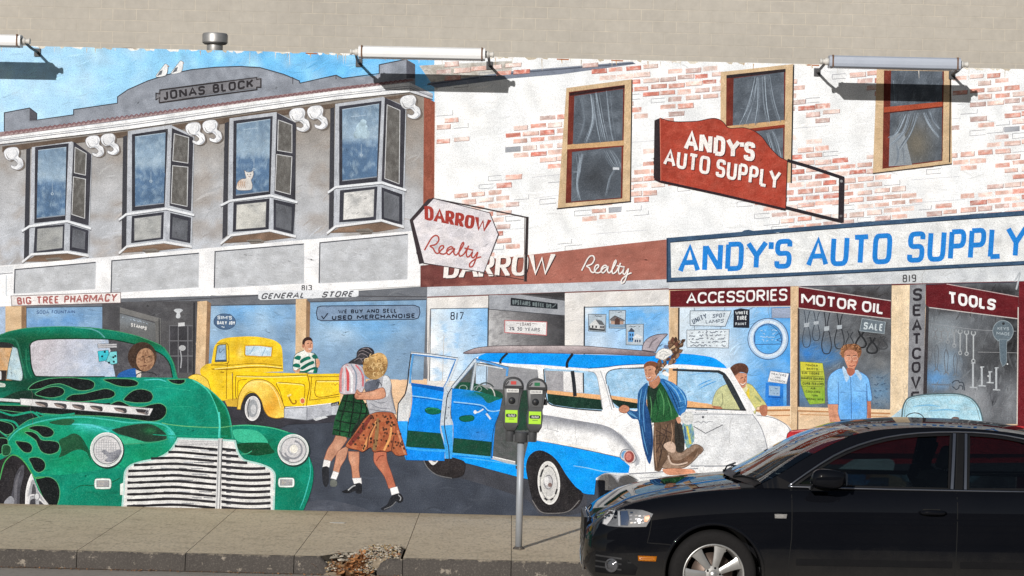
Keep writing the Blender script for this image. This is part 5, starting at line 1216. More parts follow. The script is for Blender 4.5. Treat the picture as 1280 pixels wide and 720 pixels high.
gc.poly(C2("330,70 400,50 480,45 500,60 470,85 400,86"), (40, 92, 64)); gc.poly(C2("540,75 640,50 760,60 805,85 800,105 720,100 620,80"), (30, 160, 132))
flame(C2, "-10,180 40,175 55,190 50,230 20,270 -10,280"); flame(C2, "20,225 60,220 76,250 60,286 20,286", FB((34, 84, 56), (44, 100, 66), 5, 5, .6, 0, .4, 3))
flame(C2, "195,310 240,300 285,315 305,350 295,385 260,403 230,385 212,350")
gc.poly(C2("-20,330 40,300 80,283 135,300 180,350 215,410 190,640c -260,640c -260,420c"), FB((44, 42, 46), (64, 60, 62), 7, 7, .7, -.1, .4, 5), mot=.12)
flame(C2, "238,440 290,432 340,435 380,465 400,520 396,580 376,632 345,637 300,592 262,510")
gc.line(C2("0,450 30,340 80,287 130,300 175,345 215,410 240,440 300,432"), 1.4, (82, 170, 100))
gw = gc.sub('painted_wheel'); gw.poly(C2("60,640c 85,520 100,440 125,380 160,350 160,420 140,500 130,640c"), (82, 82, 90), mot=.14); gw.poly(C2("100,640c 95,520 115,430 140,390 120,470 112,640c"), (110, 110, 118))
gw.poly(C2("30,600 70,560 95,580 95,635c 40,636"), (150, 152, 160)); gw.poly(C2("170,640c 172,545 185,470 212,410c 236,470 262,530 345,640c"), (218, 218, 220)); gw.poly(C2("188,640c 192,540 210,465 226,450 250,510 320,640c"), (168, 170, 176)); gw.poly(C2("200,640c 205,590 235,580 240,640c"), (70, 70, 76)); gw.poly(C2("212,560 222,480 238,500 240,545"), (84, 84, 90)); gw.poly(C2("262,600c 275,580 315,640c 265,640c"), (80, 80, 86)); gw.line(C2("190,640 200,560 245,555 260,575 330,640"), 2.0, (214, 214, 218)); gw.ell(46.5, 620.5, 3.2, 4.5, (206, 208, 212), edge=((96, 98, 104), .7)); gw.line(C2("174,640 176,545 190,470 213,412"), 1.6, (240, 240, 242))
# chrome spear
sp_ = gc.sub('painted_chrome_trim'); sp_.poly(C1("-260,505c 0,520c 135,530c 135,548c 0,540c -260,525c"), (206, 210, 212)); sp_.poly(C1("135,522c 600,552c 1022,590c 998,637c 600,607c 140,566c"), (222, 222, 224), edge=((110, 112, 118), .7))
for i, x in enumerate((235, 360, 480, 600, 760, 905)):
    y = 545+(x-235)*.073; sp_.poly(C1(f"{x},{y} {x+80},{y+6} {x+82},{y+36} {x+40},{y+28}"), (74, 72, 76)); sp_.poly(C1(f"{x+5},{y+5} {x+55},{y+18} {x+70},{y+32} {x+20},{y+24}"), (150, 138, 134))
sp_.poly(C1("905,595c 975,602c 960,618c 915,612c"), (64, 60, 64)); sp_.line(C1("1000,592 980,625"), 1.0, (140, 142, 150)); sp_.line(C1("985,590 968,622"), .8, (140, 142, 150))
# hood sides and front
gc.line([(241, 475), (250, 480), (258, 486), (266, 497), (271, 510), (274, 522), (275, 548)], 2.2, (70, 196, 170), taper=(.7, 1.1, .8)); gc.line([(258, 484), (271, 495), (282, 508), (288, 525), (291, 548)], 1.4, (60, 172, 140)); gc.poly([(262, 488), (272, 498), (281, 510), (286, 525), (289, 548), (277, 548), (276, 525), (271, 508)], FB((6, 112, 78), (14, 132, 94), 6, 10, .7, -.1, .4, 3))
gc.line(C3("120,72 180,84 300,96 500,103 590,92"), 1.0, (112, 188, 130)); gc.line(C1("1040,440 1270,470"), 2.2, (48, 176, 146), taper=(.3, 1, .3)); gc.line(C1("1110,580 1278,576"), 2.0, (46, 172, 140), taper=(.3, 1, .3)); gc.line(C3("60,150 200,158 450,160 560,160"), 2.4, (20, 160, 128), taper=(.3, 1, .3)); gc.line(C3("500,0 506,90 500,170"), 2.4, (88, 214, 200)); gc.line(C1("960,400 1060,396 1110,410"), 2.2, (90, 206, 204), taper=(.3, 1, .3))
gc.poly(C3("600,118 740,122 800,160 822,212 700,208 620,190"), (64, 184, 150)); gc.poly(C3("620,212 820,205 850,240 870,270 800,285 740,290 660,270"), FB((16, 74, 48), (28, 94, 62), 7, 7, .7, -.1, .4, 2)); gc.line(C3("650,280 690,276 720,258"), 1.0, (80, 180, 140)); gc.line(C3("592,92 700,88 850,105 960,135"), 1.3, (76, 190, 144))
gc.line(C3("1100,300 1110,400 1090,500 1062,590 1040,640"), 2.0, (70, 190, 180), taper=(.2, 1.2, .3))
gc.line(C2("490,520 540,490 640,490 720,480 800,440"), 2.0, (14, 100, 72), taper=(.3, 1, .6)); gc.line(C2("385,640 800,652"), 2.0, (36, 92, 48))
def headlight(cx, cy, rx, ry, warm):
    h = gc.sub('painted_headlight'); h.ell(cx+.8, cy+1.2, rx+.9, ry+1.2, (34, 70, 64)); h.ell(cx, cy, rx, ry, (206, 212, 212)); h.ring(cx, cy, rx-.5, ry-.5, 1.0, (236, 238, 240)); h.ell(cx+.4, cy+.3, rx*.84, ry*.84, (130, 134, 140)); h.ell(cx+.4, cy+.3, rx*.78, ry*.78, FB((214, 213, 216), (188, 190, 196), 6, 5, .8, -.1, .4, 4))
    return h
h1 = headlight(133.6, 562, 20.6, 21.6, 0)
h1.poly(C2("680,265 700,250 730,270 760,262 800,248 812,262 790,300 740,335 700,325 720,300"), (124, 126, 136), mot=.2)
for k in range(-5, 6): h1.line([(133+k*3, 549-abs(k)*-.8), (133+k*3, 575-abs(k)*1.2)], .5, (158, 160, 166)); 
for k in range(-4, 5): h1.line([(119+abs(k)*1.2, 562+k*3), (148-abs(k)*1.2, 562+k*3)], .5, (166, 168, 174))
h2 = headlight(366.6, 562, 19.4, 19.4, 1)
h2.ring(366.5, 562, 11, 11, 2.4, (148, 150, 158), a0=-80, a1=160); h2.ring(366.5, 562, 6, 6, 1.8, (176, 178, 184), a0=100, a1=330); h2.ell(367.5, 561, 5, 5.4, (232, 230, 222)); h2.poly(C3("900,250 930,290 970,310 960,330 920,300"), (140, 142, 150))
for cx, cy, w_, h_ in ((128.8, 604.5, 10.6, 6.6), (358, 603, 10.2, 6)):
    pl = gc.sub('painted_parking_light'); pl.poly(curve([(cx-w_, cy-h_*.5), (cx-w_*.8, cy-h_), (cx+w_*.8, cy-h_), (cx+w_, cy-h_*.5), (cx+w_, cy+h_*.5), (cx+w_*.8, cy+h_), (cx-w_*.8, cy+h_), (cx-w_, cy+h_*.5)], n=2), (224, 232, 230), smooth=False, edge=((80, 120, 110), .8)); pl.poly([(cx-w_*.72, cy-h_*.6), (cx+w_*.72, cy-h_*.6), (cx+w_*.72, cy+h_*.6), (cx-w_*.72, cy+h_*.6)], (158, 158, 162), mot=.15, edge=((120, 120, 126), .6)); scribble(pl, [(cx-w_*.6, cy-h_*.5), (cx+w_*.6, cy-h_*.5), (cx+w_*.6, cy+h_*.5), (cx-w_*.6, cy+h_*.5)], 3, (186, 180, 170), .9)
# grille
gl = gc.sub('painted_grille')
GO = Q(0, 0, 1, "223,548c 219,555 212,564 203,570 192,574 175,577.5 163,582 157,589 155.5,600 155,612 152.5,640c 342,643c 343,612 343.5,593 338,585.5 325,580 306,575 299,568 296,560 294,551c 274,549.5c")
gl.poly(GO, FB((226, 226, 226), (204, 206, 210), 12, 3, .7, 0, .4, 3), edge=((176, 214, 210), 2.2), grid=4)
inner_l = itp([547, 556, 566, 572, 577, 582, 590, 641], [223, 219, 210, 198, 176, 165, 158, 156]); inner_r = itp([551, 560, 568, 575, 580, 586, 594, 642], [295, 297, 300, 307, 326, 337, 341, 341])
for k in range(11):
    yc = 560+k*7.3
    if yc > 637: break
    xl = inner_l(yc)+2.5; P, Qp = [], []
    n_ = 14
    for i in range(n_+1):
        x = xl+(273-xl)*i/n_; t = (x-156)/117.0
        y = yc+2.6*max(0, t-.55)**1.0*2.2 + .9*math.sin(x*.05)-1.5
        th = 3.7*(.85+.3*noise.noise(Vector((x/9, k, 1))))
        P.append((x, y-th/2)); Qp.append((x, y+th/2))
    gl.poly(P+Qp[::-1], (46, 45, 50), mot=.15, smooth=False)
    for j in range(3):
        a = random.uniform(.3, .85); x = xl+(273-xl)*a; gl.line([(x, yc+3.2), (x+random.uniform(8, 20), yc+3.8)], 1.1, random.choice([(150, 152, 158), (120, 122, 128), (178, 182, 190)]))
    xr = inner_r(yc+2)-2.5; P, Qp = [], []
    for i in range(11):
        x = 277+(xr-277)*i/10; y = yc+1.6*math.sin((x-277)*.055-.3)+1.5+.02*(x-277); th = 3.5
        P.append((x, y-th/2)); Qp.append((x, y+th/2))
    if xr > 280: gl.poly(P+Qp[::-1], (50, 49, 54), mot=.15, smooth=False); gl.line([(283, yc+4), (289, yc+4)], 1.8, (92, 94, 100))
gl.poly([(224, 549), (273, 550.5), (273, 558), (221, 556.5)], (220, 220, 222)); 
for q in range(3): gl.line([(224, 551+q*2), (273, 552.5+q*2)], .7, (164, 166, 170))
gl.poly([(273, 548), (278.5, 548), (275, 642), (269, 642)], (212, 214, 216)); gl.line([(274, 549), (271, 642)], .9, (128, 130, 136)); gl.line([(278, 549), (274.5, 642)], .9, (90, 92, 98))
gl.poly([(152, 634), (342, 637), (342, 643), (152, 640)], FB((214, 212, 208), (190, 188, 184), 14, 3, .8, 0, .4, 2))
gl.poly(C3("842,520c 872,520c 870,560c 842,560c"), (222, 226, 224)); gl.poly(C2("803,480c 825,470c 825,552c 803,552c"), (220, 226, 224))

# ---- blue and white wagon
W1 = lambda s: Q(490, 425, 5.3333, s); W2 = lambda s: Q(490, 520, 5.3333, s); W3 = lambda s: Q(700, 420, 5.3333, s); W4 = lambda s: Q(640, 500, 5.3333, s); W5 = lambda s: Q(820, 420, 5.3333, s); W6 = lambda s: Q(820, 500, 5.3333, s)
wg = part('painted_wagon', 'blue and white painted station wagon with its doors open')
BLU = FB((0, 158, 246), (20, 172, 250), 18, 8, .7, -.2, .4, 3); WH = FB((242, 243, 245), (226, 229, 234), 22, 14, .6, 0, .5, 4)
wg.poly(W2("200,235c 1270,500 1270,640 1000,660 900,560 480,420 330,410 230,330"), (72, 74, 82), mot=.1)
# interior seen through the open doors
wg.poly(W1("400,330c 560,150c 1000,185c 1010,420 930,700c 900,860c 650,790c 660,560c 720,390c"), FB((96, 98, 100), (70, 84, 78), 7, 8, .8, -.1, .4, 6), grid=4)
wg.poly(W1("555,165c 980,188c 985,335c 560,325c"), FB((150, 152, 158), (178, 180, 184), 6, 6, .8, -.1, .4, 3)); wg.poly(W1("560,170c 640,175c 632,300c 560,290c"), (188, 212, 234)); wg.line(W1("632,172 628,300"), 1.0, (90, 96, 106))
wg.poly(W1("410,300 450,282 540,285 640,320 720,345 740,370 735,395c 400,330c"), FB((34, 86, 66), (22, 62, 54), 8, 5, .8, -.1, .4, 2))
wg.poly(W1("840,350c 905,330c 1000,350c 930,600c 820,600c"), FB((38, 74, 58), (60, 66, 64), 6, 8, .8, -.1, .4, 5))
wst = wg.sub('painted_steering_wheel'); wst.ring(607, 494, 13, 15.5, 1.6, (62, 72, 70), a0=180, a1=320); wst.ring(607, 496, 11.5, 14, 1.4, (196, 198, 196), a0=300, a1=390); wst.line(W1("560,330 590,300 640,330"), 1.2, (150, 156, 156)); wst.ring(579, 485, 5, 3.6, 1.0, (140, 160, 156)); wst.ring(597, 486, 5, 3.6, 1.0, (140, 160, 156))
# body shell
shell = Q(0, 0, 1, "595,447c 603,444 640,443 730,445 820,444c 872,443 891,447 904,455 909,460c 925,485 944,514c 955,518 966,521 981,529 989,537 987,547 978,560 968,575c 960,600c 668,600c 667,551c 676,500c 672,462c 620,456c 600,452c")
wg.poly(shell, WH, grid=7)
_ft = itp([660, 675.6, 715, 752.5, 775, 790, 796.5, 800], [515, 517.8, 524.4, 531, 543, 560, 575, 586])
def fincol(u, v):
    d = v-_ft(u); t = min(1, max(0, d/19)); t = t*t*(3-2*t); k = 8*noise.noise(Vector((u/9, v/3, 4)))
    c = lerp((146, 149, 158), (240, 241, 243), t); return tuple(x+k for x in c)
wg.poly(W4("190,95c 300,112 400,130 520,150 600,165 670,192 720,230 770,280 808,330 838,385 838,410 825,430 785,440c 720,384c 500,335 300,296 150,270c"), fincol, grid=2.2)
wg.poly(W4("700,205 760,260 810,320 850,390 845,425 820,440 838,400 808,335 760,275"), (186, 190, 198))
wg.line(W4("150,270 300,296 500,335 720,384"), 1.3, (90, 88, 92)); wg.line(W4("200,255 400,300 600,345"), 4.0, (236, 232, 226), taper=(.2, 1, .2)); wg.line(W4("240,120 235,190 310,210"), .7, (176, 178, 184), smooth=False); wg.line(W4("305,150 300,215"), .7, (180, 182, 188))
# blue flank
wg.poly(W4("110,275c 150,268c 400,315c 720,384c 785,440c 776,490c 620,488 560,520c 548,630c 480,622 420,577 360,500 310,420 260,368 200,340 150,345 110,385 95,440 110,527c 68,520c 80,400"), BLU, grid=5); wg.line(W4("410,438 500,452 620,478 770,490"), 1.5, (150, 210, 246), taper=(.4, 1, .6))
wg.poly(W2("385,262c 660,275c 822,320c 825,350c 910,400c 905,420c 800,395c 560,330c 420,295c"), BLU); wg.poly(W2("660,268c 822,308c 822,330c 660,285c"), (188, 192, 196)); wg.line(W2("660,268 822,305"), 1.2, (236, 236, 236)); wg.line(W2("390,265 660,300 900,340"), 1.0, (90, 190, 246))
wt1 = wg.sub('painted_wheel'); wt1.poly(W2("905,420 893,343 908,276 950,236 1000,230 1062,260 1112,312 1162,392 1222,469 1270,514 1246,590 1180,632 1080,648 990,636 940,570"), FB((42, 40, 43), (64, 60, 60), 6, 7, .7, -.1, .4, 6), grid=4, mot=.14)
wt1.line(W2("935,560 990,636 1080,648 1180,632 1250,560"), 1.0, (128, 126, 126)); wt1.ell(686, 603.5, 14, 27.3, (214, 214, 212), rot=-.06); wt1.ring(686, 603.5, 13.2, 26, 1.2, (236, 236, 236), rot=-.06); wt1.ring(686, 603.5, 10.5, 21, 1.1, (150, 150, 152), rot=-.06)
for a in (-150, -115, 20, 60, 100, 150, 200): 
    t = math.radians(a); wt1.line([(686+11*math.cos(t), 603.5+22*math.sin(t)), (686+11*math.cos(t+.35), 603.5+22*math.sin(t+.35))], 2.2, (58, 58, 62))
wt1.ell(687, 604, 8.6, 16.5, FB((204, 204, 204), (222, 222, 222), 5, 8, .7, 0, .4, 3)); wt1.ell(685.5, 602.5, 5.2, 8.6, (190, 190, 194)); wt1.ring(685.5, 602.5, 5.2, 8.6, .9, (120, 120, 126)); wt1.ell(683, 601, 3, 5.6, (224, 224, 226)); wt1.ell(687.5, 606, 2.6, 2.8, (132, 112, 108))
wt2 = wg.sub('painted_wheel'); wt2.poly(W2("200,238c 345,238c 360,262 480,300 486,350 470,395 400,412 300,388 235,335 205,280"), FB((48, 44, 46), (66, 60, 60), 6, 6, .7, -.1, .4, 3), mot=.14); wt2.poly(W2("228,237c 318,234c 312,290 290,318 270,326 245,300"), (222, 222, 222)); wt2.line(W2("250,240 262,285 290,300 300,250"), 2.0, (130, 130, 134)); wt2.line(W2("275,240 280,280"), 1.4, (90, 90, 94)); wt2.line(W2("200,265 235,340 300,392 400,414"), 1.0, (120, 122, 126))
# roof
rf = wg.sub('painted_roof'); rf.poly(Q(0, 0, 1, "598,446 610,441 650,440 730,443 803,444.5 822,443 854,442c 872,443.5 891,447 904,455 909,460.5c 872,457 850,455.5 805,455.5 775,457 756,459.5 735,460.5 700,458 674,456 640,454.5 600,451"), FB((0, 154, 244), (20, 170, 250), 24, 5, .7, -.2, .4, 3), grid=4)
rf.line(Q(0, 0, 1, "600,452 640,456 700,459.5 735,462 757,461 776,458.5 806,457 850,457 873,458.5 909,462"), 2.8, (240, 241, 243)); rf.line(Q(0, 0, 1, "735,460.5 756,459 775,456.5 805,455"), .8, (30, 76, 120))
# windows
def glassfn(seed): return FB((160, 202, 234), (196, 220, 240), 9, 7, .8, -.1, .4, seed, .5)
wb1 = wg.sub('painted_window'); wb1.poly(Q(0, 0, 1, "679.5,461.5 690,461 735,464 743,466 747,474 753.5,511 750,514 720,511 692,507 685,503 682,494"), glassfn(4), grid=3)
wb1.poly([(681, 463), (704, 464), (704.5, 490), (683, 488)], FB((160, 160, 166), (186, 186, 190), 5, 5, .8, -.1, .4, 3)); wb1.poly([(704, 464), (729, 466), (729, 491), (704.5, 489)], (224, 224, 226)); wb1.line([(729, 466), (729.5, 491)], 1.6, (60, 64, 72)); wb1.poly([(683, 487.5), (751, 493.5), (752, 500), (684, 492.5)], (226, 178, 130)); wb1.poly([(684, 492), (752, 499.5), (753.5, 512), (720, 510), (692, 506), (685, 502)], FB((24, 56, 46), (44, 86, 68), 6, 3, .8, -.1, .4, 2)); wb1.line(Q(0, 0, 1, "679.5,461.5 682,494 685,503 692,507 720,511 752,513.5"), 1.5, (60, 62, 66)); wb1.line([(735, 464), (743, 466), (747, 474), (753, 510)], .9, (170, 174, 182))
wb2 = wg.sub('painted_window'); wb2.poly(Q(0, 0, 1, "757,470 760,464 768,461.5 777,460 850,461 898,464.5c 906,466c 932.5,513c 880,512c 830,511 790,512 771,510 766,503 761,490"), glassfn(6), grid=3.5)
wb2.poly([(762, 494), (797, 499), (860, 501), (900, 507), (905, 511.5), (830, 510), (797, 507), (763, 498.5)], (226, 178, 130)); wb2.poly([(763, 498.5), (797, 504), (797, 510.5), (775, 510), (767, 504)], FB((22, 46, 40), (44, 76, 62), 5, 3, .8, -.1, .4, 2)); wb2.poly([(836, 460), (847, 460.5), (846, 482), (835, 480)], (224, 182, 140)); wb2.line([(846.5, 460), (846, 484)], 1.4, (76, 70, 70))
wb2.line(W3("310,320 305,270 320,240 350,225 410,215"), 1.1, (90, 96, 104)); wb2.line(W3("390,217 560,212"), 1.8, (46, 48, 54), taper=(.3, 1, 1)); wb2.poly(W3("750,218c 1060,228c 1100,250 1150,320 1240,494c 1198,494c 1130,360 1090,270 1050,245c 750,232c"), FB((48, 54, 60), (70, 78, 84), 8, 10, .6, -.1, .4, 4)); wb2.line(W3("830,478 1040,486 1240,494"), 2.0, (52, 52, 56), taper=(1, .7, 1)); wb2.line(W3("360,480 345,430 320,330"), 1.2, (110, 112, 120)); 
for s_ in ("920,330 960,310 1010,290", "930,350 980,325 1040,300", "860,260 1000,240"): wb2.line(W3(s_), 2.4, (82, 164, 228), taper=(.2, 1, .2))
wg.line(W3("270,235 300,320 330,430 345,490"), 1.0, (172, 176, 184)); wg.line(W3("1115,215 1170,310 1240,420 1290,500"), 1.2, (196, 200, 208))
# tailgate
wtg = wg.sub('painted_tailgate'); wtg.poly(W5("150,500c 400,508 640,520c 690,590 725,680 752,800c 740,830c 230,870c 200,700"), FB((222, 225, 229), (200, 204, 211), 16, 14, .7, 0, .5, 5), grid=6); wtg.line(W5("640,520 690,590 725,680 752,800"), 1.0, (146, 150, 160)); wtg.line(W5("250,522 400,520 640,526"), 1.2, (170, 174, 182)); wtg.line(W6("230,440 400,440 640,432 700,425"), 1.8, (160, 164, 172)); wtg.line(W6("250,175 330,222 445,165"), 1.0, (96, 98, 106), smooth=False); wtg.line(W5("255,578 285,570 300,582 315,568 335,580 350,570 380,572"), .8, (140, 144, 152)); wtg.line(W5("262,512 265,492 338,494 342,512"), 1.2, (120, 122, 130), smooth=False); wtg.ell(878.6, 521.3, 1.5, 1.5, (72, 74, 82)); wtg.line(W5("640,520 400,506 190,498"), 1.6, (236, 237, 240))
wg.line(W5("670,527 780,545 860,585 890,620"), 1.0, (140, 142, 150)); wg.line(W6("895,195 885,240 830,310 770,380"), 3.0, (166, 170, 180), taper=(1, .6)); wg.poly(W6("820,330c 860,315c 860,330c 815,350c"), (90, 94, 102))
wg.poly(W4("720,488c 950,478c 1280,440c 1280,600c 620,600c 620,490c"), FB((228, 230, 232), (206, 209, 214), 16, 6, .7, 0, .4, 3)); wg.line(W4("780,492 950,482 1240,455"), 1.4, (150, 152, 160)); wg.line(W4("850,520 1000,512 1240,490"), 1.0, (170, 172, 178)); wg.line(W4("885,350 890,480"), .7, (200, 202, 206)); wg.poly(W4("640,490c 720,505 830,520c 830,560 640,600c"), (196, 198, 204)); wg.line(W4("622,490 640,520 640,560 660,580"), 1.4, (230, 232, 234))
wg.line(W4("770,500 840,535"), 1.0, (120, 124, 130))
wl = wg.sub('painted_tail_light'); wl.poly(W4("720,370 735,335 770,330 815,355 825,395 800,420 760,410 730,395"), (206, 210, 216), edge=((110, 112, 120), .9)); wl.poly(W4("728,360 745,340 765,345 755,385 735,385"), (110, 168, 214)); wl.ell(786.5, 571, 6.2, 7.4, (160, 84, 80)); wl.ell(785.5, 570.5, 4, 5, (196, 128, 120)); wl.ring(786.5, 571, 6.6, 7.8, 1.1, (214, 190, 186))
# near doors standing open
do1 = wg.sub('painted_door'); do1.poly(W1("130,285c 345,315c 350,440 328,470 322,600 350,660 350,805c 95,800c 105,600 125,480 135,400"), FB((6, 140, 234), (34, 162, 246), 10, 14, .7, -.1, .4, 3), grid=4)
do1.poly(W1("128,90c 108,290 88,370 42,430 36,500 36,545c 108,545c 128,430 132,300c"), FB((214, 216, 218), (190, 196, 204), 5, 8, .8, -.1, .4, 4)); do1.poly(W1("36,540c 106,540c 96,705c 92,800c 60,680"), (44, 160, 240)); do1.poly(W2("105,95c 330,115c 345,190 355,222c 92,205c"), FB((20, 82, 62), (40, 74, 60), 7, 6, .8, -.1, .4, 3)); do1.line(W2("95,210 200,226 355,232"), 2.6, (60, 172, 244))
do1.poly(W1("128,285c 240,300 345,318c 345,345c 240,325 128,305c"), (4, 104, 186)); do1.line(W1("135,372 240,385 345,402"), 1.2, (150, 206, 240)); do1.line(W1("135,380 240,393 345,410"), .9, (6, 92, 168)); do1.poly(W1("220,465 240,450 300,455 325,470 318,488 270,496 232,485"), (12, 110, 84), edge=((8, 76, 74), .7)); do1.line(W1("225,462 270,452 320,466"), 1.2, (40, 150, 110))
for s_, w_, c in (("128,88 112,200 104,290 88,360 70,385 42,425 36,500 36,545", 1.4, (50, 56, 66)), ("128,84 280,100 440,124", 3.0, (222, 230, 238)), ("124,80 280,95 440,119", 1.0, (96, 104, 118)), ("140,96 125,200 120,290", 2.6, (96, 164, 220)), ("135,95 280,112 425,130 400,190 370,270 345,315", 1.6, (70, 138, 204)), ("438,122 410,200 380,270 352,318", 2.6, (212, 222, 232))): do1.line(W1(s_), w_, c, smooth=False)
do2 = wg.sub('painted_door'); do2.poly(W1("398,322c 480,330 560,340 640,362 690,382 735,388c 715,480 690,560 670,790c 400,780c 410,600 395,500"), FB(BL((8, 140, 232), (600, 492, 22, 5, (30, 118, 112), .8), (600, 545, 20, 12, (70, 128, 196), .7)), (54, 150, 232), 8, 10, .7, -.1, .4, 5), grid=4)
do2.poly(W2("412,145c 665,172c 658,272c 400,246c"), FB((20, 78, 60), (42, 74, 62), 7, 6, .8, -.1, .4, 3)); do2.line(W2("400,250 520,262 660,276"), 2.4, (70, 178, 244)); do2.line(W1("410,412 560,428 610,440 640,468 680,475 720,468"), 1.3, (160, 208, 240)); do2.line(W1("410,420 560,437 605,450 640,478"), .9, (8, 92, 168)); do2.poly(W1("448,518 470,505 530,502 548,515 540,535 490,545 455,535"), (12, 110, 84), edge=((8, 76, 74), .7)); do2.poly(W1("540,345c 640,360 735,392c 700,400 640,420 600,380"), (30, 112, 96))
do2.line(W1("550,482 575,480 610,460"), 1.8, (212, 222, 230)); do2.ell(594, 515, 2.2, 2.4, (226, 230, 236)); do2.line(W1("628,490 645,510 658,528"), 2.4, (212, 222, 230)); do2.line(W1("662,790 670,640 685,570 715,490"), .9, (30, 80, 130))
jm = wg.sub('painted_door_jamb'); jm.poly(W1("350,310c 402,312c 395,420 390,500 408,560 405,720 400,790c 352,790c 350,700 322,600 330,470"), FB((188, 200, 212), (206, 212, 220), 5, 9, .8, -.1, .4, 4)); jm.poly(W1("325,570c 405,565c 405,720 400,790c 355,790c 348,680"), (70, 172, 242)); jm.line(W1("400,318 370,370 358,470 350,560 362,640 378,720 382,790"), 1.2, (50, 60, 76)); 
for (a, b) in ((372, 375), (378, 450), (362, 520), (395, 520)): jm.ell(490+a/5.3333, 425+b/5.3333, .8, .8, (80, 84, 92))
jm.line(W1("402,318 480,225 560,128"), 3.6, (206, 218, 230), smooth=False); jm.line(W1("396,312 470,222 552,122"), 1.0, (80, 96, 116), smooth=False); jm.line(W1("415,318 490,232 562,146"), 1.2, (110, 132, 160), smooth=False); jm.line(W1("560,128 660,155 770,188 765,240"), 2.8, (96, 160, 220), smooth=False); jm.line(W1("556,122 660,148 775,180"), .9, (60, 84, 116), smooth=False); jm.line(W1("560,150 545,240 530,335"), 2.6, (192, 202, 212), smooth=False); jm.line(W1("548,150 520,330"), .9, (110, 122, 136), smooth=False); jm.line(W1("570,160 740,190"), 1.6, (214, 222, 230), smooth=False)
# surfboard on the roof
sb = part('painted_surfboard', 'long grey surfboard strapped on the wagon roof')
sb.poly(Q(0, 0, 1, "579,441.5 586,438 595,435 610,433 630,432.2 680,432 730,432.5 756,434.5 780,436.5 803,438.5 818,441 821,443.5 812,445 756,442.5 700,441.5 650,441 610,441 591,442"), FB(G((700, 433), (196, 186, 188), (700, 442), (132, 118, 124)), (176, 164, 168), 20, 3, .6, -.1, .4, 3), edge=((88, 78, 84), .8), grid=3)
fn = sb.sub('painted_fin'); fn.poly(Q(640, 360, 4, "650,310c 655,285 668,262 690,245 720,234 750,230 776,230 768,242 752,258 738,280 726,300 718,320c"), FB((176, 168, 176), (122, 114, 122), 5, 6, .7, -.1, .4, 3), edge=((86, 80, 88), .9)); fn.line(Q(640, 360, 4, "685,300 700,270 730,248"), 2.4, (122, 116, 124), taper=(.4, 1, .3))
for s_ in ("770,86 735,120 722,140 722,158", ): sb.line(W1(s_), 2.8, (40, 48, 58), smooth=False)
sb.line(W3("85,118 55,160 46,182 46,212"), 3.4, (36, 42, 52), smooth=False); sb.line(W3("82,232 92,310 100,402"), 4.6, (44, 48, 56), smooth=False)

# ---- red convertible behind
rc = part('painted_convertible', 'red open car with a rounded pale windshield')
rc.poly(W6("862,320c 870,250 880,220 910,203 1010,194 1100,180 1180,168 1280,165c 1900,150c 3600,220c 3600,480c 862,480c"), FB((188, 50, 58), (206, 78, 84), 14, 8, .7, -.1, .4, 3), edge=((120, 36, 42), .9), grid=6); rc.line(W6("900,210 1010,200 1180,176"), 1.4, (222, 130, 130))
R6 = lambda s: Q(1040, 420, 5.3333, s)
rc.poly(Q(960, 540, 4, "-60,165c 1500,150c 1500,225c -60,225c"), (92, 92, 98)); rc.poly(Q(960, 540, 4, "330,200c 345,190 420,140 480,112 540,112 590,128 630,150 622,205c"), (196, 216, 216)); rc.poly(Q(960, 540, 4, "-60,110c 200,105c 1500,110c 1500,125c -60,140c"), (84, 42, 48)); rc.poly(Q(960, 540, 4, "-60,215c 1500,205c 1500,260c -60,260c"), (70, 74, 84)); rw_ = rc.sub('painted_windshield'); rw_.poly(R6("385,545c 430,510 468,478c 466,560c 380,575c"), (188, 216, 230)); rw_.poly(R6("462,600c 468,500 480,450 510,412 600,392 720,385 850,388 925,415 965,455 990,505 1012,600c"), FB((172, 214, 232), (206, 230, 238), 14, 6, .8, -.1, .4, 4), edge=((92, 112, 118), 1.8), grid=4); rw_.line(R6("480,560 488,470 515,425 600,402 850,398 915,422 955,465 985,560"), .9, (140, 164, 170))
for s_ in ("540,470 640,460 720,470", "640,500 760,490 850,500"): rw_.line(R6(s_), 3.0, (132, 190, 226), taper=(.2, 1, .2))
rw_.ring(1143, 525, 12, 9, 1.1, (70, 66, 70), a0=180, a1=350); rw_.ell(1194, 523, 5, 2.2, (120, 96, 90))
# ------------------------------------------------------------------ painted people
random.seed(41)
SK = (212, 164, 138); SKD = (172, 122, 100); SKL = (232, 190, 166)
def skin(seed=1, base=SK): return FB(base, lerp(base, SKD, .7), 3.5, 4.5, .8, 0, .4, seed)
# ---- man in the green striped shirt
pm = part('painted_person', 'man in a green and white striped polo shirt holding a bottle')
pm.poly(A4("728,300 730,240 742,205 775,185 800,176c 850,190 880,205 895,240 892,290 885,326c 770,322c 772,295 745,312"), FB((222, 226, 222), (206, 214, 212), 5, 5, .7, 0, .4, 2), edge=((70, 96, 90), .7), grid=2.5)
GRN = (14, 110, 92)
for s_ in ("734,228 752,212 780,215 772,240 748,236", "775,245 800,225 835,215 845,232 810,245 780,262", "728,270 750,262 775,272 772,290 745,288 728,282", "776,292 820,262 862,245 868,262 830,280 790,305", "770,312 800,312 850,292 888,282 887,300 850,306 820,322 775,322", "850,205 880,205 892,228 868,232 855,220", "870,300 889,300 885,326 862,325"): pm.poly(A4(s_), GRN, smooth=True, mot=.12)
pm.poly(A4("800,176 812,172 830,205 822,215"), (232, 234, 232)); pm.poly(A4("848,192 838,205 845,215 860,205"), (226, 230, 228))
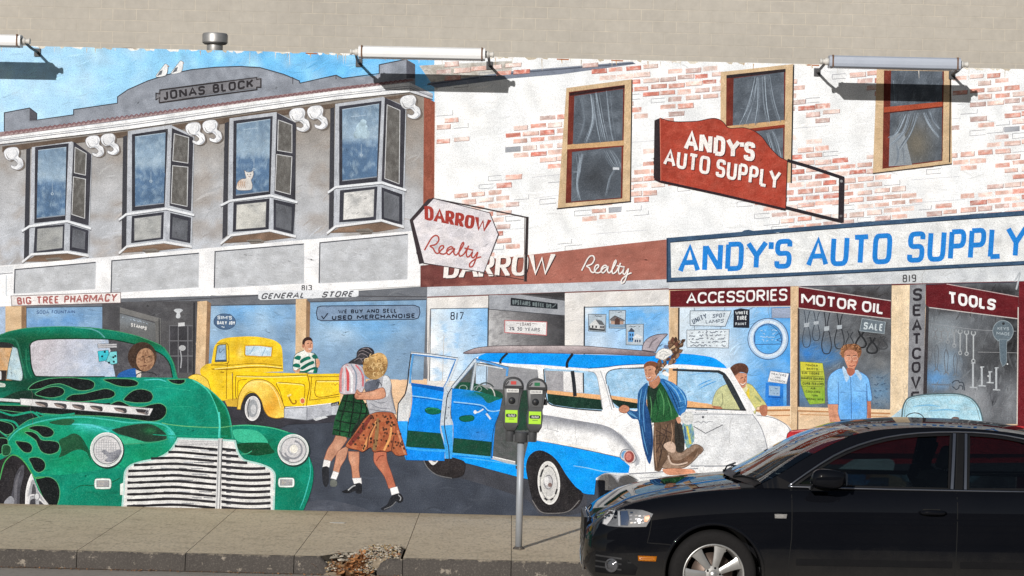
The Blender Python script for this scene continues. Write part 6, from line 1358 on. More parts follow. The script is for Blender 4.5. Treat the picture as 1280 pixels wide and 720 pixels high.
pm.poly(A4("796,120 800,160 815,185 840,190 856,170 860,135 850,110 820,102"), BL(skin(2), (387, 433, 3, 6, SKD, .6)), smooth=True, grid=2); pm.poly(A4("790,140 792,110 808,92 830,86 850,95 858,118 840,108 815,112 806,125 802,150"), (66, 46, 42), smooth=True); pm.line(A4("822,130 834,128"), .9, (50, 36, 34)); pm.line(A4("845,128 854,128"), .9, (50, 36, 34)); pm.line(A4("842,132 846,150 838,152"), .8, SKD); pm.line(A4("830,164 842,168 852,160"), .9, (236, 226, 220)); pm.ell(379, 432.5, 1.4, 2.4, SKD)
pm.poly(A4("728,298 745,310 772,300 772,316 735,316"), skin(3), smooth=True); pm.poly(A4("876,240 896,232 906,262 895,290 880,280"), skin(4), smooth=True); pm.line(A4("872,195 876,240 884,320"), 1.3, (40, 86, 82))
# ---- embracing couple
E5 = lambda s: Q(360, 425, 5.3333, s); E6 = lambda s: Q(360, 520, 5.3333, s)
p1 = part('painted_person', 'person with long dark hair in a striped blouse and green checked skirt')
for s_ in ("318,130c 385,135c 392,160 350,220 310,270 285,305c 240,290c 265,220 300,170", "330,240 395,200 402,215c 385,280 350,340 340,378c 300,368c 315,300"): p1.poly(E6(s_), BL(skin(5, (198, 150, 126)), (423, 560, 4, 8, SKL, .5)), edge=((140, 92, 76), .6), grid=2.5)
p1.poly(E6("240,290c 285,300c 276,342c 230,340c"), (238, 238, 240), edge=((150, 152, 156), .6)); p1.poly(E6("302,366c 340,378c 322,425c 284,415c"), (238, 238, 240), edge=((150, 152, 156), .6)); p1.poly(E6("230,345 258,335 272,350 274,410 268,455 252,475 236,455 228,400"), (44, 46, 52), smooth=True, mot=.15); p1.poly(E6("288,425 318,428 328,450 318,470 285,468 280,450"), (112, 116, 112), smooth=True, mot=.1)
sk1 = p1.sub('painted_skirt'); sk1.poly(E5("372,360c 440,352 490,380c 530,450 542,495c 520,560 430,655c 296,628c 310,540 340,440"), FB((28, 74, 48), (48, 108, 66), 7, 7, .8, -.1, .4, 6), grid=3, mot=.12)
for s_ in ("398,362 375,460 352,540 345,635", "440,358 435,450 420,540 405,645", "480,370 490,450 470,540 440,650", "515,420 525,470 500,560"): sk1.line(E5(s_), 1.6, (22, 38, 30))
for s_ in ("360,405 420,410 480,420 525,425", "338,470 420,480 500,490 540,488", "320,535 400,552 480,560 510,560", "304,595 380,612 445,615"): sk1.line(E5(s_), 1.6, (24, 42, 32))
sk1.poly(E5("450,560 500,520 530,500 480,600 440,650 420,640"), (34, 50, 42), smooth=True, mot=.2)
p1.poly(E5("342,320 345,230 360,180 390,158 430,155 490,175 512,230 515,300 490,350 440,358 372,362c 345,350"), FB((204, 196, 204), (178, 182, 192), 6, 10, .8, -.1, .4, 4), edge=((130, 100, 104), .6), grid=2.5)
for s_, w_, c in (("362,185 350,250 352,345", 4.0, (204, 136, 136)), ("390,165 400,240 400,340", 4.4, (206, 92, 96)), ("388,170 425,240 425,350", 3.4, (226, 228, 232)), ("420,160 455,230 450,340", 2.4, (140, 152, 170)), ("450,165 495,220 500,310", 3.4, (204, 120, 128)), ("470,170 510,240 512,320", 2.0, (170, 178, 190)), ("375,175 378,260 375,350", 2.2, (226, 206, 210))): p1.line(E5(s_), w_, c, taper=(.5, 1.1, .6))
p1.poly(E5("400,155 430,130 455,115 460,80 485,55 530,46 565,60 575,95 540,150 500,165 440,158"), FB((50, 50, 56), (104, 100, 106), 4, 6, .8, -.05, .4, 5), smooth=True, grid=2.5)
for s_ in ("470,80 500,70 545,90", "465,110 490,90 530,110 520,150", "440,140 480,120 500,150", "490,60 530,55 560,80", "480,130 510,120 530,135"): p1.line(E5(s_), 1.1, (150, 142, 146), taper=(.3, 1, .3))
p2 = part('painted_person', 'person with curly blond hair in a grey top and spotted orange skirt')
p2.poly(E6("402,235c 475,238c 475,300 472,350 480,412c 430,415c 422,340 405,290"), BL(skin(6, (198, 144, 118)), (441, 575, 4, 8, SKL, .5)), edge=((130, 84, 66), .6), grid=2.5); p2.poly(E6("572,240c 655,235c 662,300 690,380 720,475c 672,485c 640,400 575,310"), BL(skin(7, (190, 116, 92)), (478, 585, 5, 12, (214, 146, 116), .7)), edge=((120, 72, 58), .6), grid=2.5); p2.line(E6("590,300 610,270 640,262"), 1.2, (140, 76, 60))
p2.poly(E6("428,415c 488,412c 492,452c 440,452c"), (236, 236, 238), edge=((150, 150, 156), .6)); p2.poly(E6("680,482c 728,470c 742,515c 690,528c"), (238, 238, 240), edge=((150, 150, 156), .6))
for s_ in ("358,505 400,485 440,455 488,450 490,512 455,515 450,500 400,515", "620,615 660,590 690,535 742,515 768,545 765,570 740,580 720,570 680,610 635,630"): p2.poly(E6(s_), (38, 40, 46), smooth=True, mot=.15)
p2.line(E6("400,495 430,470 450,462"), 1.6, (176, 180, 184)); p2.line(E6("640,622 690,600 720,570"), .9, (130, 132, 136)); p2.line(E6("735,525 752,545 745,565"), 1.2, (160, 162, 166))
sk2 = p2.sub('painted_skirt'); sk2.poly(E5("548,492 600,480 690,482 722,525 740,590 772,690 795,765c 760,770 740,772 715,765 690,740 660,745 620,738 570,745 550,715 500,745 470,735 400,718 385,700 430,640 500,540"), FB((168, 96, 66), (196, 132, 92), 6, 10, .8, -.1, .4, 5), smooth=True, grid=3, edge=((96, 56, 46), .7))
for s_, w_, c in (("560,500 480,610 410,700", 7.0, (128, 62, 54)), ("590,540 545,640 500,735", 4.5, (216, 156, 104)), ("580,560 540,640 530,720", 2.0, (112, 62, 50)), ("600,520 590,640 575,735", 6.0, (150, 120, 84)), ("690,560 680,650 640,735", 3.6, (222, 166, 108)), ("720,560 700,680 690,740", 2.2, (120, 72, 56)), ("730,600 760,700 780,760", 3.2, (206, 146, 112)), ("690,500 710,560 705,640", 3.0, (186, 112, 78))): sk2.line(E5(s_), w_, c, taper=(.5, 1, .7))
for i in range(70):
    a, b = random.uniform(0, 1), random.uniform(0, 1); u = 395+b*0+(1-b)*140+a*(300+90*b-120*(1-b)); v = 500+b*230
    sk2.ell(360+u/5.3333*1.0, 425+v/5.3333, random.uniform(.9, 1.7), random.uniform(1.1, 1.9), random.choice([(84, 56, 46), (70, 50, 42), (100, 62, 48)]), mot=0)
p2.poly(E5("520,285 560,260 640,235 672,245 690,300 690,350 705,420 722,495c 690,482 600,478 545,495c 530,440 520,380"), FB((176, 178, 186), (202, 204, 210), 6, 8, .8, -.1, .4, 3), smooth=True, grid=3, edge=((104, 106, 116), .6)); p2.poly(E5("512,290 560,268 610,262 600,320 560,345 520,350"), (104, 110, 124), smooth=True, mot=.14)
p2.poly(E5("640,240 670,245 688,300 660,385 650,330 632,310"), (206, 210, 216), smooth=True)
for s_ in ("550,420 600,450 690,460", "540,460 600,470 690,478", "680,300 690,380 712,470", "560,400 620,420 660,410"): p2.line(E5(s_), 1.4, (128, 130, 140), taper=(.3, 1, .3))
p2.poly(E5("470,340 490,350 560,340 600,325 635,318 650,350 648,378 620,392 560,398 500,395 455,392 445,370 460,330"), BL(skin(8, (206, 152, 124)), (465, 492, 12, 4, SKL, .6)), smooth=True, grid=2.5, edge=((140, 88, 72), .6)); p2.line(E5("455,345 468,360 490,362"), .9, (150, 96, 78)); p2.line(E5("450,375 475,372"), .8, (150, 96, 78)); p2.line(E5("448,385 472,384"), .8, (150, 96, 78)); p2.line(E5("590,300 600,280 620,290 622,310"), 1.0, (70, 74, 84))
hc = p2.sub('painted_hair'); hc.poly(E5("500,190 505,150 530,120 570,95 610,84 645,100 664,140 660,190 640,230 600,258 560,262 520,240"), FB((178, 142, 92), (214, 184, 134), 3, 3, .9, -.15, .25, 5), smooth=True, grid=2, mot=.14)
for i in range(26):
    a = random.uniform(0, 6.28); r = random.uniform(2, 14); u, v = 469+r*math.cos(a), 458+r*1.05*math.sin(a); hc.ring(u, v, random.uniform(1.4, 3.4), random.uniform(1.4, 3.0), .8, random.choice([(128, 92, 58), (230, 204, 158), (150, 112, 70), (222, 192, 142)]), a0=random.uniform(0, 180), a1=random.uniform(220, 400))
# ---- woman with a blue coat (and a bag)
lw = part('painted_person', 'woman in a blue coat and green top walking past the wagon')
lw.poly(W4("945,150c 1090,110c 1130,170 1150,250 1145,320 1100,370 1010,440 985,475 950,470c 940,320"), FB((104, 84, 70), (140, 112, 92), 7, 7, .8, -.1, .4, 3), grid=3, mot=.14)
for s_ in ("960,200 1040,260 1010,330", "1040,160 1010,250 960,350", "1000,190 1080,230", "960,290 1000,300 985,400", "1100,200 1120,280"): lw.line(W4(s_), 1.4, (78, 62, 56))
lw.poly(W4("1090,140 1140,180 1150,330c 1110,370 1085,280"), (58, 56, 52), smooth=True, mot=.16)
bg_ = lw.sub('painted_bag'); bg_.poly(W4("1010,300 1050,275 1085,290 1095,340 1130,350 1170,320 1220,295 1262,310 1275,335 1245,365 1215,400 1160,445 1110,455 1010,455 1000,440 1040,370"), FB((146, 124, 108), (186, 164, 148), 5, 5, .8, -.1, .4, 4), smooth=True, grid=3, edge=((92, 74, 64), .8)); bg_.poly(W4("1050,360 1080,400 1130,395 1210,340 1235,320 1225,370 1170,425 1110,440 1060,420"), (116, 92, 76), smooth=True, mot=.16); bg_.poly(W4("1010,300 1060,275 1090,310 1080,350 1040,340"), (202, 178, 162), smooth=True); bg_.line(W4("1040,370 1060,420 1110,430 1170,415"), 2.0, (206, 186, 172)); bg_.ell(874.5, 563.5, 3.2, 4.6, (120, 98, 84))
lw.poly(W4("1000,460c 1100,455 1210,465 1225,485c 1150,495 1080,500 1040,498 1010,480"), (208, 150, 122), mot=.1)
lw.poly(W3("590,345 640,300 680,310c 740,400 790,530 775,548 700,570 610,578c 590,500 585,420"), FB((38, 92, 56), (58, 118, 72), 6, 9, .8, -.1, .4, 4), smooth=True, grid=3, mot=.12)
lw.poly(W3("580,330c 650,335 640,400 600,540 590,570c 580,440"), FB((34, 58, 48), (44, 76, 58), 5, 8, .7, 0, .4, 4), mot=.12)
for s_ in ("650,380 660,450 640,560", "700,350 690,450 700,560", "740,430 725,500 735,550", "680,330 720,400 740,470"): lw.line(W3(s_), 1.2, (28, 66, 44), taper=(.3, 1, .4))
ct = lw.sub('painted_coat'); ct.poly(W3("585,315 545,340 520,380 515,470 510,500 450,490 440,505 480,550 520,560 545,690 580,820 600,850 620,720 605,580 575,440"), FB((40, 92, 146), (60, 124, 178), 7, 10, .8, -.1, .4, 3), smooth=True, grid=3, mot=.12); ct.poly(W3("660,285 740,305 790,340 830,380 848,440 835,500 800,532 775,500 740,430 700,350"), FB((44, 108, 170), (70, 142, 200), 7, 7, .8, -.1, .4, 5), smooth=True, grid=3, mot=.12)
ct.poly(W3("560,440 605,560 620,720 600,850 575,810 545,680"), (38, 78, 128), smooth=True, mot=.14)
for s_ in ("700,300 760,350 800,420", "740,310 800,360 835,430", "790,440 830,430", "780,480 825,470", "545,350 530,450 530,560", "460,500 500,530"): ct.line(W3(s_), 1.8, (110, 172, 220), taper=(.3, 1, .3))
for s_ in ("720,330 770,400 800,480", "575,340 560,460 580,600", "800,380 840,410"): ct.line(W3(s_), 1.6, (24, 66, 116), taper=(.3, 1, .3))
lw.poly(W3("592,305 598,335 625,350 655,325 668,292 655,262 640,280 610,302"), skin(9, (192, 138, 110)), smooth=True)
lw.poly(W3("560,212 565,250 577,288 598,303 634,282 652,240 644,200 600,190 568,198"), BL(skin(3, (212, 164, 136)), (812, 468, 4, 8, SKD, .5)), smooth=True, grid=2); lw.poly(W3("558,214 562,188 586,170 618,168 650,182 664,215 658,246 645,250 638,216 610,198 578,202"), FB((128, 82, 58), (156, 104, 72), 3, 4, .8, -.1, .4, 3), smooth=True, grid=2.5)
lw.line(W3("566,228 576,226"), .9, (70, 46, 40)); lw.line(W3("590,226 608,224"), .9, (70, 46, 40)); lw.line(W3("578,230 570,256 580,258"), .8, SKD); lw.line(W3("576,275 590,276 604,268"), 1.2, (150, 66, 60)); lw.ell(821.5, 464, 2, 3.4, SKD)
lw.poly(W3("392,485 420,460 455,470 462,490 440,512 405,508"), skin(6, (204, 148, 120)), smooth=True, edge=((130, 80, 64), .6)); lw.line(W3("405,475 430,485 450,480"), .8, SKD); lw.line(W3("400,490 425,496"), .7, SKD); lw.poly(W3("775,545 800,540 805,575 785,580"), skin(2), smooth=True)
for a_, w_, c_ in (("575,345 560,430 555,520 565,640", 2.6, (92, 150, 200)), ("600,560 612,640 605,760", 2.2, (28, 62, 104)), ("540,400 535,470 548,560", 2.0, (30, 70, 118)), ("545,600 560,690 585,790", 1.8, (100, 160, 208)), ("690,300 730,360 770,450 790,510", 2.4, (24, 66, 114)), ("720,310 775,370 805,440", 2.4, (126, 184, 226)), ("790,350 830,410 836,460", 2.0, (130, 188, 228)), ("800,470 825,450", 1.8, (26, 70, 118)), ("450,505 480,525 515,545", 2.2, (116, 176, 220))):
    ct.line(W3(a_), w_, c_, taper=(.2, 1, .2))
for a_, w_, c_ in (("600,400 610,470 605,550", 2.4, (82, 140, 92)), ("660,350 690,430 690,530", 2.6, (88, 148, 98)), ("710,400 735,470 745,535", 2.2, (82, 142, 94)), ("640,350 640,420 655,500", 2.4, (24, 56, 40)), ("600,330 620,352 640,362 665,335", 1.6, (26, 54, 40))):
    lw.line(W3(a_), w_, c_, taper=(.2, 1, .2))
for a_, w_, c_ in (("950,170 955,260 955,360 965,450", 2.6, (160, 132, 110)), ("990,160 985,250 990,350", 2.0, (70, 56, 48)), ("1060,150 1070,220 1060,290", 2.4, (164, 136, 114)), ("945,240 1000,235 1060,245", 1.2, (72, 58, 50)), ("945,300 990,296", 1.2, (72, 58, 50)), ("1020,170 1030,240 1000,320 975,440", 2.2, (66, 54, 48)), ("1100,160 1115,240 1110,300", 2.0, (40, 38, 36))):
    lw.line(W4(a_), w_, c_, taper=(.2, 1, .2))
lw.poly(W3("572,268 590,282 612,270 606,296 590,302 578,292"), (196, 140, 116), smooth=True, br=0); lw.line(W3("577,276 592,280 606,271"), 1.0, (232, 220, 212)); lw.line(W3("640,225 650,245 640,262"), 1.0, SKD)
# flowers held behind her head, white rose and dried leaves
fl = part('painted_flowers', 'white rose with a spray of brown leaves above the woman')
for i in range(64):
    t = random.uniform(0, 1)**.9; u = 825+t*21+random.uniform(-8, 8); v = 468-t*40+random.uniform(-7, 7); a = random.uniform(-1.8, -.4); L = random.uniform(5, 10)
    c = random.choice([(120, 92, 74), (142, 112, 92), (98, 74, 60), (164, 134, 110), (112, 74, 62)])
    dx, dy = math.cos(a)*L, math.sin(a)*L; fl.poly([(u, v, True), (u+dx*.5-dy*.28, v+dy*.5+dx*.28, False), (u+dx, v+dy, True), (u+dx*.5+dy*.28, v+dy*.5-dx*.28, False)], c, mot=.15, edge=(lerp(c, (50, 36, 30), .6), .5))
fl.poly(W3("635,140 650,105 690,82 735,92 748,120 720,140 690,160 655,150"), (228, 228, 226), smooth=True, edge=((150, 152, 154), .7)); 
for s_ in ("660,115 690,100 720,115", "665,135 690,120 715,130", "690,150 700,130 735,120"): fl.line(W3(s_), .9, (180, 182, 184))
fl.poly(W3("690,65 715,60 720,80 700,85"), (120, 140, 176), smooth=True); fl.poly(W3("680,250 700,235 728,255 715,270"), (236, 238, 240), smooth=True)
# yellow and blue scarf bundle in her hand
sc_ = lw.sub('painted_scarf'); sc_.poly(W3("815,590 840,575 880,590 895,690 860,745 840,740 825,660"), FB((108, 152, 186), (190, 204, 120), 4, 8, .9, -.2, .3, 3), smooth=True, grid=2.5); sc_.line(W3("845,600 860,670 870,720"), 2.4, (214, 206, 96)); sc_.line(W3("830,600 840,690"), 1.6, (60, 104, 152)); sc_.poly(W3("810,520 860,500 890,530 880,580 840,590 805,560"), FB((214, 216, 216), (164, 168, 170), 3, 3, .9, -.1, .3, 4), smooth=True, grid=2)
# ---- man leaning on the wagon
ym = part('painted_person', 'man in a pale yellow shirt leaning behind the wagon')
ym.poly(W5("575,340 600,315 640,330 690,395 735,460 700,470 670,475 660,520 640,480c 600,400"), FB((204, 204, 142), (216, 206, 120), 6, 7, .8, -.1, .4, 3), smooth=True, grid=2.5, edge=((140, 140, 100), .6)); ym.line(W5("610,350 615,420"), 3.6, (228, 206, 76)); ym.line(W5("660,400 700,440"), 2.0, (158, 168, 120)); ym.poly(W5("690,470 735,460 742,495 735,530 700,525"), skin(3, (180, 122, 98)), smooth=True)
yg = ym.sub('painted_sleeve'); yg.poly(W5("375,465 395,380 430,340 475,320c 560,490c 440,485 430,470"), FB((206, 208, 160), (190, 196, 156), 7, 7, .8, -.1, .4, 5), grid=2.5, edge=((140, 144, 116), .6)); yg.line(W5("440,380 445,440 430,470"), 1.2, (150, 154, 120)); yg.poly(W5("375,465 430,472 442,486 390,484"), skin(4, (176, 118, 92)), smooth=True)
ym.poly(W5("508,260c 530,245 600,250 606,280 600,330 575,350 560,348c"), BL(skin(5, (198, 146, 122)), (929, 480, 4, 5, (192, 136, 110), .7)), grid=2); ym.poly(W5("490,240 500,205 540,182 590,185 615,215 608,250 590,245 560,240 530,262 515,265"), FB((92, 62, 52), (124, 88, 72), 3.5, 5, .8, -.1, .4, 2), smooth=True, grid=2.5)
ym.line(W5("562,282 580,276"), 1.0, (56, 36, 32)); ym.line(W5("592,274 604,272"), 1.0, (56, 36, 32)); ym.line(W5("588,282 592,300 582,304"), .8, (116, 70, 56)); ym.line(W5("560,318 580,324 598,312"), 1.6, (236, 224, 214)); ym.line(W5("556,316 578,330 600,312"), .6, (110, 50, 46)); ym.poly(W5("560,345 590,350 600,322 610,350 600,372 575,370"), (222, 216, 176), smooth=True)
wb2.line(W3("1115,215 1170,310 1240,420 1290,500"), 6.0, (236, 237, 240)); wb2.line(W3("1095,262 1150,370 1215,490"), 5.2, (56, 62, 68))
# ---- man in blue shirt
B6 = lambda s: Q(1040, 420, 5.3333, s)
bm_ = part('painted_person', 'man with curly hair in a light blue short sleeved shirt')
bm_.poly(B6("-30,455c 40,450c 52,520 62,600c -10,620c"), skin(2, (214, 158, 130))); bm_.poly(B6("232,432c 258,432c 260,560c 235,560c"), skin(3, (190, 124, 96))); bm_.poly(B6("55,550c 230,545c 230,600c 55,600c"), (44, 56, 84))
sh = bm_.sub('painted_shirt'); sh.poly(Q(960, 360, 4, "300,580c 296,500 302,450 325,420 370,402 400,440 430,415 470,425 500,450 512,500 518,560 498,565c 492,540 494,600 492,655c 360,658c 350,620 352,580 348,580c"), FB(BL((122, 186, 244), (1042, 478, 8, 14, (150, 200, 242), .8), (1075, 480, 10, 14, (150, 200, 244), .6), (1066, 510, 14, 12, (82, 156, 232), .7)), (140, 196, 242), 7, 9, .6, 0, .4, 3), grid=3, edge=((84, 120, 170), .7))
sh.poly(Q(960, 360, 4, "370,400 378,392 405,440 392,470 382,450"), (188, 216, 242)); sh.poly(Q(960, 360, 4, "430,415 448,410 468,440 462,462 440,430"), (188, 216, 242)); sh.line(Q(960, 360, 4, "412,440 415,540 416,655"), .8, (70, 110, 164)); sh.line(Q(960, 360, 4, "350,470 352,540 350,585"), .9, (80, 124, 180)); sh.line(Q(960, 360, 4, "430,515 490,516 490,540"), .8, (92, 138, 196), smooth=False); sh.line(Q(960, 360, 4, "355,520 385,522"), .8, (92, 138, 196)); sh.line(Q(960, 360, 4, "492,480 496,560"), .9, (80, 124, 180)); sh.poly(Q(960, 360, 4, "402,425 418,425 414,445"), (222, 226, 230))
bm_.poly(Q(960, 360, 4, "378,330 385,365 400,400 415,415 430,405 448,370 452,330 440,308 400,305"), BL(skin(4, (212, 152, 126)), (1057, 452, 4, 9, (224, 168, 140), .7), (1072, 456, 3, 10, (164, 96, 80), .7)), smooth=True, grid=2); bm_.poly(Q(960, 360, 4, "395,400 430,405 432,425 412,440 395,425"), (176, 112, 92), smooth=True)
hb = bm_.sub('painted_hair'); hb.poly(Q(960, 360, 4, "368,345 362,310 375,288 400,280 440,280 462,295 466,325 452,350 446,325 430,312 400,308 382,320 380,345"), FB((122, 84, 60), (172, 126, 92), 2.5, 2.5, .9, -.15, .25, 4), smooth=True, grid=1.8, mot=.14)
for i in range(14):
    a = random.uniform(3.0, 6.4); u, v = 1063.5+12*math.cos(a), 441+9.5*math.sin(a); hb.ring(u, v, 1.8, 1.6, .7, random.choice([(84, 56, 42), (190, 144, 106)]), a0=random.uniform(0, 180), a1=random.uniform(220, 360))
for (a, b) in ((393, 338), (425, 338)): bm_.line(Q(960, 360, 4, f"{a},{b} {a+16},{b-1}"), 1.0, (92, 52, 42)); bm_.ring(960+(a+8)/4, 360+(b+14)/4, 3.4, 3.0, .5, (226, 196, 176))
bm_.line(Q(960, 360, 4, "418,345 420,368 412,372"), .8, (150, 84, 70)); bm_.line(Q(960, 360, 4, "405,388 418,391 434,386"), 1.0, (130, 60, 56))

# weather on the wall: dirt splashed along the foot, drips under the coping, hairline cracks; the gap at the foot painted dark
wx = part('wall_stain_and_gap')
u = -200
while u < 1400:
    L = random.uniform(10, 40); v = base_v(u)
    wx.poly([(u, v+1), (u, v-random.uniform(.6, 2.4)), (u+L*.5, v-random.uniform(.8, 3.2)), (u+L, v-random.uniform(.5, 1.6)), (u+L, v+1)], random.choice([(92, 80, 66), (74, 66, 58), (110, 96, 78)]), br=0); u += L*random.uniform(.9, 1.4)
for u0 in range(-480, 1760, 40):  # darkness of the gap between wall and sidewalk, painted as a line
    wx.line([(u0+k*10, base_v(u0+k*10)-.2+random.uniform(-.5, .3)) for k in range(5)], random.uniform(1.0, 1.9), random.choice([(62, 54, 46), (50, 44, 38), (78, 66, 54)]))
for i in range(60):
    u = random.uniform(-100, 1380); v = top_v(u); L = min(16, random.expovariate(1/8)+2)
    wx.line([(u, v+1), (u+random.uniform(-.6, .6), v+L)], random.uniform(.6, 1.8), random.choice([(206, 196, 180), (224, 220, 214), (186, 176, 164), (196, 164, 128)]), taper=(1, .1))
for i in range(9):
    u, v = random.uniform(20, 1250), random.uniform(120, 560); P = [(u, v)]
    for k in range(random.randint(5, 11)): u += random.gauss(0, 2.5); v += random.uniform(3, 7); P.append((u, v))
    wx.line(P, .45, (128, 124, 122), smooth=False, taper=(.4, 1, .3))
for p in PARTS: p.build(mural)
print('painted polys levels', _N, _LV[:_N].max())
# ------------------------------------------------------------------ strip lights on the parapet
random.seed(5)
def m_enamel(name, col):
    a = NT(name); n1 = a.noise(5, 6, .7); n2 = a.noise(38, 4, .7)
    c = a.mix(a.ramp(n1, [(.52, 0), (.8, .35)]), col, tuple(x*.72 for x in col)); c = a.mix(a.ramp(n2, [(.70, 0), (.75, .5)]), c, (.24, .15, .09))
    a.set(Base_Color=c, Roughness=.4); return a.m
M_WHITE = m_enamel('white_enamel', (0.82, 0.82, 0.82))
M_GREYL = m_enamel('weathered_enamel', (0.42, 0.46, 0.54))
M_CAP = simple('socket_plastic', (0.62, 0.60, 0.56), 0.5, var=0.1)
M_RUST = simple('rusty_steel', (0.16, 0.085, 0.05), 0.8, var=0.5, scale=40)
M_ARM = simple('dark_bracket', (0.06, 0.06, 0.065), 0.6)
LY = -0.55
def strip_light(u0, v0, u1, v1, mat, label, capl=True):
    s = (DW+LY) and F/(DW+LY)
    x0, z0 = px2(u0, v0, s); x1, z1 = px2(u1, v1, s)
    L = x1-x0; r = empty('strip_light', (x0, LY, z0), label, 'strip light', 'strip lights along the top of the mural wall')
    tilt = math.atan2(z1-z0, L)
    r.rotation_euler = (0, -tilt, 0)
    bm = bmesh.new()
    pr = [(-0.075, 0.012), (-0.070, 0.040), (-0.045, 0.055), (0.05, 0.055), (0.070, 0.045), (0.072, -0.05), (0.066, -0.056), (-0.055, -0.056), (-0.068, -0.046), (-0.075, -0.02)]
    bm_prism(bm, pr, 'X', 0.0, L)
    link_bm('housing', bm, mat, r)
    bm = bmesh.new(); bm_box(bm, 0.004, L-0.004, -0.078, -0.052, -0.0595, -0.0535); link_bm('lens_lip', bm, M_ARM, r)
    for sx, xe in ((-1, 0.0), (1, L)):
        bm = bmesh.new(); bm_lathe(bm, [(0.0, 0), (0.034, 0.0), (0.034, 0.030), (0.022, 0.038), (0.022, 0.062), (0.028, 0.066), (0.028, 0.080), (0.0, 0.082)], (0, 0, 0), 'X', 20, cap=False)
        for v in bm.verts: v.co.x = xe+sx*v.co.x
        bmesh.ops.recalc_face_normals(bm, faces=bm.faces[:])
        link_bm('end_socket', bm, M_CAP, r, smooth=True)
        bm = bmesh.new(); bm_box(bm, xe-sx*0.03-0.007, xe-sx*0.03+0.007, -0.0775, 0.06, -0.058, 0.0575); link_bm('band', bm, M_RUST, r)
        bm = bmesh.new(); bm_tube(bm, [(xe+sx*0.03, 0.0, -0.01), (xe+sx*0.035, 0.25, -0.035), (xe+sx*0.035, -LY-0.012, -0.045)], 0.013, 8); bm_box(bm, xe+sx*0.035-0.03, xe+sx*0.035+0.03, -LY-0.016, -LY-0.004, -0.085, -0.01)
        link_bm('bracket_arm', bm, M_ARM, r)
    return r
strip_light(448.5, 65, 606.5, 68.2, M_WHITE, 'white strip light above the corner where the grey building meets the brick one')
strip_light(-131, 48.5, 27, 51.5, M_WHITE, 'white strip light over the painted blue sky, cut by the left edge of the photo')
strip_light(1036, 77.0, 1199.5, 80.6, M_GREYL, 'weathered bluish grey strip light above the rightmost painted brick building window')

# ------------------------------------------------------------------ roof vent and a rusty stub
M_GALV = simple('galvanised_steel', (0.42, 0.41, 0.40), 0.45, metal=0.6, var=0.25, scale=30)
vy = 0.9; s = F/(DW+vy); vx, vz = px2(268.5, 62, s)
v = empty('roof_vent', (vx, vy, WZ1-0.25), 'grey metal roof vent with a round cap above the painted name stone', 'roof vent')
hz = lambda p: px2(268.5, p, s)[1]-(WZ1-0.25)
bm = bmesh.new(); bm_lathe(bm, [(0.080, 0.0), (0.080, hz(54)), (0.078, hz(52))], (0, 0, 0), 'Z', 28); link_bm('pipe', bm, M_GALV, v, True)
bm = bmesh.new(); bm_lathe(bm, [(0.0, hz(52.0)), (0.108, hz(55.4)), (0.126, hz(53.4)), (0.127, hz(44)), (0.118, hz(42)), (0.0, hz(41))], (0, 0, 0), 'Z', 32, cap=False); o = link_bm('cap', bm, M_GALV, v, True); o.data.set_sharp_from_angle(angle=math.radians(35))
vx, vz = px2(163.5, 58.5, F/(DW+0.2))
bm = bmesh.new(); bm_lathe(bm, [(0.10, -0.10), (0.105, -0.005), (0.085, 0.012), (0.0, 0.018)], (0, 0, 0), 'Z', 18)
o = link_bm('pipe_stub', bm, M_RUST, None, True); o.location = (vx, 0.14, WZ1+0.0); o.scale = (1, .9, 1)
for vtx in o.data.vertices: vtx.co.z = max(vtx.co.z, 0.002)
tag(o, 'rusty brown pipe stub lying on top of the wall over the painted sky', 'pipe stub')

# ------------------------------------------------------------------ twin parking meter
M_MGREY = simple('meter_grey', (0.062, 0.064, 0.068), 0.45, var=0.2, scale=30, bump=0.05)
M_MDARK = simple('meter_dark', (0.022, 0.023, 0.026), 0.4, var=0.2)
M_POLE = simple('pole_galvanised', (0.36, 0.385, 0.42), 0.5, metal=0.2, var=0.12, scale=14)
M_LENS = simple('meter_window', (0.30, 0.30, 0.31), 0.15, var=0.1)
M_RED = simple('flag_red', (0.55, 0.06, 0.05), 0.4); M_GREEN = simple('flag_green', (0.01, 0.16, 0.06), 0.4)
M_LABEL = simple('label_white', (0.72, 0.72, 0.70), 0.4, var=0.05); M_LIME = simple('sticker_lime', (0.42, 0.75, 0.035), 0.4, var=0.06)
M_INK = simple('black_ink', (0.015, 0.015, 0.016), 0.5); M_BRIGHT = simple('bright_metal', (0.7, 0.7, 0.7), 0.2, metal=1.0)
MY = -(DW-19.14); MS = F/19.14
mx, mz = px2(648.2, 684, MS)
meter = empty('parking_meter', (mx, MY, sw_z(MY)), 'twin headed grey parking meter with lime stickers on a single pole', 'parking meter')
bm = bmesh.new(); bm_lathe(bm, [(0.029, 0.0), (0.029, 0.93)], (0, 0, 0), 'Z', 24); link_bm('pole', bm, M_POLE, meter, True)
bm = bmesh.new(); bm_lathe(bm, [(0.0, 0.0), (0.05, 0.0), (0.045, 0.012), (0.032, 0.02)], (0, 0, 0.0), 'Z', 20, cap=False); link_bm('pole_foot', bm, M_CURB, meter, True)
mxz = lambda a, b: ((a-845)/792.5, 1.743-b/792.5)
bm = bmesh.new(); bm_lathe(bm, [(0.0, .898), (0.055, .898), (0.059, .905), (0.059, .975), (0.05, .985), (0.0, .985)], (0, 0, 0), 'Z', 28, cap=False); bm_box(bm, -0.115, 0.125, -0.026, 0.026, .905, .962)
for cx in (-0.094, 0.094): bm_lathe(bm, [(0.0, .903), (0.034, .903), (0.037, .908), (0.040, .99), (0.0, .992)], (cx, 0, 0), 'Z', 24, cap=False)
o = link_bm('yoke', bm, M_MGREY, meter, True); o.data.set_sharp_from_angle(angle=math.radians(40))
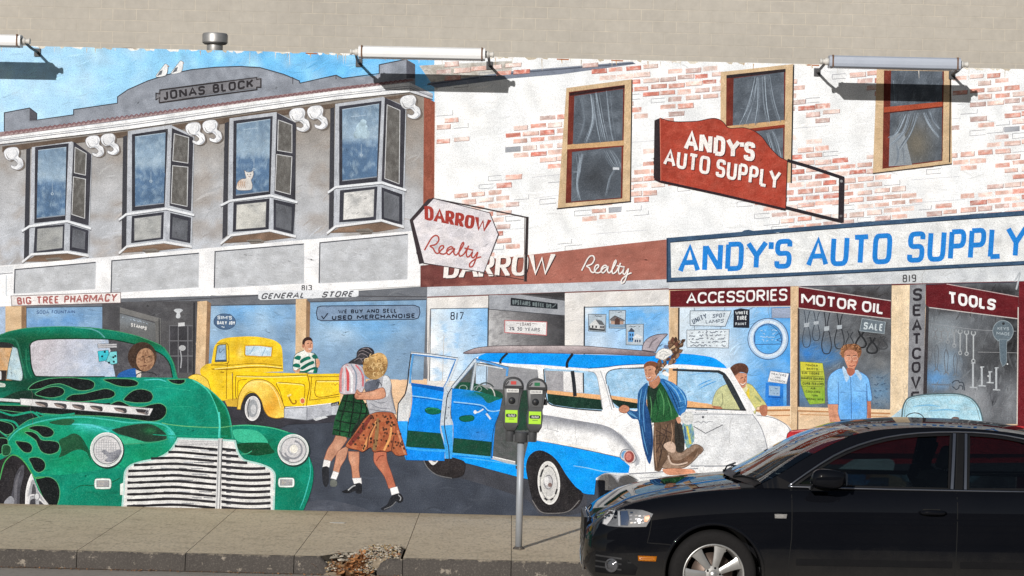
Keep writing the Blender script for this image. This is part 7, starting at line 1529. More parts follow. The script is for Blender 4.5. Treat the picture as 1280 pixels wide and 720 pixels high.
HO = Q(0, 0, 1, "716,310 717,285 726,262 745,244 772,235 797,235 822,243 842,260 853,283 855,312 850,335 843,352c 832,428c 827,445 829,480 829,505 824,560c 803,596c 746,596c 724,562c 719,520 720,490 731,440c 728,420c 720,350c")
def meter_head(dx, dy, flag):
    h0 = [mxz(p[0], p[1]) for p in curve(HO, True, 4)]
    cx = mxz(786, 0)[0]; bm = bmesh.new()
    T = 0.052
    # body: outline lofted through the depth, edges rounded, back fuller than the front
    rings = []
    for y, k in ((-T, 0.90), (-T+0.006, 0.955), (-T+0.018, 1.0), (T-0.02, 1.0), (T-0.004, 0.95), (T, 0.88)):
        rings.append([bm.verts.new((cx+(a-cx)*k, y, 1.22+(b-1.22)*(0.5+0.5*k+ (0.0 if b < 1.3 else 0.0)))) for a, b in h0])
    n = len(h0)
    for A, B in zip(rings, rings[1:]):
        for i in range(n): bm.faces.new((A[i], A[(i+1) % n], B[(i+1) % n], B[i]))
    bm.faces.new(rings[0]); bm.faces.new(rings[-1][::-1]); bmesh.ops.recalc_face_normals(bm, faces=bm.faces[:])
    hd = link_bm('meter_head', bm, M_MGREY, meter, True); hd.data.set_sharp_from_angle(angle=math.radians(50))
    def plate(name, pts, d, mat, th=0.004):
        bm = bmesh.new(); bm_prism(bm, [mxz(*p) for p in pts], 'Y', -T-d-th, -T-d+0.001); return link_bm(name, bm, mat, hd)
    arc = [(786+54*math.cos(t), 292+44*math.sin(t)) for t in [math.pi+math.pi*i/14 for i in range(15)]]
    plate('window_rim', [(x_, y_) for x_, y_ in [(786+64*math.cos(t), 300+56*math.sin(t)) for t in [math.pi+math.pi*i/14 for i in range(15)]]], 0.0, M_MDARK, 0.006)
    plate('window', arc, 0.006, M_LENS, 0.003); plate('time_flag', [(768, 262), (804, 262), (804, 284), (768, 284)], 0.009, flag, 0.003)
    plate('needle', [(732, 284), (752, 262), (758, 266), (738, 290)], 0.009, M_MDARK, 0.003)
    plate('ledge', [(722, 298), (850, 298), (846, 309), (726, 309)], 0.0, M_MDARK, 0.012)
    lp = plate('label_plate', [(742, 313), (822, 313), (822, 337), (742, 337)], 0.0, M_LABEL, 0.004)
    bm = bmesh.new()
    for i in range(7):
        a = 750+i*9.5; p = mxz(a, 320 if i % 3 else 318); q = mxz(a+5.5, 331); bm_box(bm, p[0], q[0], -T-0.0050, -T-0.0042, q[1], p[1])
    link_bm('label_print', bm, simple('print_grey', (0.22, 0.22, 0.22), .5), hd)
    plate('face_panel', [(744, 342), (826, 342), (818, 425), (752, 425)], 0.0, simple('face_grey', (0.085, 0.087, 0.09), 0.4), 0.005)
    c = mxz(778, 392); bm = bmesh.new(); bm_lathe(bm, [(0.0, -0.018), (0.022, -0.016), (0.028, -0.006), (0.030, 0.0)], (c[0], -T-0.004, c[1]), 'Y', 24, cap=False); kn = link_bm('coin_knob', bm, M_MDARK, hd, True)
    bm = bmesh.new(); bm_lathe(bm, [(0.0, -0.024), (0.006, -0.022), (0.007, -0.015)], (c[0]-0.002, -T-0.004, c[1]+.006), 'Y', 12, cap=False); link_bm('knob_glint', bm, M_BRIGHT, hd, True)  # bright nub added for the small highlight on the knob
    plate('sticker', [(736, 455), (817, 455), (817, 538), (736, 538)], 0.0, M_LIME, 0.003)
    pill = [(750+10*math.cos(t), 491+12*math.sin(t)) for t in [math.pi/2+math.pi*i/8 for i in range(9)]]+[(802+10*math.cos(t), 491+12*math.sin(t)) for t in [-math.pi/2+math.pi*i/8 for i in range(9)]]
    plate('sticker_badge', pill, 0.003, M_INK, 0.001)
    bm = bmesh.new()
    for i, (w_, k) in enumerate(((8, 1), (7, .9), (8, 1), (8, .9), (7, 1))):
        a = 755+i*9.6
        p = mxz(a, 484); q = mxz(a+w_, 498); x0, x1, z1, z0 = p[0], q[0], p[1], q[1]; t_ = (x1-x0)*.3
        bm_box(bm, x0, x0+t_, -T-0.0052, -T-0.0045, z0, z1); bm_box(bm, x1-t_, x1, -T-0.0052, -T-0.0045, z0, z0+(z1-z0)*(.55 if i % 2 else 1)); bm_box(bm, x0+t_, x1-t_, -T-0.0052, -T-0.0045, (z0 if i % 2 else z1-t_*1.1), (z0+t_*1.1 if i % 2 else z1))
    link_bm('sticker_print', bm, M_LABEL, hd)
    bm = bmesh.new()
    for (a0, a1, b) in ((760, 795, 512),): p = mxz(a0, b); q = mxz(a1, b+4); bm_box(bm, p[0], q[0], -T-.0040, -T-.0034, q[1], p[1])
    link_bm('sticker_mark', bm, simple('olive_ink', (0.12, 0.2, 0.03), .5), hd)
    hd.location = (dx/792.5, 0, -dy/792.5)
    return hd
meter_head(0, 0, M_RED); meter_head(157, 6, M_GREEN)
bm = bmesh.new(); p = mxz(1010, 395); bm_box(bm, p[0]-.028, p[0]+.006, -.012, .02, p[1]-.03, p[1]+.02); bevel_all(bm, .003); link_bm('latch', bm, M_MDARK, meter)

# ------------------------------------------------------------------ broken kerb: chips, litter and leaves
def chips(name, spots, mats, label, cat, kind='stuff'):
    bm = bmesh.new()
    for (x, y, z, r, fl, mi) in spots:
        q = bmesh.ops.create_icosphere(bm, subdivisions=1, radius=r)
        R = Matrix.Rotation(random.uniform(0, 6.28), 4, 'Z') @ Matrix.Rotation(random.uniform(-.5, .5), 4, 'X')
        sx, sy = random.uniform(.7, 1.5), random.uniform(.6, 1.2)
        for vtx in q['verts']:
            c = Vector((vtx.co.x*sx, vtx.co.y*sy, vtx.co.z*fl))*random.uniform(.75, 1.2); vtx.co = R @ c + Vector((x, y, z))
        for f in {f for vtx in q['verts'] for f in vtx.link_faces}: f.material_index = mi
    o = link_bm(name, bm, mats); return tag(o, label, cat, kind=kind)
M_CH = [simple('chip_pale', (0.52, 0.46, 0.37), .9, var=.25), simple('chip_grey', (0.28, 0.25, 0.20), .9, var=.3), simple('chip_ochre', (0.34, 0.24, 0.12), .9, var=.3), simple('chip_dark', (0.05, 0.04, 0.03), .95, var=.3), simple('chip_red', (0.36, 0.16, 0.08), .9, var=.3)]
def in_hole(x, y):
    if not (-1.52 < x < -0.87): return False
    lim = itp([-1.52, -1.36, -1.22, -1.12, -1.02, -0.87], [-3.30, -3.13, -3.02, -2.86, -2.78, -2.74])(x)
    return CURB_Y-0.12 < y < lim+.03
def mound_z(x, y):
    t = (y-CURB_Y)/.66; f = itp([-1.6, -1.46, -1.36, -1.27, -1.18, -1.05, -.86], [.10, .07, .035, .05, .10, .125, .13])(x)
    sm = lambda a, b, q: (lambda w: w*w*(3-2*w))(min(1, max(0, (q-a)/(b-a))))
    if y < CURB_Y+.02:
        return -.012+(f+.012)*sm(CURB_Y-.12, CURB_Y+.02, y)*sm(-1.50, -1.38, x)*(1-sm(-1.12, -1.02, x))+.01*noise.noise(Vector((x*20, y*20, 2)))
    return min(sw_z(max(y, CURB_Y))-.006 if y > CURB_Y-.02 else .11, f+.10*max(0, t)+.02*noise.noise(Vector((x*14, y*14, 2))))
bm = bmesh.new(); g = [[bm.verts.new((-1.56+.71*i/40, CURB_Y-.13+.82*j/36, mound_z(-1.56+.71*i/40, CURB_Y-.13+.82*j/36))) for j in range(37)] for i in range(41)]
for i in range(40):
    for j in range(36): bm.faces.new((g[i][j], g[i+1][j], g[i+1][j+1], g[i][j+1]))
tag(link_bm('broken_ground', bm, simple('rubble_earth', (0.30, 0.24, 0.17), .95, var=.7, scale=45, bump=.4), None, True), kind='structure')
sp = []
for i in range(3200):
    x, y = random.uniform(-1.50, -0.86), random.uniform(CURB_Y-0.11, -2.70)
    if x > -.98 and y < CURB_Y+.02: continue
    if not in_hole(x, y): continue
    left = x < -1.18
    z = max(.03, mound_z(x, y)-.012)+random.uniform(0, .03)+(0.02 if not left and y > -3.1 else 0)
    mi = random.choices(range(5), (3, 3, 3, 3, 2) if left else (6, 3, 3, 1, .7))[0]
    if mound_z(x, y) < .004: continue
    sp.append((x, y, z, random.uniform(.005, .014), random.uniform(.35, .7), mi))
for i in range(26):   # white broken lip round the hole
    t = random.random(); x = -1.50+.6*t; y = itp([-1.52, -1.36, -1.22, -1.12, -1.02, -0.87], [-3.30, -3.13, -3.02, -2.86, -2.78, -2.74])(x)
    sp.append((x, y+random.uniform(-.03, .01), .135, random.uniform(.012, .03), .5, 0))
for i in range(16): sp.append((random.uniform(-1.40, -1.16), random.uniform(-3.3, -3.12), random.uniform(.10, .14), random.uniform(.018, .04), .5, random.choice((0, 0, 1))))
chips('rubble', sp, M_CH, 'loose pale rubble and grit filling the broken corner of the sidewalk', 'rubble')

M_LF = [simple('leaf_brown', (0.22, 0.10, 0.04), .8, var=.4, scale=60), simple('leaf_orange', (0.42, 0.19, 0.07), .8, var=.35, scale=60), simple('leaf_tan', (0.34, 0.22, 0.11), .8, var=.35, scale=60)]
def leaf_bm(bm, L, curl, M, mi=0):
    n = 7; rows = []
    for i in range(n):
        t = i/(n-1); w_ = L*.30*math.sin(math.pi*min(1, t*.93+.05))**.8*(1+.15*math.sin(t*17))
        y = (t-.5)*L; z = curl*L*(4*(t-.5)**2)
        rows.append([bm.verts.new(M @ Vector((s_*w_, y, z+abs(s_)*w_*curl*.9+L*.012*math.sin(7*t+s_*3)))) for s_ in (-1, -.5, 0, .5, 1)])
    for A, B in zip(rows, rows[1:]):
        for k in range(4):
            f = bm.faces.new((A[k], A[k+1], B[k+1], B[k])); f.material_index = mi; f.smooth = True
    bm_tube(bm, [M @ Vector((0, -.5*L, curl*L)), M @ Vector((0.02*L, -.72*L, curl*L*.6))], L*.012, 5)
def rnd_rot(): return Matrix.Rotation(random.uniform(0, 6.28), 4, 'Z') @ Matrix.Rotation(random.uniform(-.5, .5), 4, 'X') @ Matrix.Rotation(random.uniform(-.5, .5), 4, 'Y')
bm = bmesh.new()      # drift of leaves spilling off the broken kerb
for i in range(260):
    t = random.random(); x = random.gauss(-1.23, .065); y = random.triangular(CURB_Y-0.17, -3.14, CURB_Y-.04)
    z = max(0.006, mound_z(x, y))+random.uniform(.004, .04)*max(.2, 1-abs(x+1.26)*5)
    leaf_bm(bm, random.uniform(.035, .085), random.uniform(.05, .25), Matrix.Translation((x, y, z)) @ rnd_rot(), random.choices((0, 1, 2), (2, 6, 1))[0])
for i in range(60):
    x, y = random.uniform(-1.5, -.9), random.uniform(-3.3, -2.8)
    if in_hole(x, y): leaf_bm(bm, random.uniform(.02, .045), .2, Matrix.Translation((x, y, .135+random.uniform(0, .02))) @ rnd_rot(), random.choice((0, 1, 2)))
for i in range(420):  # crumbs of leaf along the gutter
    x = random.uniform(-7, 1.2); leaf_bm(bm, random.uniform(.008, .022), .25, Matrix.Translation((x, CURB_Y-random.uniform(.03, .13), .007)) @ rnd_rot(), random.choice((0, 0, 1, 2)))
for i in range(60):   # twigs
    x, y = random.gauss(-1.36, .09), random.uniform(CURB_Y-.05, -3.15); a = random.uniform(0, 6.28); l_ = random.uniform(.03, .10)
    bm_tube(bm, [(x, y, .06), (x+l_*math.cos(a)*.5, y+l_*math.sin(a)*.4, .07+random.uniform(-.02, .02)), (x+l_*math.cos(a), y+l_*math.sin(a)*.7, .06+random.uniform(-.03, .04))], .0016, 4)
tag(link_bm('leaf_litter', bm, M_LF), 'drift of crumbled brown leaves spilling from the broken kerb into the gutter', 'leaf litter', kind='stuff')

def leaf(u, v, L, curl, mi, label, group=None):
    d = F*(CZ-0.01)/max(1, ((v-360)*math.cos(TH)-(u-640)*math.sin(TH))); x = ((u-640)*math.cos(TH)+(v-360)*math.sin(TH))*d/F
    bm = bmesh.new(); M = Matrix.Rotation(random.uniform(0, 6.28), 4, 'Z') @ Matrix.Rotation(random.uniform(-.3, .3), 4, 'X') @ Matrix.Rotation(random.uniform(-.3, .3), 4, 'Y')
    leaf_bm(bm, L, curl, M, 0); zmin = min(q.co.z for q in bm.verts)
    for q in bm.verts: q.co.z -= zmin
    o = link_bm('dry_leaf', bm, M_LF[mi]); o.location = (x, d-DW, 0.0045)
    return tag(o, label, 'leaf', group)
leaf(88, 703.5, .13, .28, 1, 'big curled orange leaf in the gutter below the green painted car wheel')
leaf(583, 716.5, .14, .35, 0, 'big folded reddish brown leaf in the gutter left of the meter pole')
leaf(600, 717.5, .10, .3, 2, 'curled tan leaf lying just right of the big folded brown one')
for (u, v) in ((5, 702.5), (30, 704), (38, 705), (97, 706), (158, 707.5), (203, 709), (230, 709.5), (262, 711), (490, 716), (548, 719), (568, 719)):
    leaf(u, v, random.uniform(.05, .09), random.uniform(.15, .35), random.choice((0, 2)), 'small dry brown leaf lying in the gutter along the dark kerb', 'small leaves along the gutter')
sx_, sz_ = px2(413.5, 653, F/19.9)
bm = bmesh.new(); y0 = -(DW-F*(CZ-.17)/(293+5.2))
leafp = [(sx_-.075, y0), (sx_-.02, y0-.04), (sx_+.06, y0-.035), (sx_+.075, y0+.02), (sx_+.01, y0+.045), (sx_-.05, y0+.04)]
bm_prism(bm, leafp, 'Z', sw_z(y0)+.001, sw_z(y0)+.004)
tag(link_bm('paper_scrap', bm, simple('scrap_grey', (0.55, 0.53, 0.48), .8)), 'small pale scrap of paper flat on the sidewalk below the painted couple', 'paper scrap')
# ------------------------------------------------------------------ black sedan parked at the kerb
from mathutils.bvhtree import BVHTree
random.seed(9)
def m_paint():
    a = NT('black_car_paint')
    n = a.noise(3, 4); d = a.noise(180, 2, .8); sp = a.n('ShaderNodeSeparateXYZ'); a.l(a.co.outputs['Object'], sp.inputs[0])
    a.set(Base_Color=a.mix(a.ramp(d, [(.66, 0), (.8, .12)]), a.mix(n, (0.0035, 0.004, 0.006), (0.006, 0.0065, 0.0085)), (0.05, 0.045, 0.04)), Roughness=0.3)
    # road film: a little dust low on the sills and behind the wheels
    ad = a.n('ShaderNodeMath', operation='MULTIPLY_ADD'); a.l(a.noise(5, 5, .7), ad.inputs[0]); ad.inputs[1].default_value = -0.22; a.l(sp.outputs['Z'], ad.inputs[2])
    a.set(Base_Color=a.mix(a.ramp(ad.outputs[0], [(0.08, 0.5), (0.42, 0.0)]), a.b.inputs['Base Color'].links[0].from_socket, (0.055, 0.05, 0.042)))
    a.b.inputs['Coat Weight'].default_value = 0.6; a.b.inputs['Coat Roughness'].default_value = 0.03; a.b.inputs['Specular IOR Level'].default_value = 0.0
    return a.m
def m_glass(name, tint, gloss=0.08):
    a = NT(name); a.t.nodes.remove(a.b)
    tr = a.n('ShaderNodeBsdfTransparent'); tr.inputs[0].default_value = (*tint, 1)
    gl = a.n('ShaderNodeBsdfGlossy'); gl.inputs['Roughness'].default_value = 0.015; gl.inputs[0].default_value = (1, 1, 1, 1)
    fr = a.n('ShaderNodeFresnel'); fr.inputs['IOR'].default_value = 1.5
    mx_ = a.n('ShaderNodeMixShader'); a.l(fr.outputs[0], mx_.inputs[0]); a.l(tr.outputs[0], mx_.inputs[1]); a.l(gl.outputs[0], mx_.inputs[2]); a.l(mx_.outputs[0], a.out.inputs[0])
    return a.m
M_CAR = m_paint(); M_SIDEG = m_glass('tinted_side_glass', (0.16, 0.19, 0.205)); M_WSG = m_glass('windshield_glass', (0.62, 0.70, 0.68)); M_CLEAR = m_glass('lamp_cover', (0.95, 0.95, 0.95))
M_TRIM = simple('satin_trim', (0.30, 0.31, 0.34), 0.28, metal=1.0, var=.08); M_BLKP = simple('black_plastic', (0.008, 0.008, 0.009), 0.4, var=.2, spec=.12); M_TYRE = simple('tyre_rubber', (0.016, 0.015, 0.015), 0.9, var=.3, scale=60, bump=.2, spec=.15)
M_ALLOY = simple('alloy_silver', (0.56, 0.55, 0.53), 0.35, metal=0.75, var=.1); M_INT = simple('interior_cloth', (0.02, 0.02, 0.022), 0.9); M_CHROME = simple('chrome', (0.85, 0.85, 0.86), 0.07, metal=1.0, var=.02); M_ORANGE = simple('amber_lens', (0.75, 0.24, 0.015), 0.2, coat=.6); M_SEAM = simple('panel_gap', (0.002, 0.002, 0.002), 0.9); M_REDL = simple('red_lens', (0.4, 0.01, 0.01), .2)
CAR = empty('parked_car', (0.575, -4.504, 0.0), 'black four door sedan parked at the kerb in front of the mural', 'car')
LEN, HWID = 4.586, 0.886
WXF, WXR, WR = 0.921, 3.569, 0.317
f_zt = itp([0, .04, .10, .25, .42, .64, .87, 1.19, 1.35, 1.6, 3.6, 3.95, 4.2, 4.45, 4.55, 4.586], [.64, .695, .735, .80, .852, .90, .938, .975, .985, .96, .97, 1.0, 1.01, .995, .95, .90])
f_zs = itp([0, .04, .10, .25, .42, .64, .87, 1.19, 1.6, 2.6, 3.6, 4.2, 4.45, 4.586], [.60, .655, .70, .775, .825, .868, .898, .925, .94, .955, .965, .965, .94, .86])
f_hw = itp([0, .02, .05, .08, .12, .20, .30, .45, .60, .9, 1.6, 2.6, 3.4, 3.9, 4.25, 4.45, 4.55, 4.586], [.53, .63, .70, .74, .775, .815, .845, .868, .877, .884, .886, .886, .884, .872, .838, .79, .72, .62])
f_zb = itp([0, .06, .2, .5, .9, 1.3, 3.4, 4.0, 4.4, 4.586], [.30, .24, .20, .18, .18, .19, .20, .22, .30, .36])
def lean(x, z):
    return 0.0 if x > .3 else (.035*max(0, (z-.52)/.2)**1.5 + .015*(abs(z-.42)/.25)**2)*(1-x/.3)
def section(x):
    hw, zs, zt, zb = f_hw(x), f_zs(x), f_zt(x), f_zb(x)
    h = zs-zb
    return [(0.0, zb), (hw*.55, zb), (hw-.10, zb+.005), (hw-.045, zb+.03), (hw-.018, zb+h*.10), (hw-.006, zb+h*.22), (hw+.000, zb+h*.36), (hw-.002, zb+h*.50), (hw-.010, zb+h*.62), (hw-.018, zb+h*.70), (hw-.016, zb+h*.725), (hw-.028, zb+h*.82), (hw-.046, zb+h*.91), (hw-.072, zb+h*.965), (hw-.105, zs), (hw-.16, zs+(zt-zs)*.25), (hw*.72, zs+(zt-zs)*.55), (hw*.45, zs+(zt-zs)*.88), (0.0, zt)]
xs = [0, .008, .02, .04, .065, .095, .13, .17, .22, .28, .34, .41, .48, .55]+[.55+.07*i for i in range(1, 49)]+[3.95, 4.02, 4.1, 4.17, 4.24, 4.31, 4.37, 4.43, 4.48, 4.52, 4.55, 4.57, 4.586]
bm = bmesh.new(); rings = []
for x in xs:
    S = section(x); nose = max(0, 1-x/.12)
    ring = []
    full = [(-y, z) for y, z in S]+[(y, z) for y, z in S[-2:0:-1]]
    for (y, z) in full:
        # the nose leans: lower lip forward, upper edge swept back
        dx = 0.0
        dx = lean(x, z)
        ring.append(bm.verts.new((x+dx, y, z)))
    rings.append(ring)
n = len(rings[0])
for A, B in zip(rings, rings[1:]):
    for i in range(n): bm.faces.new((A[i], A[(i+1) % n], B[(i+1) % n], B[i]))
bm.faces.new(rings[0]); bm.faces.new(rings[-1][::-1])
bmesh.ops.recalc_face_normals(bm, faces=bm.faces[:])
def bool_cut(bm, cutters):
    me = bpy.data.meshes.new('tmp'); bm.to_mesh(me); bm.free(); o = bpy.data.objects.new('tmp', me); COL.objects.link(o); cs = []
    for cb in cutters:
        cm = bpy.data.meshes.new('cut'); cb.to_mesh(cm); cb.free(); co = bpy.data.objects.new('cut', cm); COL.objects.link(co); cs.append(co)
        m = o.modifiers.new('b', 'BOOLEAN'); m.operation = 'DIFFERENCE'; m.solver = 'EXACT'; m.object = co
    dg = bpy.context.evaluated_depsgraph_get(); ev = o.evaluated_get(dg); nm = bpy.data.meshes.new_from_object(ev)
    bpy.data.objects.remove(o)
    for c in cs: bpy.data.objects.remove(c)
    return nm
cut = []
for wx in (WXF, WXR):
    for s_ in (-1, 1):
        cb = bmesh.new(); lo, hi = (-1.1, -.56) if s_ < 0 else (.56, 1.1)
        bm_lathe(cb, [(.352, lo), (.352, hi)], (wx, 0, .325), 'Y', 56); cut.append(cb)
me = bool_cut(bm, cut)
me.materials.clear(); me.materials.append(M_CAR)
me.name = 'body_shell'
for p in me.polygons: p.use_smooth = True
me.set_sharp_from_angle(angle=math.radians(38))
body = bpy.data.objects.new('body_shell', me); COL.objects.link(body); body.parent = CAR
bmt = bmesh.new(); bmt.from_mesh(me); BVH = BVHTree.FromBMesh(bmt); bmt.free()
def side_y(x, z):
    h = BVH.ray_cast(Vector((x, -3, z)), Vector((0, 1, 0)))
    return h[0].y if h[0] and h[0].y < 0 else -f_hw(x)
def patch(name, pts, mat, off=.003, parent=None, smooth=True, step=.03, mirror=False, fy=None, th=0.0):
    """a piece of trim lying on the side of the car: outline in (x, z)"""
    P = curve(pts, True, 5) if smooth and len(pts[0]) > 2 else [(p[0], p[1]) for p in pts]
    Pn = []
    for i in range(len(P)):
        a, b = P[i], P[(i+1) % len(P)]; d = math.hypot(b[0]-a[0], b[1]-a[1]); m = max(1, int(d/step))
        for k in range(m): Pn.append((a[0]+(b[0]-a[0])*k/m, a[1]+(b[1]-a[1])*k/m))
    P = Pn; ar = sum(P[i][0]*P[(i+1) % len(P)][1]-P[(i+1) % len(P)][0]*P[i][1] for i in range(len(P)))
    if ar < 0: P = P[::-1]
    x0, x1 = min(p[0] for p in P), max(p[0] for p in P); z0, z1 = min(p[1] for p in P), max(p[1] for p in P)
    V = [Vector(p) for p in P]
    def inside(q):
        c = False
        for i in range(len(P)):
            a, b = P[i], P[i-1]
            if (a[1] > q[1]) != (b[1] > q[1]) and q[0] < (b[0]-a[0])*(q[1]-a[1])/(b[1]-a[1])+a[0]: c = not c
        return c
    nx, nz = int((x1-x0)/step), int((z1-z0)/step)
    for i in range(1, nx+1):
        for j in range(1, nz+1):
            q = (x0+i*step-.4*step, z0+j*step-.4*step)
            if inside(q): V.append(Vector(q))
    vs, _, fs, *_ = delaunay_2d_cdt(V, [], [list(range(len(P)))], 1, 1e-6)
    fy = fy or side_y
    out = []
    for sgn in ((1, -1) if mirror else (1,)):
        bm = bmesh.new(); bv = []
        for q in vs:
            y = fy(q.x, q.y)-off
            bv.append(bm.verts.new((q.x, y*sgn, q.y)))
        for f in fs: bm.faces.new([bv[i] for i in f])
        if th:
            bmesh.ops.solidify(bm, geom=bm.faces[:], thickness=th)
        bmesh.ops.recalc_face_normals(bm, faces=bm.faces[:])
        o = link_bm(name, bm, mat, parent or CAR, True); out.append(o)
        # open sheets face outwards
        if not th:
            s_ = sum(p.normal.y*p.area for p in o.data.polygons)
            if s_*sgn > 0: o.data.flip_normals()
    return out
def seam(name, pts, w, mat, off=.0012, parent=None, mirror=True, fy=None, smooth=True, rad=None):
    P = curve(pts, False, 6) if smooth and len(pts) > 2 else pts
    R = []
    for a, b in zip(P, P[1:]):
        m = max(1, int(math.hypot(b[0]-a[0], b[1]-a[1])/.03))
        for k in range(m): R.append((a[0]+(b[0]-a[0])*k/m, a[1]+(b[1]-a[1])*k/m))
    R.append(P[-1][:2]); fy = fy or side_y; res = []
    for sgn in ((1, -1) if mirror else (1,)):
        bm = bmesh.new()
        if rad: bm_tube(bm, [(x, (fy(x, z)-off)*sgn, z) for x, z in R], rad, 8)
        else:
            pv = None
            for i, (x, z) in enumerate(R):
                a, b = R[max(0, i-1)], R[min(len(R)-1, i+1)]; dx, dz = b[0]-a[0], b[1]-a[1]; L = math.hypot(dx, dz) or 1; nx, nz = -dz/L*w/2, dx/L*w/2
                c = [bm.verts.new((x+nx, (fy(x+nx, z+nz)-off)*sgn, z+nz)), bm.verts.new((x-nx, (fy(x-nx, z-nz)-off)*sgn, z-nz))]
                if pv: bm.faces.new((pv[0], pv[1], c[1], c[0]))
                pv = c
            bmesh.ops.recalc_face_normals(bm, faces=bm.faces[:])
        res.append(link_bm(name, bm, mat, parent or CAR, True))
    return res

# greenhouse
f_top = itp([1.20, 1.38, 1.60, 1.80, 2.0, 2.2, 2.5, 2.8, 3.1, 3.4, 3.7, 4.0, 4.22], [.935, 1.03, 1.165, 1.27, 1.345, 1.378, 1.396, 1.393, 1.372, 1.315, 1.215, 1.08, .975])
f_yb = itp([1.2, 1.5, 2.2, 3.2, 3.8, 4.22], [.745, .772, .790, .782, .735, .68])
f_yt = itp([1.2, 1.6, 2.0, 2.4, 3.0, 3.5, 4.0, 4.22], [.745, .665, .605, .59, .585, .575, .60, .66])
def gh_y(x, z):
    zb = .93; t = min(1, max(0, (z-zb)/(1.39-zb)))
    yb = f_yb(x); k = t+.10*math.sin(math.pi*t)
    return -(yb+(.575-yb)*(t**1.12))
BELT = .945
xs2 = [1.20+.035*i for i in range(int((4.22-1.2)/.035)+1)]+[4.22]
outline = [(x, f_top(x)) for x in xs2]+[(x, .885) for x in reversed(xs2)]
WF = [(1.505, .965, True), (1.62, 1.045), (1.80, 1.158), (1.98, 1.238), (2.18, 1.298), (2.40, 1.333), (2.655, 1.348, True), (2.615, .965, True)]
WRr = [(2.755, .965, True), (2.79, 1.348, True), (2.95, 1.342), (3.15, 1.315), (3.38, 1.255), (3.58, 1.165), (3.70, 1.07), (3.69, .985, True)]
wf, wr = curve(WF, True, 6), curve(WRr, True, 6)
def panel_holes(outer, holes, step=.04):
    V, E = [], []
    def add(loop):
        o = len(V); L = [Vector(p[:2]) for p in loop]; V.extend(L)
        E.extend([(o+i, o+(i+1) % len(L)) for i in range(len(L))])
    add(outer)
    for h in holes: add(h)
    vs, es, fs, *_ = delaunay_2d_cdt(V, E, [], 0, 1e-6)
    def ins(q, P):
        c = False
        for i in range(len(P)):
            a, b = P[i], P[i-1]
            if (a[1] > q[1]) != (b[1] > q[1]) and q[0] < (b[0]-a[0])*(q[1]-a[1])/(b[1]-a[1])+a[0]: c = not c
        return c
    keep = []
    for f in fs:
        c = (sum(vs[i].x for i in f)/len(f), sum(vs[i].y for i in f)/len(f))
        if ins(c, outer) and not any(ins(c, h) for h in holes): keep.append(f)
    return vs, keep
vs, fs = panel_holes(outline, [wf, wr])
for sgn in (1, -1):
    bm = bmesh.new(); bv = [bm.verts.new((q.x, gh_y(q.x, q.y)*sgn, q.y)) for q in vs]
    for f in fs: bm.faces.new([bv[i] for i in f])
    for q in [q for q in bm.verts if not q.link_faces]: bm.verts.remove(q)
    bmesh.ops.recalc_face_normals(bm, faces=bm.faces[:])
    if sum(f.normal.y*f.calc_area() for f in bm.faces)*sgn > 0: bmesh.ops.reverse_faces(bm, faces=bm.faces[:])
    bmesh.ops.solidify(bm, geom=bm.faces[:], thickness=.03)
    link_bm('side_frame', bm, M_CAR, CAR, False)
for pts in (WF, WRr):
    for o in patch('side_window', pts, M_SIDEG, -.012, step=.05, mirror=True, fy=gh_y): pass
    P = curve(pts, True, 6)
    seam('window_seal', P+[P[0]], .016, M_BLKP, .001, fy=gh_y, smooth=False)
# satin strip round the side glass
TR = [(1.455, .955), (1.60, 1.058), (1.79, 1.178), (1.97, 1.258), (2.18, 1.318), (2.42, 1.354), (2.70, 1.368), (2.95, 1.362), (3.17, 1.333), (3.40, 1.272), (3.61, 1.178), (3.735, 1.07), (3.74, .958)]
seam('window_trim', [(p[0], p[1]) for p in TR], 0, M_TRIM, .002, fy=gh_y, rad=.0085)
seam('belt_trim', [(1.455, .955), (2.2, .953), (3.0, .956), (3.74, .958)], 0, M_TRIM, .004, fy=gh_y, rad=.009)
seam('pillar_trim', [(2.638, .965), (2.684, 1.358)], .020, M_TRIM, .003, fy=gh_y, smooth=False); seam('pillar_trim', [(2.735, .965), (2.768, 1.358)], .018, M_TRIM, .003, fy=gh_y, smooth=False); seam('pillar_panel', [(2.687, .962), (2.727, 1.356)], .055, M_BLKP, .002, fy=gh_y, smooth=False)
seam('pillar_seam', [(2.664, .962), (2.708, 1.36)], .005, M_SEAM, .0045, fy=gh_y, smooth=False)
# roof, windshield, back window
def skin_grid(name, mat, fn, nu, nv, thick=0):
    bm = bmesh.new(); g = [[bm.verts.new(fn(i/nu, j/nv)) for j in range(nv+1)] for i in range(nu+1)]
    for i in range(nu):
        for j in range(nv): bm.faces.new((g[i][j], g[i][j+1], g[i+1][j+1], g[i+1][j]))
    bmesh.ops.recalc_face_normals(bm, faces=bm.faces[:])
    if sum(f.normal.z*f.calc_area() for f in bm.faces) < 0: bmesh.ops.reverse_faces(bm, faces=bm.faces[:])
    if thick: bmesh.ops.solidify(bm, geom=bm.faces[:], thickness=thick)
    return link_bm(name, bm, mat, CAR, True)
XR0, XR1 = 1.99, 3.22
def roof(a, b):
    y = -1+2*b; x = XR0+(XR1-XR0)*a; bow = (1-y*y); x = x-(.075*bow*(1-a)**3)+(.05*bow*a**3)
    xe = XR0+(XR1-XR0)*a; ye = -gh_y(xe, f_top(xe)); ze = f_top(xe)
    k = 1-abs(y)**2.6
    return (x, y*ye, ze-.002+.034*k)
skin_grid('roof', M_CAR, roof, 26, 20)
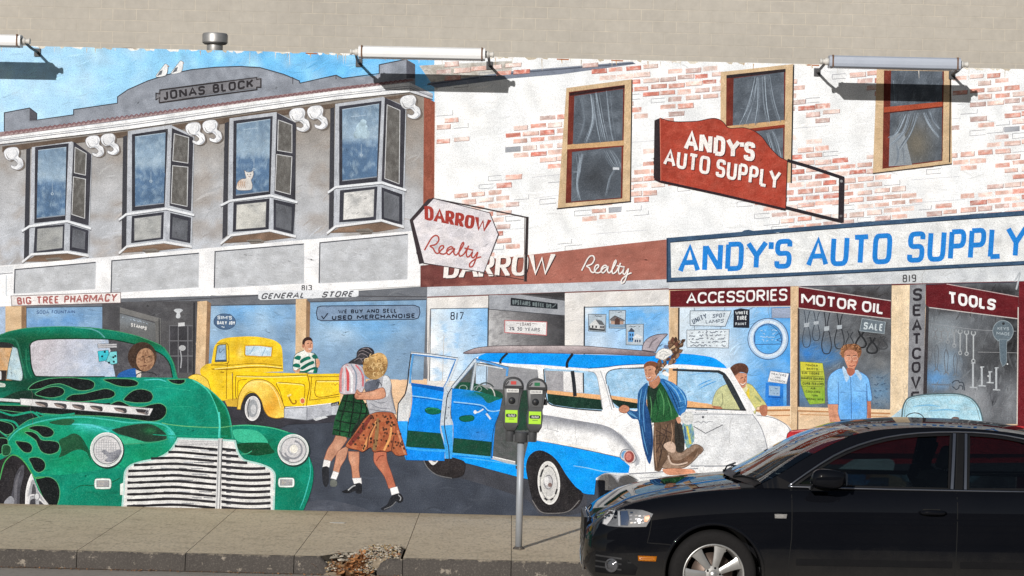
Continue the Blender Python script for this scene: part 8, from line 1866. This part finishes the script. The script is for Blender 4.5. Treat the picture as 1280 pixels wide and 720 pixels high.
def wsfn(a, b):
    y = -1+2*b; bow = 1-y*y
    xe = 1.215+(XR0-1.215)*a; ye = -gh_y(xe, f_top(xe))-.004; ze = f_top(xe)
    xc = xe-.155*bow*(1-a)-.075*bow*a**1
    return (xc, y*ye, ze+.004+(.030*(1-a)+.034*a)*(1-abs(y)**2.6)+.012*math.sin(math.pi*a)*bow)
skin_grid('windshield', M_WSG, wsfn, 16, 20)
def band(a, b, lo=0, hi=1): pass
def wsedge(a, b):
    p = Vector(wsfn(a*.07, b)); return (p.x-.003, p.y, p.z+.003)
skin_grid('windshield_cowl_band', M_BLKP, wsedge, 2, 20)
def rwfn(a, b):
    y = -1+2*b; bow = 1-y*y; xe = XR1+(4.12-XR1)*a; ye = -gh_y(xe, f_top(xe))-.004; ze = f_top(xe)
    return (xe+.05*bow*(1-a)+.10*bow*a, y*ye, ze-.002+.034*(1-abs(y)**2.6)*(1-a*.5))
skin_grid('back_window', M_SIDEG, rwfn, 14, 18)
# interior
bm = bmesh.new(); bm_box(bm, 1.25, 4.0, -.72, .72, .30, .36); link_bm('cabin_floor', bm, M_INT, CAR)
def dash(a, b):
    t = a; y = -.72+1.44*b; return (1.12+.42*t, y, .955-.02*t*t-.10*max(0, t-.8)*5*0)
skin_grid('dashboard', M_INT, dash, 6, 6, .12)
for yy in (-.36, .36):
    bm = bmesh.new(); bm_box(bm, 1.95, 2.45, yy-.25, yy+.25, .40, .56); bm_prism(bm, [(2.38, .5), (2.50, .5), (2.72, 1.02), (2.66, 1.06), (2.58, 1.04)], 'Y', yy-.24, yy+.24); link_bm('seat', bm, M_INT, CAR)
    bm = bmesh.new(); bm_prism(bm, [(2.60, 1.08), (2.68, 1.09), (2.74, 1.24), (2.66, 1.25)], 'Y', yy-.13, yy+.13); bevel_all(bm, .03); bm_tube(bm, [(2.66, yy-.05, 1.02), (2.66, yy-.05, 1.12)], .006, 6); bm_tube(bm, [(2.66, yy+.05, 1.02), (2.66, yy+.05, 1.12)], .006, 6); link_bm('headrest', bm, M_INT, CAR)
bm = bmesh.new(); bm_box(bm, 2.95, 3.45, -.62, .62, .42, .58); bm_prism(bm, [(3.35, .5), (3.5, .5), (3.72, .98), (3.6, 1.0)], 'Y', -.62, .62); link_bm('rear_seat', bm, M_INT, CAR)
bm = bmesh.new(); c = Vector((1.78, -.36, .86)); T_ = Matrix.Rotation(math.radians(-62), 4, 'Y')
ringp = [c+(T_ @ Vector((.185*math.cos(a), .185*math.sin(a), 0))) for a in [2*math.pi*i/32 for i in range(33)]]; bm_tube(bm, ringp, .015, 8, cap=False)
for a in (0, 2.4, -2.4): bm_tube(bm, [c, c+(T_ @ Vector((.18*math.cos(a), .18*math.sin(a), 0)))], .014, 6)
link_bm('steering_wheel', bm, M_BLKP, CAR, True)
bm = bmesh.new(); bm_box(bm, 1.98, 2.02, -.10, .10, 1.255, 1.315); bevel_all(bm, .01); link_bm('inside_mirror', bm, M_BLKP, CAR)

# panel gaps
seam('panel_gap', [(1.475, .935, True), (1.475, .60), (1.455, .40), (1.46, .27)], .006, M_SEAM)
seam('panel_gap', [(2.668, .94), (2.665, .7), (2.655, .4), (2.65, .26)], .006, M_SEAM)
seam('panel_gap', [(3.72, .94), (3.70, .75), (3.60, .70), (3.34, .62), (3.24, .45), (3.20, .27)], .006, M_SEAM)
seam('panel_gap', [(.47, .70), (.455, .60), (.44, .535, True), (.56, .53, True), (.615, .525)], .006, M_SEAM)
seam('sill_gap', [(1.31, .26), (2.2, .255), (3.19, .26)], .006, M_SEAM)
seam('rub_strip', [(1.51, .425), (2.1, .428), (2.63, .43)], .045, M_BLKP, .006); seam('rub_strip', [(2.69, .43), (3.0, .43), (3.19, .432)], .045, M_BLKP, .006)
# bonnet shut line, on top
def top_z(x, y):
    h = BVH.ray_cast(Vector((x, y, 3)), Vector((0, 0, -1))); return h[0].z if h[0] else .9
for sgn in (1, -1):
    bm = bmesh.new(); pv = None
    for i in range(40):
        x = .13+1.10*i/39; y = -(f_hw(x)-.125-.02*math.sin(i/39*3.1)); w_ = .004
        c = [bm.verts.new((x, sgn*(y-w_), top_z(x, y-w_)+.0015)), bm.verts.new((x, sgn*(y+w_), top_z(x, y+w_)+.0015))]
        if pv: bm.faces.new((pv[0], pv[1], c[1], c[0]))
        pv = c
    bmesh.ops.recalc_face_normals(bm, faces=bm.faces[:]); link_bm('bonnet_gap', bm, M_SEAM, CAR)
# wheel arch lips
for wx in (WXF, WXR):
    for sgn in (1, -1):
        bm = bmesh.new(); P = []
        for i in range(41):
            a = math.radians(-14+208*i/40); x, z = wx+.359*math.cos(a), .325+.359*math.sin(a)
            if z > f_zb(x)+.015: P.append((x, (side_y(x, z)+.008)*sgn, z))
        bm_tube(bm, P, .015, 8); link_bm('arch_lip', bm, M_CAR, CAR, True)
        bm = bmesh.new(); bm_lathe(bm, [(.350, -.60), (.350, -.84)] , (wx, 0, .325), 'Y', 48, cap=False)
        for q in bm.verts: q.co.y *= sgn
        for q in [q for q in bm.verts if q.co.z < .17]: q.co.z = .17
        link_bm('wheel_well', bm, M_BLKP, CAR)
# lamps
HLO = [(.118, .650, True), (.13, .70), (.17, .742), (.27, .764), (.40, .766), (.478, .742, True), (.458, .70), (.43, .650, True), (.27, .640), (.16, .640)]
HL = patch('headlight', HLO, simple('lamp_bowl', (0.13, 0.135, 0.145), .5, var=.5, scale=60), .004, mirror=True)
for o in HL:
    o['label'] = 'clear lensed headlight with an amber corner'
    sgn = 1 if o.data.vertices[0].co.y < 0 else -1
    def onl(name, pts, mat, off):
        for q in patch(name, pts, mat, off, parent=o, step=.02):
            if sgn < 0:
                for vtx in q.data.vertices: vtx.co.y *= -1
                q.data.flip_normals()
    onl('reflector', [(.124, .652), (.135, .70), (.172, .738), (.212, .748), (.19, .70), (.165, .665), (.15, .647)], simple('lamp_silver', (.55, .55, .56), .5, var=.1, scale=8), .007)
    onl('projector', [(.25, .654), (.246, .748), (.296, .757), (.31, .70), (.30, .652)], simple('lamp_lens', (0.05, 0.075, 0.13), .1, coat=.5), .007)
    onl('lamp_divider', [(.232, .648), (.228, .748), (.242, .752), (.245, .647)], simple('lamp_grey', (.4, .41, .43), .5), .0065)
    for i in range(13):
        a, b = .318+.028*(i % 4)+random.uniform(-.006, .006), .668+.024*(i // 4)+random.uniform(-.004, .004); onl('facet', [(a, b), (a+.018, b+.004), (a+.016, b+.013), (a-.003, b+.010)], random.choice((M_CHROME, simple('facet_white', (.6, .6, .62), .4), simple('facet_grey', (.25, .25, .27), .4))), .008)
    onl('indicator', [(.415, .685), (.418, .725), (.452, .731), (.455, .715), (.435, .684)], M_ORANGE, .0075)
    onl('lamp_cover', HLO, M_CLEAR, .011)
for o in patch('side_marker', [(.378, .405, True), (.505, .405, True), (.51, .442, True), (.375, .442, True)], M_ORANGE, .008, mirror=True, th=.004): pass
for o in patch('side_repeater', [(1.352, .735), (1.435, .735), (1.44, .765), (1.35, .765)], simple('clear_repeater', (.55, .53, .5), .15, coat=1), .007, mirror=True, th=.004, smooth=False): pass
for o in patch('fog_recess', [(.075, .30, True), (.075, .452, True), (.20, .44), (.30, .41), (.375, .355, True), (.36, .30, True)], M_BLKP, .003, mirror=True): pass
for z in (.425, .385, .345): seam('fog_slat', [(.075, z), (.17, z-.004), (.26, z-.012)], .012, simple('slat_grey', (.03, .03, .032), .35), .008)
for sgn in (1, -1):
    y = side_y(.185, .365); bm = bmesh.new(); bm_lathe(bm, [(0.0, -.012), (.030, -.010), (.036, 0.0), (.048, -.012), (.052, -.002), (.052, .02)], (0, 0, 0), 'Y', 28, cap=False)
    o = link_bm('fog_lamp', bm, simple('fog_glass', (.12, .12, .13), .12, coat=1, metal=.4), CAR, True); o.location = (.19, (y-.006)*sgn, .362); o.rotation_euler = (0, 0, -.55 if sgn > 0 else math.pi+.55)
# grille in the nose with its bright frame, plate
bm = bmesh.new(); bm_prism(bm, [(-.36, .66), (.36, .66), (.30, .34), (.24, .26), (-.24, .26), (-.30, .34)], 'X', .0, .05); link_bm('grille', bm, M_BLKP, CAR)
bm = bmesh.new(); P = [(lean(0, z)-.002, y, z) for y, z in ((-.36, .66), (.36, .66), (.30, .34), (.24, .26), (-.24, .26), (-.30, .34), (-.36, .66))]; bm_tube(bm, P, .009, 8); link_bm('grille_frame', bm, M_CHROME, CAR, True)
bm = bmesh.new()
for k in range(9): bm_box(bm, lean(0, .3+k*.04)-.003, .02, -.27, .27, .30+k*.04, .308+k*.04)
link_bm('grille_slats', bm, M_TRIM, CAR)
# mirrors
for sgn in (1, -1):
    bm = bmesh.new(); q = bmesh.ops.create_icosphere(bm, subdivisions=3, radius=1.0)
    for vtx in bm.verts:
        x, y, z = vtx.co
        f = lambda t, p: math.copysign(abs(t)**p, t)
        x, y, z = f(x, .7), f(y, .75), f(z, .62); vtx.co = Vector((1.715+.125*x+.02*z, -.965+.085*y, 1.035+.070*z+.012*x*-1))
    for vtx in bm.verts: vtx.co.y *= sgn
    if sgn < 0: bmesh.ops.reverse_faces(bm, faces=bm.faces[:])
    m_ = link_bm('door_mirror', bm, M_CAR, CAR, True)
    bm = bmesh.new(); bm_prism(bm, [(1.60, .945), (1.74, .945), (1.70, .985), (1.64, .985)], 'Y', -.94*sgn if sgn > 0 else .80, -.80 if sgn > 0 else .94); link_bm('mirror_arm', bm, M_BLKP, CAR)
    bm = bmesh.new(); bm_prism(bm, [(1.835, .99), (1.846, 1.0), (1.846, 1.075), (1.83, 1.09)], 'Y', -1.03 if sgn > 0 else .90, -.90 if sgn > 0 else 1.03); link_bm('mirror_glass', bm, M_CHROME, m_)
# handles
for (hx) in (2.39, 3.47):
    for sgn in (1, -1):
        bm = bmesh.new(); P = []
        for i in range(9):
            t = i/8; x = hx+.19*t; y = side_y(x, .80)-.012-.026*math.sin(math.pi*t)**.6; P.append((x, y*sgn, .80+.004*math.sin(math.pi*t)))
        bm_tube(bm, P, [.010, .016, .018, .019, .019, .019, .018, .017, .010], 10); h = link_bm('door_handle', bm, M_CAR, CAR, True)
        for o in patch('handle_cup', [(hx+.03, .775), (hx+.15, .775), (hx+.165, .80), (hx+.15, .825), (hx+.03, .825), (hx+.015, .80)], M_SEAM, .0016, parent=CAR, smooth=False):
            if sgn < 0:
                for vtx in o.data.vertices: vtx.co.y *= -1
# wipers
bm = bmesh.new(); bm_tube(bm, [(1.07, .10, .985), (1.10, .16, 1.025), (1.20, .55, 1.02)], .007, 6); bm_tube(bm, [(1.10, -.34, .985), (1.14, -.30, 1.012), (1.20, -.05, 1.028), (1.14, .35, 1.02)], .008, 6); bm_tube(bm, [(1.10, -.34, .985), (1.16, -.45, 1.0), (1.235, -.64, 1.0)], .007, 6); link_bm('wiper', bm, M_BLKP, CAR)
# rear lamps and bumper line (round the corner, out of frame)
for o in patch('tail_light', [(4.28, .70), (4.27, .84), (4.46, .85), (4.50, .70)], M_REDL, .004, mirror=True, smooth=False): pass
# wheels
def wheel(wx, sgn):
    yo = -.868*sgn
    r = None
    bm = bmesh.new(); bm_lathe(bm, [(.222, .0), (.235, -.012), (.285, -.014), (.303, -.004), (.3145, .018), (.317, .05), (.317, .15), (.3145, .18), (.30, .205), (.235, .21), (.222, .20)], (0, 0, 0), 'Y', 64, cap=False)
    ty_ = link_bm('tyre', bm, M_TYRE, WH_, True)
    bm = bmesh.new(); bm_lathe(bm, [(.224, -.004), (.222, -.014), (.214, -.012), (.206, .004), (.198, .03), (.19, .11), (.20, .19)], (0, 0, 0), 'Y', 56, cap=False); link_bm('rim', bm, M_ALLOY, WH_, True)
    bm = bmesh.new(); bm_lathe(bm, [(.0, .10), (.15, .10), (.15, .112), (.0, .112)], (0, 0, 0), 'Y', 40, cap=False); link_bm('brake_disc', bm, simple('brake_steel', (.16, .12, .10), .5, metal=.8), WH_, True)
    bm = bmesh.new()
    for k in range(7):
        a = 2*math.pi*k/7+math.pi/2+.02
        def pt(rad, off, y): return Vector((rad*math.cos(a)-off*math.sin(a), y, rad*math.sin(a)+off*math.cos(a)))
        sec = []
        for rad, hw_, y0, y1 in ((.035, .020, .018, .05), (.07, .024, .010, .045), (.12, .029, .006, .04), (.17, .036, .002, .035), (.205, .046, .0, .03)):
            sec.append([bm.verts.new(pt(rad, -hw_, y0+.006)), bm.verts.new(pt(rad, -hw_*.6, y0)), bm.verts.new(pt(rad, hw_*.6, y0)), bm.verts.new(pt(rad, hw_, y0+.006)), bm.verts.new(pt(rad, hw_*.9, y1)), bm.verts.new(pt(rad, -hw_*.9, y1))])
        for A, B in zip(sec, sec[1:]):
            for i in range(6): bm.faces.new((A[i], A[(i+1) % 6], B[(i+1) % 6], B[i]))
    bm_lathe(bm, [(.0, .004), (.028, .005), (.034, .012), (.062, .016), (.066, .05)], (0, 0, 0), 'Y', 32, cap=False)
    bmesh.ops.recalc_face_normals(bm, faces=bm.faces[:]); o = link_bm('spokes', bm, M_ALLOY, WH_, True); o.data.set_sharp_from_angle(angle=math.radians(30))
    bm = bmesh.new()
    for k in range(5):
        a = 2*math.pi*k/5+.3; bm_lathe(bm, [(.0, .010), (.008, .010), (.009, .02)], (.048*math.cos(a), 0, .048*math.sin(a)), 'Y', 10, cap=False)
    link_bm('wheel_bolts', bm, M_BLKP, WH_, True)
    bm = bmesh.new(); bm_lathe(bm, [(.0, .0), (.024, .001), (.027, .006)], (0, 0, 0), 'Y', 24, cap=False); link_bm('hub_cap', bm, M_ALLOY, WH_, True)
WH_ = bpy.data.objects.new('wheel', None); COL.objects.link(WH_); WH_.parent = CAR; wheel(WXF, 1); WH_.location = (WXF, -.868, WR)
for (wx, sgn) in ((WXR, 1), (WXF, -1), (WXR, -1)):
    c = WH_.copy(); COL.objects.link(c); c.parent = CAR; c.location = (wx, -.868*sgn, WR); c.rotation_euler = (0, 0, 0 if sgn > 0 else math.pi)
    for ch in [k for k in bpy.data.objects if k.parent == WH_]:
        d = ch.copy(); COL.objects.link(d); d.parent = c
WH_.rotation_euler = (0, .25, math.radians(3))
